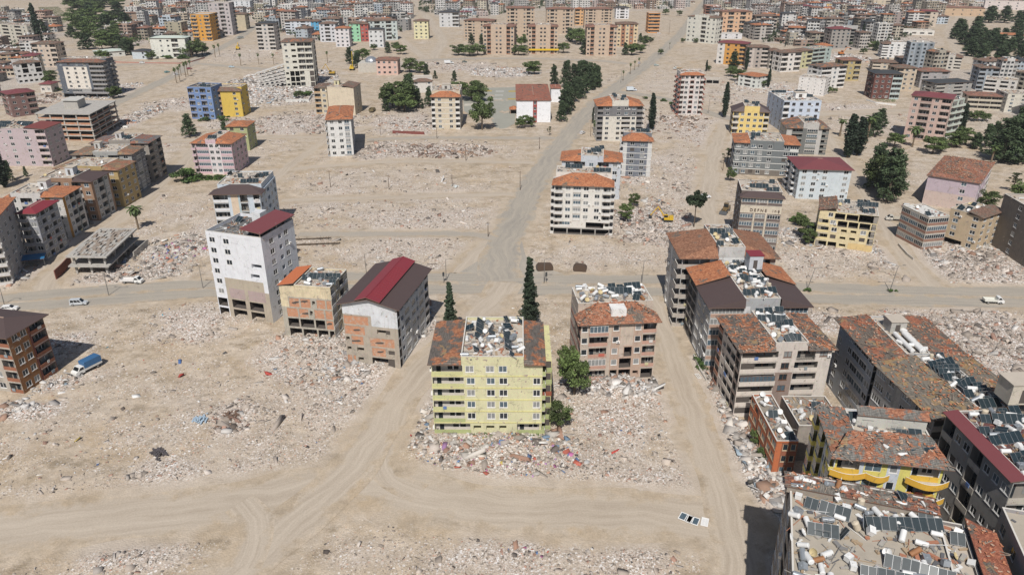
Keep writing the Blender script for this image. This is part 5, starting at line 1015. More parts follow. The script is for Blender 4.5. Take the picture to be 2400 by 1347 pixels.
# ------------------------------------------------------------ smaller surveyed blocks: L, R, foot, depth, floors, wall, roof kind, roof colour, pattern, label
T_ = {'o': ORANGE, 'b': BROWN, 'w': WORN, 'm': MAROON, 'c': CHOC, 's': SLATE, 'g': GREENR, 'p': PINKT}
SMALL = [
 ((-12,57),(62,62),108,14,6,(.52,.49,.42),'flat','b','w b w b w','pale cream block with rows of small balconies at the upper left edge','cream edge block'),
 ((72,103),(128,103),158,13,5,(.55,.46,.38),'hip','b','b w w b','beige block with brown eaves left of the navy tower','beige upper left block'),
 ((32,150),(94,145),195,12,4,(.58,.57,.56),'front','b','w o w o','whitewashed four storey block with smashed dark openings','smashed white block'),
 ((226,124),(292,119),134,16,1,(.62,.62,.58),'hip','g','w w w','low hall with a pale green sheet roof','green roofed hall'),
 ((308,120),(342,121),139,12,2,(.50,.56,.60),'hip','s','p w','small blue-grey house with dark hipped roof beside the white hospital-like block','small blue-grey house'),
 ((350,90),(432,90),137,14,4,(.68,.68,.62),'hip','g','p w w b p','long white four storey building with a torn pale green roof','torn green roof building'),
 ((445,35),(490,35),96,22,7,(.60,.30,.05),'flat','b','B w B','orange balcony tower with a dark side wall','orange balcony tower'),
 ((486,8),(536,8),83,16,8,(.48,.44,.44),'flat','b','w w b w','pinkish grey tower behind the orange balcony tower','pinkish grey tower'),
 ((545,34),(573,34),70,14,4,(.52,.45,.32),'hip','b','w p','narrow beige block beside the pinkish grey tower','narrow beige block'),
 ((535,4),(585,4),28,14,5,(.66,.68,.70),'flat','b','w w w w','white block with light blue edge at the top of the photo','far white block'),
 ((598,56),(640,56),119,17,7,(.52,.49,.46),'hip','s','b w b','grey-white tower with a red top floor band','red topped tower'),
 ((659,99),(729,98),205,20,8,(.62,.60,.53),'hip','w','w h b b','tall cream and green tower with its lower floors crushed','crushed cream tower'),
 ((667,50),(728,50),82,14,5,(.58,.62,.68),'hip','b','b w w b w','long pale blue block behind the crushed tower','long pale blue block'),
 ((728,51),(746,51),83,14,5,(.10,.38,.62),'hip','b','w w','narrow bright blue block','narrow bright blue block'),
 ((747,56),(785,56),99,13,5,(.56,.57,.60),'hip','b','w b w','pale grey block beside the narrow bright blue one','pale grey row block'),
 ((784,67),(817,67),111,14,5,(.62,.60,.62),'hip','o','w w w','white narrow block with an orange roof in the upper middle','white narrow block'),
 ((818,56),(843,56),98,14,5,(.30,.58,.38),'hip','b','w w','mint green block in the coloured row','mint green block'),
 ((844,57),(862,57),98,14,5,(.40,.10,.08),'hip','b','w w','dark red block in the coloured row','dark red row block'),
 ((863,50),(930,48),95,14,5,(.50,.56,.55),'hip','b','w b w b w','wide grey-green block ending the coloured row','grey-green row end'),
 ((863,70),(897,70),112,12,4,(.60,.61,.62),'hip','s','w w w','white block with dark roof before the coloured row','white dark-roofed block'),
 ((881,141),(931,141),176,14,3,(.60,.42,.36),'hip','p','w w w w','pink building beside the silver domed mosque','pink building by the mosque'),
 ((968,192),(1013,191),218,16,3,(.60,.58,.55),'front','b','w p w','small white house among dark trees behind the cream banded block','small white house'),
 ((1087,48),(1152,50),97,16,7,(.47,.37,.28),'hip','p','w b w p w b w','brown and beige balcony tower, leftmost of the apartment estate','estate tower one'),
 ((1132,62),(1205,63),128,17,7,(.50,.39,.30),'wings','p','w b:1:1 p w:1 w:1 p b:1:1 w','brown and beige balcony tower, front left of the apartment estate','estate front left tower'),
 ((1187,20),(1253,20),86,16,8,(.47,.37,.28),'hip','p','w b w p w b w','brown and beige balcony tower, behind left of the estate','estate back left tower'),
 ((1238,63),(1308,63),127,17,7,(.50,.39,.30),'wings','p','w b:1:1 p w:1 w:1 p b:1:1 w','brown and beige tower with a yellow sign band over its shops','estate tower with yellow band'),
 ((1281,22),(1345,22),80,16,7,(.47,.37,.28),'hip','p','w b w p w b w','brown and beige balcony tower, middle of the back row of the estate','estate back middle tower'),
 ((1349,22),(1370,22),60,14,5,(.66,.40,.20),'hip','o','b w','slim apricot block between the estate towers','slim apricot block'),
 ((1371,22),(1436,22),68,16,7,(.47,.37,.28),'hip','p','w b w p w b w','brown and beige balcony tower, back right of the estate','estate back right tower'),
 ((1376,64),(1448,64),131,17,7,(.50,.39,.30),'wings','p','w b:1:1 p w:1 w:1 p b:1:1 w','brown and beige balcony tower, front right of the estate by the avenue','estate front right tower'),
 ((1447,57),(1496,57),110,18,6,(.60,.48,.32),'hip','b','w w:1:1 w w:1:1 w','beige tower with ochre strips at the avenue side of the estate','ochre striped tower'),
 ((1521,32),(1548,32),78,15,6,(.60,.27,.08),'flat','b','b','orange striped balcony tower beside the upper avenue','orange striped tower'),
 ((1444,19),(1475,19),45,13,4,(.66,.66,.68),'hip','s','w b w','white block with dark roof behind the estate','white block behind the estate'),
 ((969,50),(1003,50),92,13,5,(.66,.62,.40),'hip','b','w w w','pale yellow and blue-grey house block with an empty signboard','pale yellow house block'),
 ((1029,30),(1075,30),64,14,4,(.56,.57,.58),'hip','s','w w b','grey white block with a dark top floor','grey block with dark top'),
 ((1612,38),(1680,43),101,13,6,(.62,.61,.55),'wings','b','w w p b w w','cream tower with brown roof corners right of the upper avenue','cream avenue tower'),
 ((1694,28),(1764,28),78,13,5,(.62,.40,.26),'hip','p','w b w b w','apricot block with many balconies behind the cream avenue tower','apricot balcony block'),
 ((1773,38),(1823,38),80,13,5,(.46,.40,.34),'hip','b','b w w b','brown-grey block with glazed stair strip','brown-grey strip block'),
 ((1655,14),(1690,14),44,12,5,(.46,.20,.14),'flat','b','o o','red brick and white frame tower by the far avenue','red brick frame tower'),
 ((1683,100),(1752,104),152,13,5,(.60,.58,.56),'hip','m','w w:1:1 w:1:1 b:1:1','white and orange panelled block with maroon roof','orange panelled maroon roof block'),
 ((1753,111),(1804,112),160,12,5,(.50,.44,.40),'hip','b','w w:1:1 b','dusty beige block with a red stair strip','beige block with red strip'),
 ((1807,120),(1834,120),163,12,4,(.56,.52,.47),'hip','b','b b','beige curved balcony block of the facing pair','left curved balcony block'),
 ((1834,124),(1880,122),169,12,4,(.66,.63,.60),'hip','b','b w b','white block with four rows of long balconies','white long balcony block'),
 ((1881,120),(1906,118),160,12,4,(.52,.50,.30),'hip','b','w b','yellow-green block between the balcony blocks','yellow-green block'),
 ((1907,116),(1950,112),152,12,4,(.36,.44,.42),'flat','b','b b w','grey-green balcony block with crowded roof','grey-green crowded roof block'),
 ((1732,174),(1776,181),205,14,3,(.68,.70,.66),'hip','o','w b w','small white villa-like block with a small orange roof cone','small white villa block'),
 ((1640,186),(1641+45,188),196,8,1,(.45,.42,.38),'flat','b','o o o','low open concrete shed beside the road','low concrete shed'),
 ((1690,80),(1740,80),92,12,2,(.62,.62,.64),'flat','b','w w','white low block with panels on its roof behind the maroon roofed block','white low block'),
 ((1874,181),(1936,187),223,13,5,(.70,.68,.66),'flat','b','s s s s','white tower with thin dark lines and tiny windows','thin lined white tower'),
 ((1928,158),(1986,154),208,14,5,(.68,.67,.65),'hip','w','b:1.3 w b','white block with deep balconies, left of the brown and teal block','deep balcony white block'),
 ((1975,142),(2020,142),190,13,4,(.42,.34,.16),'hip','p','b w b','olive brown block with a brown hipped roof','olive brown block'),
 ((2052,173),(2118,174),233,14,5,(.13,.05,.04),'hip','s','w w w b:1.6:1','dark red-brown and teal block with a dark hipped roof','brown and teal block'),
 ((2104,160),(2151,160),213,14,5,(.52,.43,.33),'hip','b','b w w','cream brown block behind the brown and teal block','cream brown block'),
 ((2047,146),(2104,148),169,14,3,(.50,.44,.36),'hip','b','b w b','beige low block with a dusty hipped roof','beige dusty roof block'),
 ((2070,103),(2145,105),136,14,5,(.66,.66,.66),'wings','b','b w w w w','white five storey block with brown roof corners in the upper right','white upper right block'),
 ((2190,132),(2256,136),163,14,4,(.54,.51,.46),'wings','b','w w w b','pale grey block with brown roof corners right of the upper street','pale grey corner roof block'),
 ((2116,71),(2191,73),83,14,1,(.66,.64,.60),'flat','b','W W W W','long low pavilion with a white roof','white pavilion'),
 ((2131,26),(2200,28),63,13,4,(.56,.48,.40),'hip','m','w w b w','beige block with red-brown roof and orange ground floor','beige orange floor block'),
 ((2065,40),(2092,40),76,13,5,(.66,.62,.55),'flat','b','w w','slim white tower between two red-brown balcony strips','slim white upper tower'),
 ((2050,-8),(2136,-10),25,14,6,(.58,.50,.38),'flat','b','w w b w w b','large white and ochre striped block at the top edge','ochre striped top edge block'),
 ((2161,168),(2228,168),206,14,4,(.36,.34,.34),'hip','p','W w W','grey block with two pinkish roof caps','grey capped block'),
 ((2197,196),(2280,192),228,14,4,(.34,.33,.31),'hip','s','b w b w','grey block with dark green-black roofs','dark green roofed block'),
 ((2310,186),(2386,192),228,14,4,(.60,.57,.53),'flat','b','b:1.4 p:.4 b w','white and brown balcony block at the right','white and brown right block'),
 ((2270,224),(2353,228),258,13,3,(.46,.42,.34),'hip','p','b b b','low block with pink tile roof among trees','pink tiled low block'),
 ((2363,222),(2440,224),265,16,5,(.60,.57,.50),'flat','b','w w p','pale block with a blank side wall at the right edge','blank sided edge block'),
 ((2138,224),(2232,233),330,14,7,(.52,.38,.33),'hip','m','w b:1.2:1 w b','tall pink-brown tower with a red hipped roof above the conifers','tall pink-brown tower'),
 ((2233,238),(2262,232),322,12,6,(.50,.56,.50),'flat','b','B B','mint and white stepped balcony block behind the pink-brown tower','mint stepped block'),
 ((2290,80),(2405,84),104,12,2,(.58,.52,.42),'hip','o','w w w w w w','long cream building with an orange roof among the park conifers','long cream park building'),
 ((2185,18),(2310,20),38,14,2,(.52,.38,.26),'hip','p','w w w w w w','long salmon building at the top right','long salmon building'),
 ((2310,3),(2420,6),24,14,3,(.62,.56,.54),'flat','b','w w w w w','long white building with a flat roof at the top right','long white top right building'),
 ((1905,10),(1937,10),33,12,3,(.58,.60,.64),'flat','b','w w','light grey block beside a yellow one near the top','light grey twin'),
 ((1938,12),(1952,12),33,12,3,(.68,.42,.06),'flat','b','w','small bright yellow block near the top right','small bright yellow block'),
 ((1865,42),(1912,44),58,14,2,(.46,.22,.13),'hip','o','p w','low terracotta walled building','terracotta walled building'),
 ((0,215),(18,222),272,14,4,(.20,.12,.11),'hip','m','b w','maroon roofed dark block at the left edge above the pink block','maroon roofed edge block'),
 ((92,198),(118,198),218,9,1,(.62,.58,.53),'hip','m','w w','tiny white house with a maroon roof beside a heap of scrap','tiny white house'),
 ((-10,128),(24,128),150,12,3,(.40,.30,.2),'hip','b','w b w','brown house at the left edge below the cream block','brown edge house'),
 ((1265,232),(1266+8,232),240,3,1,(.5,.48,.45),'flat','b','p','tiny guard hut by the school','guard hut'),
 ((1196,257),(1213,257),268,6,1,(.6,.4,.3),'hip','o','o','small red roofed kiosk beside the school','school kiosk'),
 ((1790,40),(1840,40),56,12,3,(.55,.52,.48),'flat','b','w b w','pale flat block in the crowded upper right','pale flat crowded block'),
]
for (L, R, yb, dep, fl, wallc, rt, rc, pat, lab, sh) in SMALL:
    zt = height_at((L[0]+R[0])/2, yb, (L[1]+R[1])/2)
    w2 = (.34, .17, .10) if 'estate' in lab or 'brown and beige' in lab else ((.55, .28, .07) if 'orange panelled' in lab else ((.42, .50, .50) if 'teal' in lab else tuple(c*.75 for c in wallc)))
    building(L, R, z=zt, ov_rows=([('front',(0,1,2),'h o o b p o'),('right',(0,1,2),'o h o')] if 'crushed' in lab and 'cream' in lab else ([('front',(0,1),'h h h h h')] if 'smashed' in lab else None)), depth=dep, wall=wallc, wall2=w2, floors=fl, lod=1 if G(0, yb)[1] < 560 else 2, front=pat, left='w b w' if dep > 9 else 'w', right='w w b' if dep > 9 else 'w', rear='w w w', bal=[tuple(min(.75, c*1.1) for c in wallc), w2],
             roof=rt, tile=T_[rc], rise=1.6, ov=.7, par=.4, jit=.08, up=1.3, dirt=.35, label=lab, short=sh, cat='school' if 'school' in lab else ('house' if fl < 3 else 'apartment block'),
             clutter=(5, 1, 3, 1) if rt in ('flat', 'wings', 'front') and fl > 3 and yb > 100 else None)
# yellow sign band
o = [q for q in LAND if q[0] == 'estate tower with yellow band'][0]
m = MB(); m.box(-14, -1.2, 3.2, 14, -.6, 4.6, plain('yellow_sign_band', (.72, .48, .02), .6)); 
for x in (-13, -6.5, 0, 6.5, 13): m.box(x-.15, -1.0, 0, x+.15, -.7, 3.2, CONC())
sb = G(1273, 127); tag(m.build('shop_canopy', None, (sb[0], sb[1], 0)), 'bright yellow band running along the shops of an estate tower', 'canopy')

# ------------------------------------------------------------ the far town
far = random.Random(21)
cand = []
for zn in ZW:
    x0, x1 = min(p[0] for p in zn), max(p[0] for p in zn); y0, y1 = min(p[1] for p in zn), max(p[1] for p in zn)
    st = 18.0; y = y0
    while y < y1:
        x = x0
        while x < x1:
            qx, qy = x+far.uniform(-4, 4), y+far.uniform(-3, 3)
            if inside(zn, qx, qy) and far.random() < .86: cand.append((qx, qy))
            x += st*1.08
        y += st*1.25
        if far.random() < .22: y += 9
cand = [c for c in cand if all((c[0]-f[0])**2+(c[1]-f[1])**2 > (f[2]*.85+8.5)**2 for f in FOOT)]
ca_ = np.array(cand); lm = line_mask(ca_[:, 0].astype(np.float32), ca_[:, 1].astype(np.float32)); cand = [c for c, q in zip(cand, lm) if q < .05]
def px_of(x, y, z=0):
    dep = y*math.cos(PITCH)+(H-z)*math.sin(PITCH); up = y*math.sin(PITCH)-(H-z)*math.cos(PITCH)
    return CX+F*x/dep, CY-F*up/dep
cand = [c for c in cand if -60 < px_of(*c)[0] < 2460]
cand.sort(key=lambda c: c[1])
WALLS = [('cream', (.56, .51, .42)), ('white', (.64, .63, .61)), ('beige', (.50, .43, .34)), ('pale pink', (.50, .42, .39)), ('grey', (.40, .39, .38)), ('pale yellow', (.56, .51, .38)), ('pale blue', (.46, .52, .58)), ('brown', (.34, .25, .19)), ('dusty grey', (.46, .43, .40)), ('salmon', (.48, .35, .28))]
ROOFS = [('brown tile', 'hip', BROWN), ('orange tile', 'hip', ORANGE), ('reddish tile', 'hip', PINKT), ('flat littered', 'flat', BROWN), ('maroon sheet', 'hip', MAROON), ('worn tile', 'wings', WORN), ('dark sheet', 'hip', SLATE), ('flat grey', 'flat', BROWN)]
def rel_label(x, y, pool=None):
    px, py = px_of(x, y); best = sorted(LANDS0, key=lambda l: (l[3]-x)**2+(l[4]-y)**2)[0]
    dx, dy = x-best[3], y-best[4]
    r = ('behind' if dy > 0 else 'in front of') if abs(dy) > abs(dx) else ('right of' if dx > 0 else 'left of')
    d = math.hypot(dx, dy); a = 'just ' if d < 30 else ('' if d < 70 else 'well ')
    return a+r+' the '+best[0]
LANDS0 = [l for l in LAND if len(l[0].split()) < 8]
USED = {}
def uniq(lab, alts):
    """a label that no other thing carries yet"""
    k = lab; i = 0
    while k in USED and i < len(alts): k = lab+alts[i]; i += 1
    USED[k] = USED.get(k, 0)+1; return k
def clip_words(s, n=16):
    w_ = s.split(); return ' '.join(w_[:n])
FARMAX = 285; ccol = {}
farmb = MB()
def simple_block(mb, x, y, ang, W, D, h, wm, rt, tm, fl, r):
    c, s = math.cos(ang), math.sin(ang); T = lambda a, b, z: (x+a*c-b*s, y+a*s+b*c, z)
    mb.box(-W/2, -D/2, 0, W/2, D/2, h, wm, T=T, bottom=False)
    n = max(2, int(W/3.2)); fh = h/fl
    for f in range(fl):
        for i in range(n):
            u = -W/2+W*(i+.5)/n; ww = .75 if (i+f) % 3 else 1.1
            mb.quad(T(u-ww, -D/2-.03, f*fh+.9), T(u+ww, -D/2-.03, f*fh+.9), T(u+ww, -D/2-.03, f*fh+2.3), T(u-ww, -D/2-.03, f*fh+2.3), GL[0])
            if i % 2 == 0: mb.box(u-1.2, -D/2-.8, f*fh, u+1.2, -D/2-.01, f*fh+.7, FRAME if r.random() < .3 else wm, T=T)
        for sd in (-1, 1):
            X0 = sd*(W/2+.03)
            for k in range(2):
                v = -D/4+k*D/2; q = [T(X0, v-.7, f*fh+.9), T(X0, v+.7, f*fh+.9), T(X0, v+.7, f*fh+2.2), T(X0, v-.7, f*fh+2.2)]
                mb.quad(*(q if sd > 0 else q[::-1]), GL[0])
    if rt == 'hip':
        e = .6; m = min(W, D)/2*.9; a0, b0 = W/2+e, D/2+e; z1 = h+r.uniform(1.2, 2)
        p = [T(-a0, -b0, h+.05), T(a0, -b0, h+.05), T(a0, b0, h+.05), T(-a0, b0, h+.05)]; q0, q1 = T(-max(W/2-m, .2), 0, z1), T(max(W/2-m, .2), 0, z1)
        mb.quad(p[0], p[1], q1, q0, tm); mb.quad(p[2], p[3], q0, q1, tm); mb.tri(p[1], p[2], q1, tm); mb.tri(p[3], p[0], q0, tm)
    else:
        mb.box(-W/2, -D/2, h, W/2, -D/2+.2, h+.6, wm, T=T); mb.box(-W/2, D/2-.2, h, W/2, D/2, h+.6, wm, T=T)
        mb.quad(T(-W/2, -D/2, h+.02), T(W/2, -D/2, h+.02), T(W/2, D/2, h+.02), T(-W/2, D/2, h+.02), STONE)
    for k in range(r.randint(3, 9)):
        a, b = r.uniform(-W*.4, W*.4), r.uniform(-D*.4, D*.4); zz = h+(.1 if rt == 'flat' else r.uniform(.5, 1.3)); q = r.random()
        mt = TANKM[0] if q < .55 else (PANELM if q < .85 else CONC()); mb.box(a-r.uniform(.4, 1.1), b-r.uniform(.3, .7), zz, a+.7, b+.5, zz+r.uniform(.6, 1.3), mt, T=T)
TANKM = [plain('white_tank_paint', (.72, .72, .71), .45, 0, .12), plain('grey_tank_metal', (.38, .41, .44), .4, .4, .2), plain('rusty_tank', (.34, .16, .07), .7, 0, .4)]
PANELM = glass_mat('solar_panel_glass', (.022, .04, .05), .38)
for i, (x, y) in enumerate(cand):
    wn, wc = far.choices(WALLS, [2, 4, 1.6, 1, 1.8, .8, 1.2, .8, 1.5, .8])[0]; rn, rt, tm = far.choices(ROOFS, [4.5, 3.2, 4, 3, .8, 2.6, 1.6, 2])[0]
    low = far.random() < (.72 if px_of(x, y)[0] < 560 else .42); fl = far.choice([1, 2, 2]) if low else far.choice([3, 4, 4, 5, 5, 6, 7]); h = fl*2.95
    Wd, Dd = far.uniform(8, 19), far.uniform(9, 15); ang = math.radians(far.gauss(0, 9)-(4 if x < -200 else -2)); kf = far.choice([.66, .82, 1.0]); wc = tuple(round(c*kf, 3) for c in wc)
    if i < FARMAX:
        rr_ = rel_label(x, y); lab = f'{["one","two","three","four","five","six","seven"][fl-1]} storey {wn} {"house" if fl < 3 else "block"} with {rn} roof {rr_}'
        lab = clip_words(lab)
        root = empty('town_house' if fl < 3 else 'apartment_building', (x, y, 0), ang)
        g = 'houses and blocks crowded in the far town'
        tag(root, lab, 'house' if fl < 3 else 'apartment block', g)
        a = MB(); b = MB(); c = MB()
        cfg = dict(W=Wd, D=Dd, balm=[wall_mat(wc, .3, .1), wall_mat(tuple(round(q*.7, 3) for q in wc), .3, .1)], broken=.08, gw=[8, 1, 1])
        wmats = [wall_mat(wc, .35, .12), wall_mat(tuple(round(q*.7, 3) for q in wc), .35, .12)]
        zs = [h*k/fl for k in range(fl+1)]
        pf = far.choice(['w w w w', 'b w w b', 'w b w b', 'w w:1:1 w w:1:1', 'b w b', 'b:1:1 w b:1:1', 'w w p w']); 
        for side, pat, ww in (('front', pf, Wd), ('left', 'w b w', Dd), ('right', 'w w', Dd)):
            facade(None, side, ww, zs, [parse(pat)]*fl, wmats, cfg, root, 2, a, b, c)
        a.quad((Wd, Dd, 0), (0, Dd, 0), (0, Dd, h), (Wd, Dd, h), wmats[0])
        a.build('wall', root, (-Wd/2, -Dd/2, 0)); b.build('glazing', root, (-Wd/2, -Dd/2, 0), kind='stuff'); c.build('balcony_slab', root, (-Wd/2, -Dd/2, 0), kind='stuff')
        sub = []
        n0 = set(root.children)
        terr = make_roof(root, rt, Wd, Dd, h, dict(W=Wd, D=Dd, wm=wmats, tile=tm, rise=far.uniform(1.0, 2.6), jit=.12, par=.5, up=1.1))
        for ch in root.children:
            if ch not in n0: ch.location = (-Wd/2, -Dd/2, 0)
        d = MB()
        for k in range(far.randint(2, 9)):
            qx, qy = far.uniform(-Wd*.28, Wd*.28), far.uniform(-Dd*.38, Dd*.38); zz = h+(.15 if rt == 'flat' else 1.25); q = far.random()
            mt = TANKM[0] if q < .5 else (PANELM if q < .85 else TANKM[1]); d.box(qx-far.uniform(.4, 1.0), qy-far.uniform(.3, .6), zz, qx+.6, qy+.5, zz+far.uniform(.6, 1.3), mt)
        d.build('rooftop_tanks', root, kind='stuff')
    else:
        simple_block(farmb, x, y, ang, Wd, Dd, h, wall_mat(wc, .35, .12), rt, tm, fl, far)
    FOOT.append((x, y, 9))
print('far blocks', len(cand))
tag(farmb.build('distant_town', None), 'dense town of pale blocks and tiled roofs reaching the top edge of the photo', kind='stuff')
# ------------------------------------------------------------ roof tanks, panels, dishes (each a thing of its own)
def proto(name, parts):
    return name, [(n, m.mesh(n)) for n, m in parts]
PIPE = plain('grey_pipe', (.30, .29, .28), .6, .3)
def mk_tank(mt):
    a = MB(); a.tube((-.85, 0, .62), (.85, 0, .62), .42, .42, mt, 14); a.tube((-.93, 0, .62), (-.85, 0, .62), .25, .42, mt, 14); a.tube((.85, 0, .62), (.93, 0, .62), .42, .25, mt, 14)
    b = MB(); b.box(-.6, -.03, .1, .6, .03, .14, PIPE); b.box(-.64, -.05, .08, -.56, .05, .24, PIPE); b.box(.56, -.05, .08, .64, .05, .24, PIPE)
    for x in (-.6, .6):
        b.box(x-.04, -.36, 0, x+.04, -.30, .4, PIPE); b.box(x-.04, .30, 0, x+.04, .36, .4, PIPE); b.box(x-.04, -.36, .22, x+.04, .36, .27, PIPE)
    return [('tank_body', a), ('tank_stand', b)]
def mk_box(mt):
    a = MB(); a.box(-.62, -.5, .12, .62, .5, 1.12, mt); a.box(-.66, -.54, 1.12, .66, .54, 1.2, mt); a.tube((0, 0, 1.2), (0, 0, 1.3), .2, .2, mt, 10)
    b = MB(); b.box(-.5, -.45, 0, -.4, .45, .12, PIPE); b.box(.4, -.45, 0, .5, .45, .12, PIPE)
    return [('tank_body', a), ('tank_stand', b)]
def mk_upright(mt):
    a = MB(); a.tube((0, 0, .1), (0, 0, 1.35), .5, .5, mt, 14); a.tube((0, 0, 1.35), (0, 0, 1.5), .5, .2, mt, 14)
    b = MB(); b.box(-.4, -.4, 0, .4, .4, .1, PIPE); return [('tank_body', a), ('tank_stand', b)]
def mk_panel():
    s = math.sin(.62); c = math.cos(.62); T = lambda x, y, z: (x, y*c-z*s, y*s+z*c+.75)
    a = MB(); a.box(-.98, -.92, 0, -.02, .92, .05, PANELM, T=T); a.box(.02, -.92, 0, .98, .92, .05, PANELM, T=T)
    b = MB(); al = plain('aluminium_edge', (.36, .37, .38), .4, .5, .1)
    b.box(-1.01, -.95, -.03, -.98, .95, .07, al, T=T); b.box(.98, -.95, -.03, 1.01, .95, .07, al, T=T); b.box(-.98, -.95, -.03, .98, -.92, .07, al, T=T); b.box(-.98, .92, -.03, .98, .95, .07, al, T=T); b.box(-.02, -.92, -.03, .02, .92, .06, al, T=T)
    b.box(-.46, .55, .0, -.42, .6, 1.05, PIPE); b.box(.42, .55, .0, .46, .6, 1.05, PIPE); b.box(-.46, -.76, .0, -.42, -.71, .3, PIPE); b.box(.42, -.76, 0, .46, -.71, .3, PIPE)
    return [('panel_glass', a), ('panel_frame', b)]
def mk_dish(mt):
    a = MB(); n = 14; k = a.mat(mt); rings = [(0, 0), (.25, .03), (.45, .10), (.62, .19)]; T = lambda r, t, z: (r*math.cos(t), -z*.75+r*math.sin(t)*.66-.1, .95+r*math.sin(t)*.75+z*.66-.2)
    for (r0, z0), (r1, z1) in zip(rings[:-1], rings[1:]):
        for i in range(n):
            t0, t1 = 2*math.pi*i/n, 2*math.pi*(i+1)/n; a.quad(T(r0, t0, z0), T(r1, t0, z1), T(r1, t1, z1), T(r0, t1, z0), mt); a.quad(T(r0, t1, z0-.03), T(r1, t1, z1-.03), T(r1, t0, z1-.03), T(r0, t0, z0-.03), mt)
    b = MB(); b.tube((0, 0, 0), (0, 0, .75), .04, .04, PIPE, 6); b.box(-.25, -.25, 0, .25, .25, .05, PIPE); b.tube((0, -.1, .55), (0, -.62, .95), .02, .02, PIPE, 5)
    return [('dish_bowl', a), ('dish_mast', b)]
CREAMT = plain('cream_tank', (.60, .52, .40), .6, 0, .25)
PR = {
 'wt': ('water_tank', 'white cylindrical water tank', 'water tank', proto('wt', mk_tank(TANKM[0]))), 'gt': ('water_tank', 'grey metal cylindrical water tank', 'water tank', proto('gt', mk_tank(TANKM[1]))),
 'rt': ('water_tank', 'rusty brown cylindrical water tank', 'water tank', proto('rt', mk_tank(TANKM[2]))), 'wb': ('water_tank', 'white square water tank', 'water tank', proto('wb', mk_box(TANKM[0]))),
 'gb': ('water_tank', 'grey square water tank', 'water tank', proto('gb', mk_box(TANKM[1]))), 'cu': ('water_tank', 'cream upright water tank', 'water tank', proto('cu', mk_upright(CREAMT))),
 'sp': ('solar_panel', 'dark glass solar panel', 'solar panel', proto('sp', mk_panel())), 'ds': ('satellite_dish', 'white satellite dish', 'satellite dish', proto('ds', mk_dish(TANKM[0]))),
 'dy': ('satellite_dish', 'yellowed satellite dish', 'satellite dish', proto('dy', mk_dish(plain('yellowed_dish', (.55, .45, .25), .6)))),
}
CNT = {'water_tank': 0, 'solar_panel': 0, 'satellite_dish': 0}; LIM = 296; ORD = 'first second third fourth fifth sixth seventh eighth ninth tenth eleventh'.split(); cl = random.Random(3); EXTRA = MB()
QN = [['front left', 'front', 'front right'], ['left middle', 'centre', 'right middle'], ['back left', 'back', 'back right']]
GID = {}
def place_clutter(kind, wx, wy, wz, rot, tilt, where, sc=1.0):
    nm, base, cat, (pn, parts) = PR[kind]
    if CNT[nm] >= LIM:
        return False
    CNT[nm] += 1
    root = empty(nm, (wx, wy, wz)); root.rotation_euler = (tilt[0], tilt[1], rot); root.scale = (sc, sc, sc)
    st = 'toppled ' if abs(tilt[0])+abs(tilt[1]) > .5 else ''
    lab = clip_words(st+(base.replace('cylindrical ', '') if 'row' in where else base)+' '+where); g = None
    tag(root, lab, cat, lab.replace('water tank', 'water tanks').replace('solar panel', 'solar panels').replace('satellite dish', 'satellite dishes'))
    for n, me in parts: put(n, me, root)
    return True
TERR.sort(key=lambda t: t[4].y)
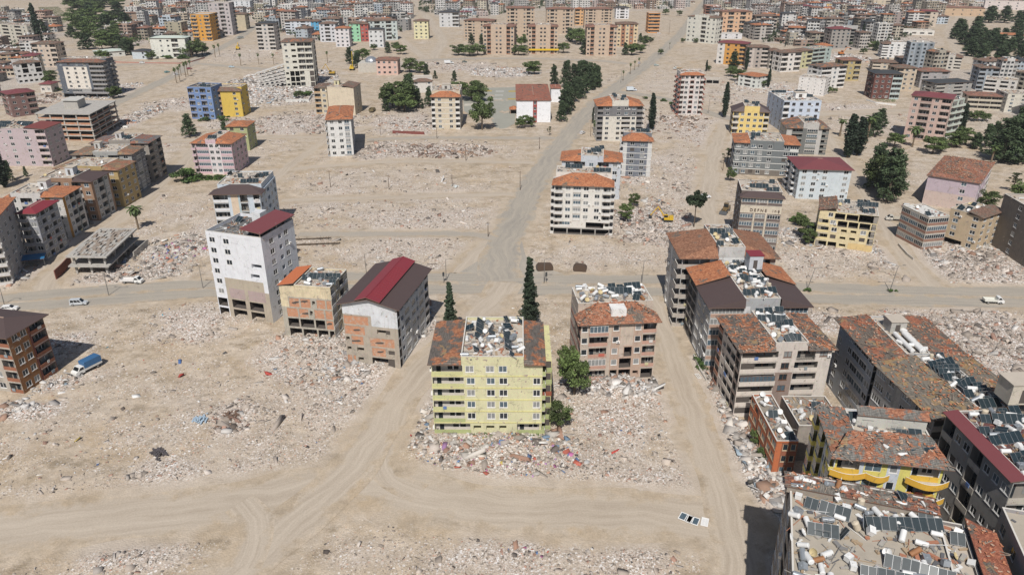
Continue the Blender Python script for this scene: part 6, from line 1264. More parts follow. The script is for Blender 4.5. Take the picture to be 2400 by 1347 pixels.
for (root, (x0, y0, x1, y1, zt), cnt, short, a, ang) in TERR:
    if not cnt: continue
    c, s = math.cos(ang), math.sin(ang); nt_, nb, np_, nd = cnt
    kinds = [cl.choices(['wt', 'gt', 'cu', 'rt'], [6, 2.2, 1, .8])[0] for _ in range(nt_)]+[cl.choice(['wb', 'wb', 'gb']) for _ in range(nb)]+['sp']*np_+[cl.choice(['ds', 'ds', 'dy']) for _ in range(nd)]
    cl.shuffle(kinds)
    if short == 'slate blue block':   # the tanks stand in rows here
        for i in range(11): 
            lx, ly = x1-.9, y0+(y1-y0)*(i+.4)/11; place_clutter('wt', a.x+lx*c-ly*s, a.y+lx*s+ly*c, zt, ang+math.pi/2+.1, (0, 0), 'in the long row on the slate blue block, '+ORD[i]+' from the front', 1.1)
        for r_ in range(2):
            for i in range(4): lx, ly = x0+.8+r_*1.9, y0+.8+i*1.9; place_clutter('wt', a.x+lx*c-ly*s, a.y+lx*s+ly*c, zt, ang+math.pi/2, (0, 0), 'in the '+['outer','inner'][r_]+' short row on the slate blue block, '+ORD[i], 1.1)
        kinds = kinds[:6]
    spots = []
    clus = None
    for k in kinds:
        if k == 'sp' and clus and cl.random() < .72:   # panels stand side by side in short rows
            lx, ly = clus[0]+2.06*math.cos(clus[2]), clus[1]+2.06*math.sin(clus[2])
            if x0 < lx < x1 and y0 < ly < y1 and CNT['solar_panel'] < LIM:
                place_clutter(k, a.x+lx*c-ly*s, a.y+lx*s+ly*c, zt, ang+clus[2]+cl.gauss(0, .04), (cl.gauss(0, .04), 0), f'at the {QN[min(2, int((ly-y0)/(y1-y0)*3))][min(2, int((lx-x0)/(x1-x0)*3))]} of the roof of the {short.replace("block of the left row", "left row block")}', 1.0)
                clus = (lx, ly, clus[2]); spots.append((lx, ly)); continue
        for _ in range(12):
            lx, ly = cl.uniform(x0, x1), cl.uniform(y0, y1)
            if all((lx-q[0])**2+(ly-q[1])**2 > 1.1 for q in spots): break
        else: continue
        spots.append((lx, ly))
        wx, wy = a.x+lx*c-ly*s, a.y+lx*s+ly*c
        tip = cl.random() < (.25 if k == 'sp' else .45 if k != 'ds' else .15); tl = (cl.uniform(-.5, 1.3), cl.uniform(-.5, .5)) if tip else (0, 0)
        if k == 'sp' and not tip: rot = ang+cl.gauss(0, .12)+(math.pi/2 if short == 'lime yellow block' else 0)
        else: rot = ang+cl.uniform(-3.14, 3.14) if tip else ang+cl.choice([0, 0, math.pi/2])+cl.gauss(0, .2)
        if k == 'sp' and not tip: clus = (lx, ly, rot-ang)
        q = QN[min(2, int((ly-y0)/(y1-y0)*3))][min(2, int((lx-x0)/(x1-x0)*3))]
        nm = short.replace('block of the left row', 'left row block')
        place_clutter(k, wx, wy, zt+(.25 if tip else 0), rot, tl, f'at the {q} of the roof of the {nm}', cl.uniform(.65, .85) if k in ('wb', 'gb') else cl.uniform(.8, 1.0))
    # pipes, broken tiles and boards between them
    m = MB(); big = (x1-x0)*(y1-y0); D0 = a.y
    n = int(min(420, big*(1.5 if D0 < 130 else .9 if D0 < 220 else .5)))
    jm = [TANKM[0], PIPE, plain('broken_tile_bits', (.40, .18, .11), .9), CONC(), plain('board_scraps', (.40, .30, .20), .9), plain('torn_membrane', (.12, .12, .13), .9)]
    for _ in range(n):
        lx, ly = cl.uniform(x0, x1), cl.uniform(y0, y1); an = cl.uniform(0, 3.14); L_, w_, h_ = cl.uniform(.15, .8), cl.uniform(.05, .3), cl.uniform(.04, .3)
        if cl.random() < .25: L_, w_, h_ = cl.uniform(.8, 2.2), .04, .05
        ca, sa = math.cos(an), math.sin(an)
        tz = cl.uniform(-.1, .25)
        m.box(-L_, -w_, 0, L_, w_, h_, cl.choice(jm), T=lambda x, y, z, lx=lx, ly=ly, ca=ca, sa=sa, tz=tz: (lx+x*ca-y*sa, ly+x*sa+y*ca, zt+.015+z+abs(tz)*max(x, 0)), bottom=False)
    m.build('roof_debris', root, kind='stuff')
    # bare steel racks that carried the panels
    if cnt[2] > 5:
        m = MB()
        for _ in range(cnt[2]//3):
            lx, ly = cl.uniform(x0+.5, x1-2), cl.uniform(y0+.5, y1-1)
            for q in range(3): m.tube((lx+q*.9, ly, zt), (lx+q*.9, ly+cl.uniform(-.2, .2), zt+1.5), .03, .03, PIPE, 4, False)
            m.tube((lx, ly, zt+1.45), (lx+1.8, ly, zt+1.45), .03, .03, PIPE, 4, False)
        m.build('steel_rack', root, kind='stuff')
print('clutter', CNT)
# a couple of large sheets seen on the corner terrace
# lettering
t = bpy.data.curves.new('lettering', 'FONT'); t.body = 'DEFNE  inş'; t.size = 1.35; t.extrude = .06; t.space_character = 1.5
to = bpy.data.objects.new('lettering', t); COL.objects.link(to); t.materials.append(plain('brown_letters', (.10, .055, .035), .6))
lt = [q[0] for q in TERR if q[3] == 'brown lettered tower'][0]
lm_ = bpy.data.meshes.new_from_object(to); bpy.data.objects.remove(to); to = put('lettering', lm_); to.parent = lt; to.location = (3.0, -.1, 18.6*5.0/7+.9); to.rotation_euler = (math.pi/2, 0, 0)

# ------------------------------------------------------------ trees
def leaf_mat(name, rgb):
    m, nt, bs = newmat(name); bs.inputs['Roughness'].default_value = .75
    a = N(nt, 'ShaderNodeAttribute', attribute_name='tint')
    oi = N(nt, 'ShaderNodeObjectInfo'); v = mathn(nt, 'ADD', .78, mathn(nt, 'MULTIPLY', oi.outputs['Random'], .5))
    h = N(nt, 'ShaderNodeHueSaturation'); nt.links.new(a.outputs[0], h.inputs['Color']); nt.links.new(v, h.inputs['Value'])
    nt.links.new(h.outputs[0], bs.inputs['Base Color']); MATS[name] = m; return m
BARK = plain('bark', (.12, .09, .065), .9, 0, .3)
def leaves(cent, n_per, rad, size, rgb, name, flat=.6, up=0.0):
    cent = np.asarray(cent, float); k = len(cent); tot = k*n_per
    c = np.repeat(cent[:, :3], n_per, 0); rr = np.repeat(cent[:, 3], n_per)
    d = rng.normal(size=(tot, 3)); d /= np.linalg.norm(d, axis=1)[:, None]; d[:, 2] *= flat
    p = c+d*(rr*rng.random(tot)**.4)[:, None]
    nrm = rng.normal(size=(tot, 3))+d*1.2; nrm[:, 2] += up; nrm /= np.linalg.norm(nrm, axis=1)[:, None]
    t = np.cross(nrm, rng.normal(size=(tot, 3))); t /= np.linalg.norm(t, axis=1)[:, None]; b = np.cross(nrm, t)
    s = size*rng.uniform(.6, 1.4, tot)[:, None]
    V = np.stack([p-t*s-b*s*.6, p+t*s-b*s*.6, p+t*s*.8+b*s*.6, p-t*s*.8+b*s*.6], 1).reshape(-1, 3)
    Fq = np.arange(tot*4).reshape(-1, 4)
    ct = np.repeat(rng.uniform(.6, 1.35, k), n_per)*rng.uniform(.7, 1.3, tot)
    col = np.array(rgb)[None]*ct[:, None]
    return np_mesh(name, V, Fq, [MATS.get('leaf') or leaf_mat('leaf', rgb)], col=col)
def trunk(h, r, limbs, name='trunk'):
    m = MB(); m.tube((0, 0, -.2), (r*.3, 0, h*.5), r, r*.75, BARK, 8, False); m.tube((r*.3, 0, h*.5), (0, 0, h), r*.75, r*.3, BARK, 8, False)
    for q in limbs: m.tube((0, 0, q[3]), q[:3], r*.45, r*.12, BARK, 5, False)
    return m.mesh(name)
TP = {'broad': [], 'pine': [], 'cypress': [], 'palm': [], 'bush': [], 'sparse': [], 'cone': []}
for sd in range(4):   # about 9 m tall broadleaf
    cs = []
    for i in range(26):
        t = rng.uniform(0, 6.28); r = 3.0*math.sqrt(rng.random()); z = 4.9+rng.uniform(-3.3, 3.2)*(1-r/7); cs.append((r*math.cos(t), r*math.sin(t), z, rng.uniform(.9, 1.6)))
    TP['broad'].append((leaves(cs, 110, None, .2, (.075, .108, .032), 'crown'), trunk(5.5, .25, [(c[0]*.8, c[1]*.8, c[2], 2.2+.2*i) for i, c in enumerate(cs[:8])])))
for sd in range(1):   # round crown on a bare trunk
    cs = [(2.3*math.sqrt(q)*math.cos(i*2.4), 2.3*math.sqrt(q)*math.sin(i*2.4), 6.9+rng.uniform(-1.8, 2.0)*(1-q*.6), rng.uniform(.8, 1.3)) for i, q in enumerate(rng.random(26))]
    TP['round'] = [(leaves(cs, 110, None, .19, (.028, .048, .020), 'crown'), trunk(6.5, .2, [(c[0]*.8, c[1]*.8, c[2], 4.6) for c in cs[:7]]))]
for sd in range(3):   # dense dark stone pine / conifer, 12 m
    cs = []
    for i in range(84):
        z = 1.4+10.2*(i/84); R = 3.2*(1-(z-1.4)/12.0)**.75+.2; t = i*2.4+rng.uniform(-.8, .8); r = R*rng.uniform(.3, 1.0); cs.append((r*math.cos(t), r*math.sin(t), z+rng.uniform(-.7, .7), rng.uniform(.5, 1.15)))
    TP['pine'].append((leaves(cs, 62, None, .18, (.045, .070, .030), 'crown', .8), trunk(10.5, .28, [(c[0]*.8, c[1]*.8, c[2], c[2]-.5) for c in cs[::9]])))
for sd in range(2):   # conical street cypress, 14 m tall with an even taper
    cs = []
    for i in range(90):
        z = .5+13.2*(i/90)**1.05; R = 1.75*(1-(z)/14.2)**.85+.12; t = i*2.4; r = R*rng.uniform(.25, .8); cs.append((r*math.cos(t), r*math.sin(t), z, max(.28, R*.48)))
    TP['cone'].append((leaves(cs, 85, None, .13, (.036, .056, .030), 'crown', .9), trunk(10, .22, [])))
for sd in range(2):   # spindle cypress, 12 m
    cs = []
    for i in range(60):
        z = 1.0+11*(i/60); R = .25+1.1*math.sin(math.pi*min(1, ((z-.2)/12.4))**.8)**.8*.95; t = i*2.4; r = R*rng.uniform(.15, .6); cs.append((r*math.cos(t), r*math.sin(t), z, max(.3, R*.6)))
    TP['cypress'].append((leaves(cs, 60, None, .17, (.022, .038, .020), 'crown', 1.2), trunk(9, .18, [])))
for sd in range(2):
    cs = []
    for i in range(12):
        t = rng.uniform(0, 6.28); r = 1.5*math.sqrt(rng.random()); cs.append((r*math.cos(t), r*math.sin(t), 1.1+rng.uniform(-.6, .9), rng.uniform(.5, .95)))
    TP['bush'].append((leaves(cs, 90, None, .15, (.060, .105, .025), 'crown'), trunk(1.4, .1, [])))
cs = []
for i in range(22):
    t = rng.uniform(0, 6.28); z = 4+rng.uniform(0, 6); r = rng.uniform(.3, 2.0)*(1.2-(z-4)/9); cs.append((r*math.cos(t), r*math.sin(t), z, rng.uniform(.5, .9)))
TP['sparse'].append((leaves(cs, 38, None, .17, (.070, .085, .035), 'crown'), trunk(9, .2, [(c[0], c[1], c[2], c[2]-1.6) for c in cs])))
def palm_mesh(h, n=26, full=1.0):
    m = MB(); gm_ = plain('palm_frond', (.075, .11, .03), .6, 0, .3, 2); dry = plain('dry_frond', (.24, .18, .09), .8, 0, .3, 2)
    for i in range(n):
        t = i*2.399; el = math.radians(78-130*(i/n)); L = 2.0*full; mt = gm_ if el > -.5 else dry; pts = []
        for k in range(6):
            s = k/5; e = el-s*1.0; r = L*s; pts.append((r*math.cos(e)*math.cos(t), r*math.cos(e)*math.sin(t), h+r*math.sin(e)+.1))
        sx, sy = -math.sin(t), math.cos(t)
        for k in range(5):
            w0, w1 = .42*math.sin(math.pi*(k+.3)/5.8), .42*math.sin(math.pi*(k+1.3)/5.8); (a, b) = (pts[k], pts[k+1])
            m.quad((a[0]+sx*w0, a[1]+sy*w0, a[2]-.12), a, b, (b[0]+sx*w1, b[1]+sy*w1, b[2]-.12), mt); m.quad(a, (a[0]-sx*w0, a[1]-sy*w0, a[2]-.12), (b[0]-sx*w1, b[1]-sy*w1, b[2]-.12), b, mt)
    tr = MB(); tr.tube((0, 0, -.2), (0, 0, h-.9), .26, .2, plain('palm_trunk', (.20, .15, .10), .95, 0, .3), 9, False); tr.tube((0, 0, h-1.4), (0, 0, h), .32, .5, plain('palm_skirt', (.26, .19, .11), .95), 9)
    return m.mesh('crown'), tr.mesh('trunk')
TP['palm'] = [palm_mesh(6.2, 34, 1.1), palm_mesh(7.0, 14, .8)]
HT = {'round': 9.4, 'broad': 9.2, 'pine': 12.2, 'cypress': 12.4, 'palm': 7.8, 'bush': 2.7, 'sparse': 10.5, 'cone': 14.2}
TL = {'round': 'round crowned tree', 'broad': 'bushy green tree', 'pine': 'dark dense conifer', 'cypress': 'slender dark cypress', 'palm': 'palm tree', 'bush': 'green bush', 'sparse': 'thin sparse tree', 'cone': 'tall conical cypress'}
TN = {'round': 'broadleaf_tree', 'broad': 'broadleaf_tree', 'pine': 'pine_tree', 'cypress': 'cypress_tree', 'palm': 'palm_tree', 'bush': 'bush', 'sparse': 'sparse_tree', 'cone': 'cypress_tree'}
tr_ = random.Random(9); TREES = 0
def tree(kind, x, y, h, wide=1.0, label=None, var=None, z=0):
    global TREES
    TREES += 1; v = TP[kind][(var if var is not None else tr_.randrange(99)) % len(TP[kind])]; s = h/HT[kind]
    root = empty(TN[kind], (x, y, z), tr_.uniform(0, 6.28)); root.scale = (s*wide, s*wide, s)
    if label is None:
        lab = clip_words(('tall ' if s > 1.15 else ('small ' if s < .75 else ''))+TL[kind]+' '+rel_label(x, y))
        tag(root, lab, 'bush' if kind == 'bush' else 'tree', TL[kind].replace('tree', 'trees').replace('conifer', 'conifers')+' among the blocks')
    else: tag(root, label, 'bush' if kind == 'bush' else 'tree')
    put('crown', v[0], root); put('trunk', v[1], root)
    return root
def tpx(kind, px, yb, yt, wide=1.0, label=None, var=None):
    x, y = G(px, yb); return tree(kind, x, y, height_at(px, yb, yt), wide*(1.15 if kind in ('broad', 'pine') else 1), label, var)
tpx('cone', 1057, 800, 657, 1.15, 'conical cypress with its foot hidden behind the left of the lime yellow block', 0)
tpx('cone', 1240, 775, 598, 1.15, 'tallest conical cypress, behind the right of the lime yellow block, with a broken branch', 1)
tpx('cypress', 1697, 276, 190, 1.0, 'dark spindle cypress standing alone between the slim tower and the yellow block')
tpx('cypress', 1526, 306, 216, 1.1, 'dark cypress right behind the narrow slate block'); tpx('cypress', 1478, 306, 242, 1.1, 'dark cypress in front of the cream and charcoal block')
tpx('palm', 325, 538, 478, 1.15, 'palm tree with a full crown beside the concrete skeleton', 0)
tpx('broad', 1346, 925, 812, .66, 'large bright green tree between the lime yellow and the beige and brick blocks', 0); tpx('broad', 1330, 880, 800, .6, 'smaller green tree behind the large one right of the lime yellow block', 1); tpx('broad', 1312, 1005, 930, .7, 'narrow dark tree squeezed against the right side of the lime yellow block', 2)
tpx('round', 1626, 532, 440, .8, 'round-headed dark tree on a bare trunk near the yellow excavator', 1)
tpx('broad', 1485, 485, 448, .8); tpx('broad', 1468, 520, 470, .8)
tpx('pine', 445, 322, 268, 1.1, 'small dark conifer near the pink striped block'); tpx('pine', 529, 330, 284, .8, 'small dark conifer tucked behind the pink striped block')
tpx('bush', 441, 421, 388, 1.6, 'big rounded green bush at the left foot of the pink striped block'); 
for q in (470, 490, 512, 530): tpx('bush', q, 420, 408, 1.3)
tpx('broad', 1130, 305, 205, .62, 'tall thin tree with an open crown beside the school yard', 3)
for (px, yb, yt, w_) in [(1070,235,185,1.3),(1105,235,182,1.3),(1122,240,190,1.1),(1060,240,200,.9),(935,258,178,1.2),(920,250,190,1.2),(948,262,200,1.2),(960,245,170,1.0),(905,262,230,1),(980,255,205,.9),(1006,250,205,.9),(985,172,140,1.1),(1000,180,150,1),(960,170,130,1.1),(1020,185,165,.9),(1065,190,165,1)]:
    tpx('broad' if w_ > 1.05 else 'pine', px, yb, yt, w_)
for (px, yb, yt) in [(1240,175,136),(1252,175,138)]: tpx('broad', px, yb, yt, 1.0)
for (px, yb, yt) in [(1298,200,150),(1327,205,140),(1345,200,148),(1358,200,140),(1370,202,140),(1382,205,146),(1392,206,148),(1400,205,152),(1330,250,190),(1345,240,185),(1322,270,200),(1355,228,180),(1372,220,175),(1388,212,172),(1334,262,205),(1316,285,235),(1362,232,190)]:
    tpx('pine', px, yb, yt, .85)
for (px, yb, yt) in [(1230,300,265),(1218,302,272),(1245,298,270),(1288,318,295),(1283,310,300)]: tpx('sparse' if px > 1280 else 'broad', px, yb, yt, 1.0)
for (px, yb, yt) in [(1460,190,165),(1477,175,148),(1487,165,142),(1497,158,135),(1569,115,100),(414,195,158),(422,190,155),(436,182,145),(441,178,143),(425,178,150),(448,170,140),(565,155,125),(607,152,125),(642,152,125),(768,148,120),(505,135,105),(515,130,102)]:
    tpx('palm', px, yb, yt, .8, None, 1)
for (px, yb, yt, k) in [(1548,128,112,'broad'),(1592,38,22,'broad'),(1560,36,18,'broad'),(1700,130,95,'cypress'),(1718,165,120,'pine'),(1748,165,110,'cypress'),(1655,168,140,'cypress'),(1660,166,152,'broad'),(1800,205,160,'cypress'),(1785,206,185,'broad'),(1728,190,155,'broad'),(1712,180,150,'broad'),(1845,90,62,'cypress'),(1840,110,95,'cypress'),(2018,102,55,'cypress'),(2062,76,50,'cypress'),(2054,100,70,'cypress'),(2045,118,92,'broad'),(2052,120,98,'pine'),(2145,118,106,'broad'),(2068,214,196,'bush'),(1940,220,200,'broad'),(1955,218,203,'broad'),(1600,101,88,'broad'),(1630,101,88,'broad'),(2023,128,110,'broad')]:
    tpx(k, px, yb, yt, 1.1)
# right hand park edge and the conifers by the lilac building
for (px, yb, yt, k, w_) in [(2078,474,345,'pine',.95),(2048,440,335,'pine',1.0),(2098,452,365,'pine',.85),(2062,455,352,'broad',.8),(2060,300,255,'pine',1.3),(2045,320,262,'pine',1.2),(1985,370,264,'cypress',1.6),(2008,365,272,'cypress',1.9),(1998,345,285,'cypress',1.6),(1968,320,278,'palm',1.6),(2018,330,280,'palm',1.4),(2030,335,270,'palm',1.3),(2138,345,292,'palm',1.1),(2095,345,305,'broad',1.3),(2185,360,312,'broad',1.2),(2205,355,318,'broad',1.1),
   (2240,345,300,'broad',1.3),(2262,340,290,'broad',1.2),(2250,315,240,'cypress',1.4),(2285,350,310,'pine',1.2),(2310,345,290,'pine',1.1),(2320,390,340,'palm',1.3),(2345,380,275,'pine',1.3),(2370,375,270,'pine',1.4),(2395,380,262,'pine',1.3),(2385,330,250,'pine',1.2),(2330,330,285,'pine',1.2),(2290,285,255,'broad',1.2),(2270,280,258,'broad',1.2),(2310,285,262,'broad',1.2),(2375,255,230,'broad',1.1),(2390,470,420,'broad',1.2),(2372,450,400,'sparse',1.4),(2310,490,440,'broad',1.0),(2330,520,480,'broad',.7),(2120,545,515,'broad',1.3),(2232,515,500,'bush',1),
   (1885,560,500,'broad',.8),(1870,530,492,'broad',.9),(1895,575,530,'broad',.8),(1860,520,505,'bush',1.2),(1703,385,345,'sparse',1.5),(1712,425,385,'broad',.6),(1590,640,620,'bush',.5),(1690,840,825,'bush',1.4),(1640,850,835,'bush',1.5),(1650,862,845,'bush',1.4),(1765,1045,1000,'broad',.5),(1783,1075,1045,'broad',.7),(1892,682,672,'bush',1.2),(2085,684,676,'bush',1.2),(2100,683,678,'bush',1.2),
   (678,600,545,'broad',.5),(690,615,575,'broad',.5),(675,560,520,'broad',.6),(1390,290,250,'cypress',.9),(1395,322,278,'palm',.7),(1512,232,225,'bush',1.5),(1555,238,230,'bush',1.5),(1575,245,238,'bush',1.6),(820,150,110,'pine',1),(838,160,120,'pine',1),(850,145,108,'broad',1.2),(930,120,95,'broad',1.2),(940,128,100,'broad',1.2),(910,125,98,'pine',1.1),(876,118,100,'broad',1.2),
   (1075,130,100,'broad',1.4),(1100,132,100,'broad',1.4),(1120,130,98,'broad',1.4),(1128,105,80,'pine',1),(1105,105,80,'pine',1.1),(1215,130,100,'broad',1.2),(1228,130,102,'broad',1.1),(1222,110,75,'broad',1),(1320,125,95,'broad',1.2),(1352,100,60,'broad',1.3),(1360,105,70,'broad',1.3),(1335,98,65,'pine',1.2),(1370,128,90,'pine',1.2),(1500,100,78,'pine',1),(1510,108,80,'broad',1),(1525,100,85,'broad',1.3),(1480,130,95,'broad',1.2),(1465,130,100,'pine',1),(1500,125,100,'broad',1.2),
   (355,140,115,'broad',1.1),(240,148,112,'broad',1.1),(252,145,118,'broad',1.1),(300,130,90,'pine',1),(310,128,96,'pine',1),(392,138,128,'bush',2),(430,138,126,'bush',2),(450,135,84,'broad',1.2),(462,130,90,'broad',1.2),(475,130,95,'broad',1.1),(265,232,195,'broad',.9),(278,228,200,'broad',.8),(120,195,160,'broad',1.0),(112,200,175,'broad',1),(98,118,5,'cypress',.9),(105,90,45,'pine',1),(92,100,60,'pine',1.1),(125,215,200,'bush',1.6),(12,440,345,'cypress',1.7),(25,425,375,'pine',.7),(62,415,390,'pine',.7),(700,230,210,'broad',1.4),(715,225,212,'bush',2),(525,283,268,'bush',1.5),(480,284,272,'bush',1.6)]:
    tpx(k, px, yb, yt, w_)
# the wooded park at the upper right and the one at the upper left
for _ in range(62):
    px, py = tr_.uniform(2235, 2440), tr_.uniform(46, 150)
    if py > 150-(2440-px)*.0 or (px-2235)*.6+20 < (py-60)*.5: continue
    if 2290 < px and 84 < py < 106 and tr_.random() < .8: continue
    tpx('pine', px, py, py-tr_.uniform(26, 44), 1.6)
for _ in range(60):
    px = tr_.uniform(150, 300); py = tr_.uniform(6, 120)
    if px < 165+(120-py)*.1: continue
    tpx(tr_.choice(['broad', 'broad', 'pine']), px, py, py-tr_.uniform(22, 42), 1.7)
for _ in range(24): px, py = tr_.uniform(1085, 1180), tr_.uniform(2, 18); tpx('broad', px, py, py-10, 1.5)
n_left = 296-TREES
pool = [(random.Random(i).uniform(-20, 2420), random.Random(i+999).uniform(-4, 150)) for i in range(900)]
FX = np.array([(f[0], f[1], f[2]) for f in FOOT])
for px, py in pool:
    if n_left <= 0: break
    x, y = G(px, py)
    if not any(inside(zn, x, y) for zn in ZW): continue
    if ((FX[:, 0]-x)**2+(FX[:, 1]-y)**2 < (FX[:, 2]*.75+1.5)**2).any(): continue
    tree(tr_.choice(['broad', 'broad', 'pine', 'cypress']), x, y, tr_.uniform(6, 12), 1.2); n_left -= 1
print('trees', TREES)
# green growing between the far houses, uncountable from here
cs = []
for px, py in [(tr_.uniform(-60, 2460), 2+148*tr_.random()**1.6) for _ in range(14000)]:
    x, y = G(px, py)
    if not any(inside(zn, x, y) for zn in ZW): continue
    if ((FX[:, 0]-x)**2+(FX[:, 1]-y)**2 < (FX[:, 2]*.6)**2).any(): continue
    hh_ = tr_.uniform(2, 8); cs.append((x, y, hh_*.55, hh_*.5))
    if len(cs) > 3000: break
tag(put('distant_trees', leaves(cs, 24, None, .7, (.04, .06, .022), 'distant_trees', .9)), 'bushes and small trees scattered between the far houses', kind='stuff')
# grass strips
def grass(pts, label, dens=9, h=.35, rgb=(.075, .12, .03)):
    P = [G(*p) for p in pts]; x0, x1 = min(p[0] for p in P), max(p[0] for p in P); y0, y1 = min(p[1] for p in P), max(p[1] for p in P); C_ = []
    for _ in range(int((x1-x0)*(y1-y0)*dens*.5)):
        x, y = tr_.uniform(x0, x1), tr_.uniform(y0, y1)
        if inside(P, x, y): C_.append((x, y, .15, h))
    if not C_: return
    tag(put('grass', leaves(C_, 7, None, .13, rgb, 'grass', .6)), label, kind='stuff')
grass([(1108,1016),(1275,1017),(1270,1026),(1110,1030)], 'strip of weeds at the foot of the lime yellow block')
grass([(1625,830),(1650,825),(1665,865),(1640,875)], 'weedy garden beside the dark grey block'); grass([(457,413),(570,414),(560,424),(470,424)], 'grass along the foot of the pink striped block')
grass([(90,18),(138,17),(150,30),(128,60),(100,40)], 'green meadow at the far upper left', 1.2, 1.2); grass([(2045,205),(2085,212),(2100,240),(2060,240),(2035,225)], 'hedge and lawn in front of the brown and teal block', 3, .8)
grass([(150,30),(175,12),(165,45),(140,62)], 'green bank beside the far pale path', 1.2, 1.2)
# ------------------------------------------------------------ vehicles
TYRE = plain('tyre_rubber', (.03, .03, .03), .85, 0, .1); VG = glass_mat('vehicle_glass', (.02, .025, .03), .08); RIMM = plain('wheel_rim', (.45, .45, .46), .4, .6, .1)
LAMP = plain('lamp_lens', (.75, .73, .66), .2, 0, .05); REDL = plain('tail_lamp', (.35, .02, .02), .3, 0, .05)
def paint(n, rgb): return plain(n, rgb, .35, 0, .12, 1)
def prism(m, prof, y0, y1, mat, inset=0):
    """side profile (x, z) extruded across the vehicle, narrower towards the roof when inset is set"""
    zt = max(p[1] for p in prof); zb = min(p[1] for p in prof); n = len(prof); o = len(m.v); k = m.mat(mat)
    for y in (y0, y1):
        for (x, z) in prof: m.v.append((x, y*(1-inset*(z-zb)/(zt-zb+1e-6)), z))
    for i in range(n):
        j = (i+1) % n; m.f.append((o+i, o+j, o+n+j, o+n+i)[::-1]); m.m.append(k)
    m.f.append(tuple(o+i for i in range(n))); m.m.append(k); m.f.append(tuple(o+n+i for i in reversed(range(n)))); m.m.append(k)
def wheels(root, xs_, hw, r=.33):
    for x in xs_:
        for sy in (-1, 1):
            m = MB(); m.tube((x, sy*(hw-.2), r), (x, sy*hw, r), r, r, TYRE, 16); w_ = m.build('wheel', root)
            q = MB(); q.tube((x, sy*hw, r), (x, sy*(hw+.015), r), r*.58, r*.5, RIMM, 12); q.build('rim', w_)
def car(px, py, head, rgb, label, kind='car', cat='car', L=4.3):
    x, y = G(px, py); root = empty('parked_car' if kind != 'van' else 'minivan', (x, y, .12), math.radians(head)); tag(root, label, cat)
    pm = paint('car_paint_%d_%d_%d' % tuple(int(c*99) for c in rgb), rgb); h = L/2; m = MB()
    prism(m, [(-h, .35), (-h+.05, .85), (-h*.78, .95), (h*.45, .92), (h*.93, .78), (h, .5), (h, .3), (-h, .3)], -.86, .86, pm, .04); 
    top = [(-h*.92, .95), (-h*.78, 1.42), (h*.10, 1.45), (h*.48, .93)] if kind == 'car' else [(-h*.97, .95), (-h*.93, 1.78), (h*.22, 1.80), (h*.55, .95)]
    prism(m, top, -.80, .80, pm, .13); m.build('body', root)
    g = MB(); z0, z1 = top[0][1]+.06, top[1][1]-.08
    for sy in (-1, 1):
        yb_, yt_ = sy*.815, sy*.735; a, b, c, d = top; f = lambda t, s: (a[0]+(b[0]-a[0])*s*.9+((d[0]-a[0])*(1-s)+(c[0]-b[0])*s)*t, 0, 0)
        for t0, t1 in ((.08, .36), (.40, .66), (.70, .92)):
            q = [(f(t0, .1)[0], yb_, z0), (f(t1, .1)[0], yb_, z0), (f(t1, .9)[0], yt_, z1), (f(t0, .9)[0], yt_, z1)]; g.quad(*(q if sy < 0 else q[::-1]), VG)
    c, d = top[2], top[3]; e = .02
    g.quad((d[0]-.02+e, -.70, d[1]+.04+e), (d[0]-.02+e, .70, d[1]+.04+e), (c[0]+.05+e, .62, c[1]-.06+e), (c[0]+.05+e, -.62, c[1]-.06+e), VG)
    a, b = top[0], top[1]; g.quad((a[0]-e, .68, a[1]+.08), (a[0]-e, -.68, a[1]+.08), (b[0]-.04-e, -.60, b[1]-.1), (b[0]-.04-e, .60, b[1]-.1), VG); g.build('window', root)
    for sy in (-.6, .6):
        q = MB(); q.box(h*.93, sy-.18, .6, h+.02, sy+.18, .74, LAMP); q.build('headlight', root); q = MB(); q.box(-h-.02, sy-.14, .7, -h+.05, sy+.14, .88, REDL); q.build('tail_light', root)
    wheels(root, (-h*.6, h*.62), .88, .32); return root
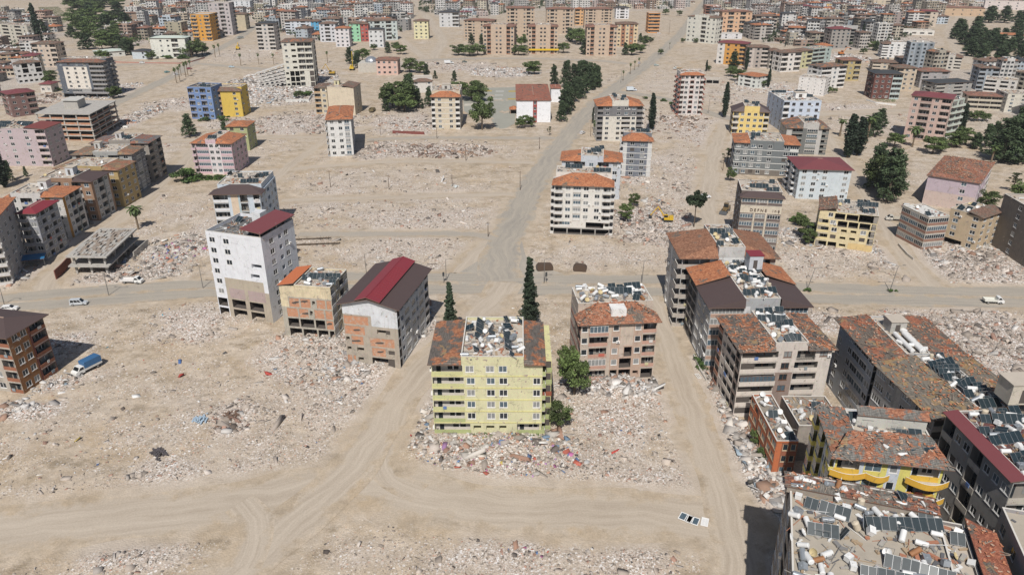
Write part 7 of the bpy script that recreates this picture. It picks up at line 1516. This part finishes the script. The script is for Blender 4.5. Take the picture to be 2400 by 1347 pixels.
def truck(px, py, head, cabrgb, label, bed='flat', L=6.0, bedrgb=(.6, .6, .58), cat='truck', W=2.0, cover=(.04, .13, .28), name='pickup_truck'):
    x, y = G(px, py); root = empty(name, (x, y, .12), math.radians(head)); tag(root, label, cat); hw = W/2; h = L/2
    pm = paint('cab_paint_%d_%d_%d' % tuple(int(c*99) for c in cabrgb), cabrgb); m = MB(); cl_ = L*.34
    prism(m, [(h-cl_, .45), (h-cl_, 2.0), (h-cl_*.55, 2.05), (h-cl_*.28, 1.3), (h-.05, 1.1), (h, .6), (h, .4)], -hw*.93, hw*.93, pm, .06); m.build('cab', root)
    g = MB(); g.quad((h-cl_*.27+.04, -hw*.78, 1.36), (h-cl_*.27+.04, hw*.78, 1.36), (h-cl_*.53+.04, hw*.74, 2.0), (h-cl_*.53+.04, -hw*.74, 2.0), VG)
    for sy in (-1, 1):
        yy_ = sy*(hw*.93*.985); q = [(h-cl_*.92, yy_, 1.3), (h-cl_*.38, yy_, 1.3), (h-cl_*.58, yy_*.97, 1.9), (h-cl_*.92, yy_*.97, 1.9)]; g.quad(*(q if sy < 0 else q[::-1]), VG)
    g.build('windscreen', root)
    c = MB(); c.box(-h, -.4, .5, h-cl_, .4, .72, METAL_D); c.build('chassis', root); bm_ = paint('bed_paint_%d_%d_%d' % tuple(int(q*99) for q in bedrgb), bedrgb); b = MB(); xf = h-cl_-.1
    if bed in ('flat', 'dump'):
        hh = .5 if bed == 'flat' else 1.3; b.box(-h, -hw, .74, xf, hw, .84, bm_)
        b.box(-h, -hw, .84, xf, -hw+.06, .84+hh, bm_); b.box(-h, hw-.06, .84, xf, hw, .84+hh, bm_); b.box(-h, -hw+.06, .84, -h+.06, hw-.06, .84+hh, bm_); b.box(xf-.06, -hw+.06, .84, xf, hw-.06, .84+hh+.2, bm_)
        for i in range(1, 5): xx = -h+(xf+h)*i/5; b.box(xx-.04, -hw-.04, .76, xx+.04, -hw-.001, .84+hh, bm_); b.box(xx-.04, hw+.001, .76, xx+.04, hw+.04, .84+hh, bm_)
        b.build('truck_bed', root)
    elif bed == 'tarp':
        b.box(-h, -hw, .74, xf, hw, 1.3, bm_); b.build('truck_bed', root); t = MB(); tm = plain('blue_tarpaulin', cover, .6, 0, .2, .8)
        prism(t, [(-h, 1.31), (-h, 2.75), (-h+.15, 2.85), (xf-.15, 2.85), (xf, 2.75), (xf, 1.31)], -hw-.02, hw+.02, tm, .05); t.build('tarpaulin', root)
    else:
        prism(b, [(-h, .76), (-h, 2.8), (xf, 2.8), (xf, .76)], -hw, hw, bm_, .02); b.build('cargo_box', root)
    for sy in (-.7, .7): q = MB(); q.box(h-.03, sy*hw-.16, .65, h+.03, sy*hw+.16, .85, LAMP); q.build('headlight', root)
    wheels(root, (-h*.62, h*.62), hw, .38); return root
truck(205, 868, -118, (.74, .74, .72), 'white truck with a blue tarpaulin cover standing on the bare lot at the left', 'tarp', 6.8, (.66, .66, .64), W=2.3, name='covered_truck')
car(186, 714, 8, (.50, .53, .56), 'silver minivan driving on the main road at the left', 'van', 'minivan', 4.6)
car(24, 727, 10, (.74, .74, .74), 'white car half hidden behind the rust orange block at the left edge')
truck(311, 663, -4, (.75, .75, .73), 'white flatbed truck parked beside the rubble of the concrete skeleton', 'flat', 6.6, (.70, .68, .66), name='flatbed_truck')
truck(2326, 710, -6, (.74, .74, .73), 'white pickup on the main road at the far right', 'flat', 5.4, (.68, .68, .62))
car(1653, 464, 5, (.72, .72, .72), 'white car right of the round-headed tree'); car(2128, 487, -20, (.62, .64, .66), 'white car behind the smashed pale yellow block'); car(1365, 314, 60, (.70, .70, .70), 'white car beside the cream and charcoal block')
truck(2098, 517, 170, (.55, .53, .48), 'old open truck parked by the side street at the right', 'flat', 7, (.45, .42, .36), name='open_truck'); truck(2309, 560, -70, (.42, .45, .42), 'grey canvas covered truck in the shadow of the dark balcony block', 'tarp', 7, (.3, .3, .28), W=2.5, cover=(.42, .45, .43), name='covered_truck')
truck(873, 262, 85, (.35, .33, .12), 'dump truck with a high load behind the ripped orange roof block', 'dump', 7.6, (.16, .13, .07), W=2.6, name='dump_truck'); truck(1052, 150, 10, (.66, .68, .68), 'white container truck parked on the street before the estate', 'box', 8, (.72, .73, .74), W=2.5, name='box_truck')
car(1089, 147, 5, (.10, .13, .12), 'dark green car right of the white container truck'); car(1026, 151, 80, (.06, .07, .08), 'black car left of the white container truck'); car(334, 149, 5, (.70, .70, .70), 'white car in front of the torn green roof building')
for (px, py, hd, rgb, lb) in [(392,171,60,(.20,.36,.36),'teal car among the upper left palms'),(414,176,60,(.72,.73,.75),'white car among the upper left palms'),(444,163,40,(.30,.05,.08),'dark red car among the upper left palms'),(543,159,5,(.50,.62,.70),'pale blue car alone on the open upper lot'),(489,127,50,(.07,.08,.09),'black car parked near the orange balcony tower'),
   (2037,156,70,(.72,.72,.72),'white car behind the low beige block with dusty roof'),(1538,155,0,(.45,.52,.50),'grey-green car on the dirt right of the avenue'),(1498,150,70,(.60,.62,.70),'white car by the palms of the avenue'),(2024,102,20,(.75,.75,.75),'white car beside the pale five floor frame'),(1990,78,10,(.6,.6,.6),'silver car on the upper right street'),(1544,80,5,(.7,.7,.7),'white car at the foot of the orange striped tower'),(1324,112,5,(.7,.7,.7),'white car between the estate towers')]: car(px, py, hd, rgb, lb)
truck(1588, 163, 175, (.66, .68, .66), 'white truck with a brown load on the dirt behind the slim tower', 'flat', 7, (.40, .30, .2), W=2.4, name='open_truck'); truck(564, 91, 60, (.6, .62, .6), 'grey dump truck on the road near the orange balcony tower', 'dump', 8, (.35, .37, .36), W=2.6, name='dump_truck'); truck(1480, 214, 5, (.62, .66, .72), 'pale blue and white truck at the bend beside the avenue', 'box', 7, (.60, .66, .72), W=2.4, name='box_truck')
def excavator(px, py, head, label, rgb=(.62, .40, .03), s=1.0, arm=(3.2, 4.4, 6.0, 2.0)):
    x, y = G(px, py); root = empty('excavator', (x, y, .1), math.radians(head)); root.scale = (s,)*3; tag(root, label, 'excavator'); ye = paint('digger_yellow_%d' % int(rgb[1]*99), rgb)
    for sy in (-1, 1):
        m = MB(); prism(m, [(-1.9, .15), (-1.9, .75), (-1.5, .95), (1.5, .95), (1.9, .75), (1.9, .15), (1.5, 0), (-1.5, 0)], sy*.85, sy*1.4, TYRE) if sy > 0 else prism(m, [(-1.9, .15), (-1.9, .75), (-1.5, .95), (1.5, .95), (1.9, .75), (1.9, .15), (1.5, 0), (-1.5, 0)], -1.4, -.85, TYRE); m.build('track', root)
    m = MB(); m.box(-2.2, -1.25, 1.05, 1.2, 1.25, 1.6, ye); m.box(-2.2, -1.25, 1.6, -.7, 1.25, 2.2, ye); m.tube((0, 0, .8), (0, 0, 1.05), .7, .7, METAL_D, 12); m.build('body', root)
    m = MB(); m.box(-.2, .35, 1.61, 1.2, 1.2, 3.0, ye); m.box(-.1, .34, 2.0, 1.22, 1.22, 2.85, VG); m.build('cab', root)
    a = arm; m = MB()
    for (p, q, r) in (((.9, -.1, 1.7), (a[0], -.1, a[1]), .26), ((a[0], -.1, a[1]), (a[2], -.1, a[3]+a[3]*0), .2)): m.tube(p, q, r, r*.8, ye, 6)
    m.tube((1.1, -.1, 1.9), (a[0]*.6, -.1, a[1]*.62), .09, .09, METAL_D, 6); m.build('boom', root)
    m = MB(); bx, bz = a[2], a[3]; prism(m, [(bx-.2, bz+.1), (bx+.5, bz-.1), (bx+.6, bz-.9), (bx-.1, bz-1.1), (bx-.6, bz-.7)], -.6, .5, METAL_D); m.build('bucket', root)
excavator(1563, 520, 172, 'yellow excavator digging in the rubble right of the white avenue block', (.62, .40, .03), arm=(3.6, 5.6, 6.2, 2.2)); excavator(826, 165, 90, 'yellow excavator with its long boom raised, upper middle', (.60, .42, .04), s=1.3, arm=(1.6, 6.5, 2.2, 12.0))
excavator(778, 176, 175, 'yellow excavator behind the crushed cream tower', (.52, .33, .05), s=1.2, arm=(3.6, 6.6, 6.4, 3)); excavator(558, 117, 100, 'yellow excavator on the upper left road', (.60, .40, .04), s=1.2, arm=(2.2, 5, 4, 3)); excavator(1972, 130, 10, 'orange excavator below the pale five floor frame', (.55, .20, .06), s=1.3, arm=(3, 5.2, 6, 4.6))
def loader(px, py, head, label):
    x, y = G(px, py); root = empty('wheel_loader', (x, y, .1), math.radians(head)); tag(root, label, 'loader'); ye = paint('loader_paint', (.20, .14, .07))
    m = MB(); m.box(-3, -1.1, .9, .2, 1.1, 2.0, ye); m.box(.2, -.8, .9, 1.6, .8, 1.6, ye); m.build('body', root); m = MB(); m.box(-1.0, -.8, 2.01, .3, .8, 3.3, VG); m.box(-1.1, -.9, 3.3, .4, .9, 3.4, ye); m.build('cab', root)
    m = MB(); m.tube((.8, -.6, 1.6), (3.2, -.6, .7), .14, .14, ye, 6); m.tube((.8, .6, 1.6), (3.2, .6, .7), .14, .14, ye, 6); m.build('lift_arm', root); m = MB(); prism(m, [(3.1, 1.2), (3.2, .1), (4.2, .1)], -1.4, 1.4, METAL_D); m.build('bucket', root); wheels(root, (-2, 1.2), 1.2, .75)
loader(1700, 497, -120, 'dark yellow loader on the dirt lane left of the brown lettered tower')

# ------------------------------------------------------------ poles
POLE = plain('weathered_pole', (.20, .19, .18), .7, .2, .2); WOODP = plain('wooden_pole', (.14, .10, .075), .9, 0, .3)
def lamp(px, yb, yt, label, double=False, lean=0, hd=0):
    x, y = G(px, yb); h = height_at(px, yb, yt); root = empty('street_lamp', (x, y, 0), math.radians(hd)); tag(root, label, 'street lamp'); l = lean*h
    m = MB(); m.tube((0, 0, 0), (l, 0, h), .13, .07, POLE, 8); m.build('post', root)
    for sx in ((-1, 1) if double else (1,)):
        m = MB(); m.tube((l, 0, h), (l+sx*1.4, 0, h+.35), .06, .05, POLE, 6); a_ = m.build('arm', root); m = MB(); m.box(l+sx*1.7-.4, -.14, h+.30, l+sx*1.7+.4, .14, h+.42, POLE); m.build('lamp_head', a_)
for (px, yb, yt, dbl, lean, lb) in [(10,713,676,0,.06,'street lamp on the median near the left edge'),(255,692,640,1,.02,'double street lamp on the median left of the tall white block'),(476,675,625,1,.0,'street lamp on the median just left of the tall white block'),(862,668,596,0,-.02,'street lamp rising behind the cream and raw brick block'),(1046,657,608,0,0,'street lamp on the median at the left of the crossroads'),(1275,664,608,0,0,'street lamp on the median at the right of the crossroads'),(1504,662,612,1,.03,'bent street lamp on the median left of the tall grey and white block'),(1892,678,628,1,.16,'leaning street lamp on the median with a weed tuft at its foot'),(2085,683,624,1,.10,'leaning double street lamp on the median at the right'),
   (1090,146,120,0,0,'thin lamp post near the white container truck'),(160,560,508,0,-.05,'lamp post beside the dark alley of the left row'),(268,488,450,0,0,'lamp post at the foot of the left row'),(1660,266,232,0,0,'lamp post between the slim tower and the spindle cypress'),(1455,196,165,1,0,'lamp post at the bend where the avenue splits')]:
    lamp(px, yb, yt, lb, bool(dbl), lean, tr_.uniform(-20, 20))
def upole(px, yb, yt, label):
    x, y = G(px, yb); h = height_at(px, yb, yt); root = empty('utility_pole', (x, y, 0), tr_.uniform(-.3, .3)); tag(root, label, 'utility pole')
    m = MB(); m.tube((0, 0, 0), (0, 0, h), .15, .09, WOODP, 8); m.build('post', root); m = MB(); m.box(-.9, -.05, h-.6, .9, .05, h-.48, WOODP); m.build('crossarm', root)
for (px, yb, yt, lb) in [(1219,446,401,'dark utility pole standing left of the avenue below its middle'),(1092,377,342,'utility pole among the dark debris heap in the centre'),(1144,555,520,'utility pole at the end of the narrow dusty road'),(1060,437,410,'thin utility pole on the empty lot left of the avenue'),(892,317,276,'utility pole beside the dump truck'),(1160,190,162,'utility pole on the pale debris patch before the school'),(1024,325,298,'utility pole in front of the cream banded block'),(1264,350,322,'utility pole close to the avenue by the dusty cross street'),(1568,80,48,'utility pole right of the upper avenue'),(1521,112,96,'utility pole on the left edge of the upper avenue'),(1694,400,362,'utility pole beside the banded dark grey block'),(2103,545,498,'utility pole at the corner of the right side street'),(775,440,400,'thin utility pole on the lot right of the light blue block'),(912,445,410,'thin utility pole in the middle of the empty central lot'),(1395,185,150,'utility pole near the conifer row'),(1384,320,282,'utility pole next to the leaning palm')]: upole(px, yb, yt, lb)
# traffic signs by the crossroads
for px, lb in ((1040, 'dark traffic signal head beside the left median lamp'), (1280, 'dark traffic signal head beside the right median lamp')):
    x, y = G(px, 662); root = empty('traffic_signal', (x, y, 0)); tag(root, lb, 'traffic light'); m = MB(); m.tube((0, 0, 0), (0, 0, 3), .08, .08, POLE, 6); m.build('post', root)
    m = MB(); m.box(-.3, -.2, 2.2, .3, .2, 3.4, METAL_D); m.build('signal_head', root)

# ------------------------------------------------------------ people (tiny in the photo)
SKIN = plain('skin', (.45, .28, .19), .7, 0, .1); HAIR = plain('dark_hair', (.03, .025, .02), .8, 0, .1)
def person(px, py, label, cloth, leg=(.05, .06, .09), step=.3, hd=0):
    x, y = G(px, py); root = empty('person', (x, y, .1), math.radians(hd)); tag(root, label, 'person')
    P = {'pel': (0, 0, .95, .15), 'waist': (0, 0, 1.1, .14), 'chest': (0, 0, 1.35, .17), 'neck': (0, 0, 1.5, .07), 'head': (0, 0, 1.64, .10), 'top': (0, 0, 1.72, .08)}
    V = [P[k] for k in P]; E = [(0, 1), (1, 2), (2, 3), (3, 4), (4, 5)]
    for s in (-1, 1):
        n = len(V); V += [(s*.2, 0, 1.42, .06), (s*.25, s*.06, 1.16, .05), (s*.26, s*.16, .92, .04), (s*.26, s*.19, .82, .04)]; E += [(2, n), (n, n+1), (n+1, n+2), (n+2, n+3)]
        n = len(V); V += [(s*.10, 0, .85, .10), (s*.11, s*step*.4, .48, .07), (s*.11, s*step, .08, .05), (s*.11, s*step-.16, .04, .045)]; E += [(0, n), (n, n+1), (n+1, n+2), (n+2, n+3)]
    me = bpy.data.meshes.new('body'); me.from_pydata([v[:3] for v in V], E, []); o = put('body', me, root)
    mod = o.modifiers.new('skin', 'SKIN'); 
    for i, v in enumerate(V): me.skin_vertices[0].data[i].radius = (v[3], v[3]*.8)
    me.skin_vertices[0].data[0].use_root = True; o.modifiers.new('sub', 'SUBSURF').levels = 1
    m, nt, bs = newmat('clothed_body'); g = objco(nt); sp = N(nt, 'ShaderNodeSeparateXYZ'); nt.links.new(g, sp.inputs[0])
    r = ramp(nt, mathn(nt, 'DIVIDE', sp.outputs[2], 2.0), [(0, leg), (.47, cloth), (.755, (.45, .28, .19)), (.84, (.03, .025, .02))], 'CONSTANT'); nt.links.new(r.outputs[0], bs.inputs['Base Color']); me.materials.append(m)
    h = MB(); h.tube((0, .02, 1.68), (0, .02, 1.76), .105, .06, HAIR, 10); h.build('hair', root)
if hasattr(bpy.types.Mesh, 'skin_vertices'):
    try:
        person(329, 231, 'person in dark clothes walking on the upper left road, left of a pair', (.05, .05, .06)); person(334, 231, 'person in dark clothes walking on the upper left road, right of a pair', (.07, .06, .09), hd=10)
        person(657, 266, 'person in dark clothes on the open lot right of the yellow block', (.04, .05, .06)); person(667, 247, 'person in red before the crushed cream tower rubble', (.45, .06, .05))
    except Exception as e: print('people', e)

# ------------------------------------------------------------ mosque, yards, walls and odds
MX, MY = G(886, 170); mq = empty('mosque', (MX-4, MY+6, 0)); tag(mq, 'small mosque with silver domes behind the pink building', 'mosque')
m = MB(); m.box(-11, -8, 0, 8, 10, 7, wall_mat((.50, .47, .42))); m.build('wall', mq); SIL = plain('silver_dome_sheet', (.55, .57, .60), .3, .7, .15)
for (x, y, r, z) in ((-2, 1, 5, 7), (7, 2, 2.6, 7.4), (11.5, 2, 2.2, 7), (15, 2, 1.9, 7)):
    m = MB(); n = 16
    for j in range(6):
        a0, a1 = math.pi/2*j/6, math.pi/2*(j+1)/6
        for i in range(n):
            t0, t1 = 2*math.pi*i/n, 2*math.pi*(i+1)/n; q = lambda a, t: (x+r*math.cos(a)*math.cos(t), y+r*math.cos(a)*math.sin(t), z+r*math.sin(a)*.85)
            m.quad(q(a0, t0), q(a0, t1), q(a1, t1), q(a1, t0), SIL)
    m.tube((x, y, 0 if x > 5 else 6.9), (x, y, z), r*.98, r*.98, wall_mat((.50, .47, .42)), 16, False); m.build('dome', mq)
# school sports ground
def sheet(pts, z, mat, name, label):
    me = bpy.data.meshes.new(name); P = [G(*p) for p in pts]; me.from_pydata([(x, y, z) for x, y in P], [], [tuple(range(len(P)))]); me.materials.append(mat)
    if me.polygons[0].normal.z < 0: me.flip_normals()
    tag(put(name, me), label, kind='structure')
sheet([(1132,207),(1215,205),(1212,235),(1206,290),(1180,305),(1162,300),(1140,260),(1125,230)], .16, plain('worn_court_surface', (.34, .335, .29), .92, 0, .3, .2), 'sports_ground', 'worn grey-green sports ground of the school')
sheet([(1085,230),(1128,232),(1140,262),(1100,268),(1088,262)], .17, plain('worn_court_surface', (.34, .335, .29), .92, 0, .3, .2), 'sports_ground', 'worn grey yard beside the sports ground')
YEL = plain('worn_yellow_marking', (.50, .38, .12), .9, 0, .5, .3); WHM = plain('worn_white_marking', (.52, .51, .47), .9, 0, .5, .3)
for (x, y, mt) in ((1144,214,YEL),(1202,215,YEL),(1200,233,YEL),(1172,215,WHM),(1170,224,WHM),(1168,233,WHM)): sheet([(x-10,y-1.6),(x+9,y-1.6),(x+9,y+1.6),(x-10,y+1.6)], .20, mt, 'court_marking', 'faded painted rectangle on the sports ground')
def yard_wall(pts, h, mat, label, t=.25, name='garden_wall', cat='wall'):
    P = [G(*p) for p in pts]; root = empty(name, (P[0][0], P[0][1], 0)); tag(root, label, cat)
    for (a, b) in zip(P[:-1], P[1:]):
        d = Vector(b)-Vector(a); an = math.atan2(d.y, d.x); m = MB(); c, s = math.cos(an), math.sin(an); o = Vector(a)-Vector(P[0])
        m.box(0, -t/2, 0, d.length, t/2, h, mat, T=lambda x, y, z: (o.x+x*c-y*s, o.y+x*s+y*c, z)); m.build('wall_panel', root)
cw = wall_mat((.52, .49, .44), .5, .2)
yard_wall([(1088,249),(1126,247)], 1.4, cw, 'pale low wall beside the cream banded block'); yard_wall([(262,147),(330,149),(420,150),(450,146),(480,137)], 1.0, wall_mat((.42,.22,.18)), 'long low reddish wall before the torn green roof building'); yard_wall([(670,240),(724,239),(732,226)], 1.8, wall_mat((.62,.62,.60)), 'white garden wall below the crushed cream tower')
yard_wall([(132,655),(148,640),(168,618)], 3.0, wall_mat((.20,.07,.05),.5), 'dark red retaining wall beside the concrete skeleton'); yard_wall([(315,605),(348,575)], 2.2, cw, 'grey concrete wall right of the concrete skeleton'); yard_wall([(2030,236),(2052,243),(2100,248)], 1.0, wall_mat(WHITE), 'white garden wall around the hedge of the brown and teal block'); yard_wall([(920,313),(995,316)], 1.6, wall_mat((.20,.06,.05)), 'long dark red fallen panel in front of the cream banded block')
yard_wall([(2105,575),(2125,598),(2140,610)], .8, cw, 'low white kerb wall by the beige tilted block'); yard_wall([(1625,835),(1640,870),(1655,895)], .8, cw, 'pale garden wall in front of the dark grey block'); yard_wall([(952,252),(1005,250)], 1.3, cw, 'pale wall before the dark trees')
# burnt rusty blocks beside the crossroads
RUST = plain('burnt_rusty_shell', (.10, .065, .045), .9, 0, .5)
for (px, py, L_, hd, lb) in ((1277,632,5.0,8,'burnt rusty container wreck right of the crossroads, the larger one'),(1360,634,4.0,-12,'burnt rusty container wreck right of the crossroads, the smaller one')):
    x, y = G(px, py); root = empty('wreck', (x, y, .2), math.radians(hd)); tag(root, lb, 'wreck'); m = MB(); prism(m, [(-L_/2, 0), (-L_/2-.2, 1.2), (-L_/2+.5, 2.0), (L_/2-.6, 1.8), (L_/2, 1.1), (L_/2-.1, 0)], -1.2, 1.2, RUST, .15); m.build('shell', root)
    m = MB(); m.box(-L_/2-.25, -.9, .3, -L_/2+.2, .9, 1.3, plain('interior_shade', (.1, .085, .075))); m.build('opening', root)
# collapsed floors below the crushed tower
px0, py0 = G(600, 203)
root = empty('collapsed_building', (px0, py0, 0), math.radians(4)); tag(root, 'pancaked white floor slabs leaning against the crushed cream tower', 'collapsed block'); sm_ = wall_mat((.58, .56, .53), .5, .2)
for i in range(6):
    m = MB(); t = math.radians(17-i*1.5); c, s = math.cos(t), math.sin(t); x0 = i*1.2; L_ = 26-i*1.3
    m.box(0, 0, 0, L_, 9-i*.4, .4, sm_, T=lambda x, y, z: (x0+x*c-z*s, y-i*.9, .6+i*.0+(5-i)*1.5+x*s+z*c)); m.build('floor_slab', root)
    m = MB()
    for k in range(6): xx = L_*(k+.5)/6; m.box(xx, .1, -1.1, xx+1.6, .3, -.02, sm_, T=lambda x, y, z: (x0+x*c-z*s, y-i*.9, .6+(5-i)*1.5+x*s+z*c))
    m.build('parapet', root)
# window frames, panels and boards dropped in the lots
def frame_prop(px, py, w_, h_, hd, label, glass=None):
    x, y = G(px, py); root = empty('discarded_window', (x, y, .18), math.radians(hd)); tag(root, label, 'window frame'); m = MB(); t = .14
    m.box(0, 0, 0, w_, t, .1, FRAME); m.box(0, h_-t, 0, w_, h_, .1, FRAME); m.box(0, t, 0, t, h_-t, .1, FRAME); m.box(w_-t, t, 0, w_, h_-t, .1, FRAME); m.box(w_/2-.06, t, 0, w_/2+.06, h_-t, .09, FRAME); m.build('frame', root)
    if glass: m = MB(); m.box(t, t, .02, w_-t, h_-t, .05, glass); m.build('pane', root)
frame_prop(1588, 1216, 2.4, 2.0, -32, 'white framed panel with blue glass lying on the track, left one of two', GL[2]); frame_prop(1606, 1224, 2.2, 2.0, -28, 'white framed panel with blue glass lying on the track, right one of two', GL[2]); frame_prop(1641, 1232, 1.3, 2.2, -20, 'empty white frame lying alone on the track', TANKM[0])
frame_prop(1088, 1072, 1.4, 2.8, -25, 'empty white window frame lying before the lime yellow block'); frame_prop(1635, 888, 1.0, 2.0, 10, 'white frame lying on the rubble left of the pale shattered roof block')
for (px, py, lb, rgb) in ((470,985,'light blue crumpled sheet on the rubble at the left',(.35,.45,.55)),(372,1065,'twisted dark heap in the lower left lot',(.09,.08,.085)),(1067,440,'pale round tank lying in the empty central lot',(.62,.66,.66)),(545,975,'heap of brown timber in the left lot',(.16,.10,.07))):
    x, y = G(px, py); m = MB()
    for k in range(26):
        a = tr_.uniform(0, 3.14); c, s = math.cos(a), math.sin(a); L_ = tr_.uniform(.15, .7); ox, oy = tr_.gauss(0, .8), tr_.gauss(0, .8); tz = tr_.uniform(0, .6)
        m.box(-L_, -.16, 0, L_, .16, tr_.uniform(.05, .3), plain('scrap_%d_%d_%d' % tuple(int(q*99) for q in rgb), rgb, .7), T=lambda x_, y_, z_: (ox+x_*c-y_*s, oy+x_*s+y_*c, z_+tz+x_*.15))
    tag(m.build('scrap_heap', None, (x, y, .1)), lb, 'scrap heap')
# awnings at the left tower foot
for (px, py, z_, w_, d_, mat, lb) in ((72,622,3.6,7,3.5,plain('blue_awning',(.02,.14,.30),.6),'blue awning at the foot of the tall pale grey edge block'),):
    x, y = G(px, py); m = MB(); slope_roof(m, ((0,-d_,z_-.7),(w_,-d_,z_-.7)), ((0,0,z_),(w_,0,z_)), mat); 
    for q in (.2, w_-.2): m.tube((q,-d_+.2,0),(q,-d_+.2,z_-.6),.05,.05,PIPE,5)
    tag(m.build('awning', None, (x-2, y, 0), (0, 0, .3)), lb, 'awning')
# felled trunks on the strip between the roads
for (px, py, w_, lb) in ((728,563,14,'felled dark tree trunk lying above the cream and raw brick block, upper one'),(745,575,15,'felled dark tree trunk lying above the cream and raw brick block, lower one')):
    x, y = G(px, py); m = MB(); m.tube((-w_/2,0,.4),(w_/2,.8,.5),.35,.15,BARK,7)
    for k in range(26): q = tr_.uniform(-w_/2, w_/2); m.tube((q,.2,.5),(q+tr_.uniform(-1,1.6),tr_.uniform(-1.8,1.8),tr_.uniform(.3,1.3)),.10,.03,BARK,4,False)
    tag(m.build('felled_tree', None, (x, y, 0), (0, 0, .06)), lb, 'felled tree')
# ------------------------------------------------------------ thin dusty air
hm = bpy.data.materials.new('dusty_air'); hm.use_nodes = True; nt = hm.node_tree; nt.nodes.clear()
ho = nt.nodes.new('ShaderNodeOutputMaterial'); hv = nt.nodes.new('ShaderNodeVolumePrincipled'); hv.inputs['Color'].default_value = (.80, .84, .90, 1); hv.inputs['Density'].default_value = .00008; hv.inputs['Anisotropy'].default_value = .1
nt.links.new(hv.outputs[0], ho.inputs['Volume'])
m = MB(); m.box(-5200, -640, -2, 5200, 9200, 99, hm); tag(m.build('haze', None), 'thin pale dusty air over the whole town', kind='stuff')
print('objects', len(bpy.data.objects), 'tris', sum(len(m.polygons)*2 for m in bpy.data.meshes))
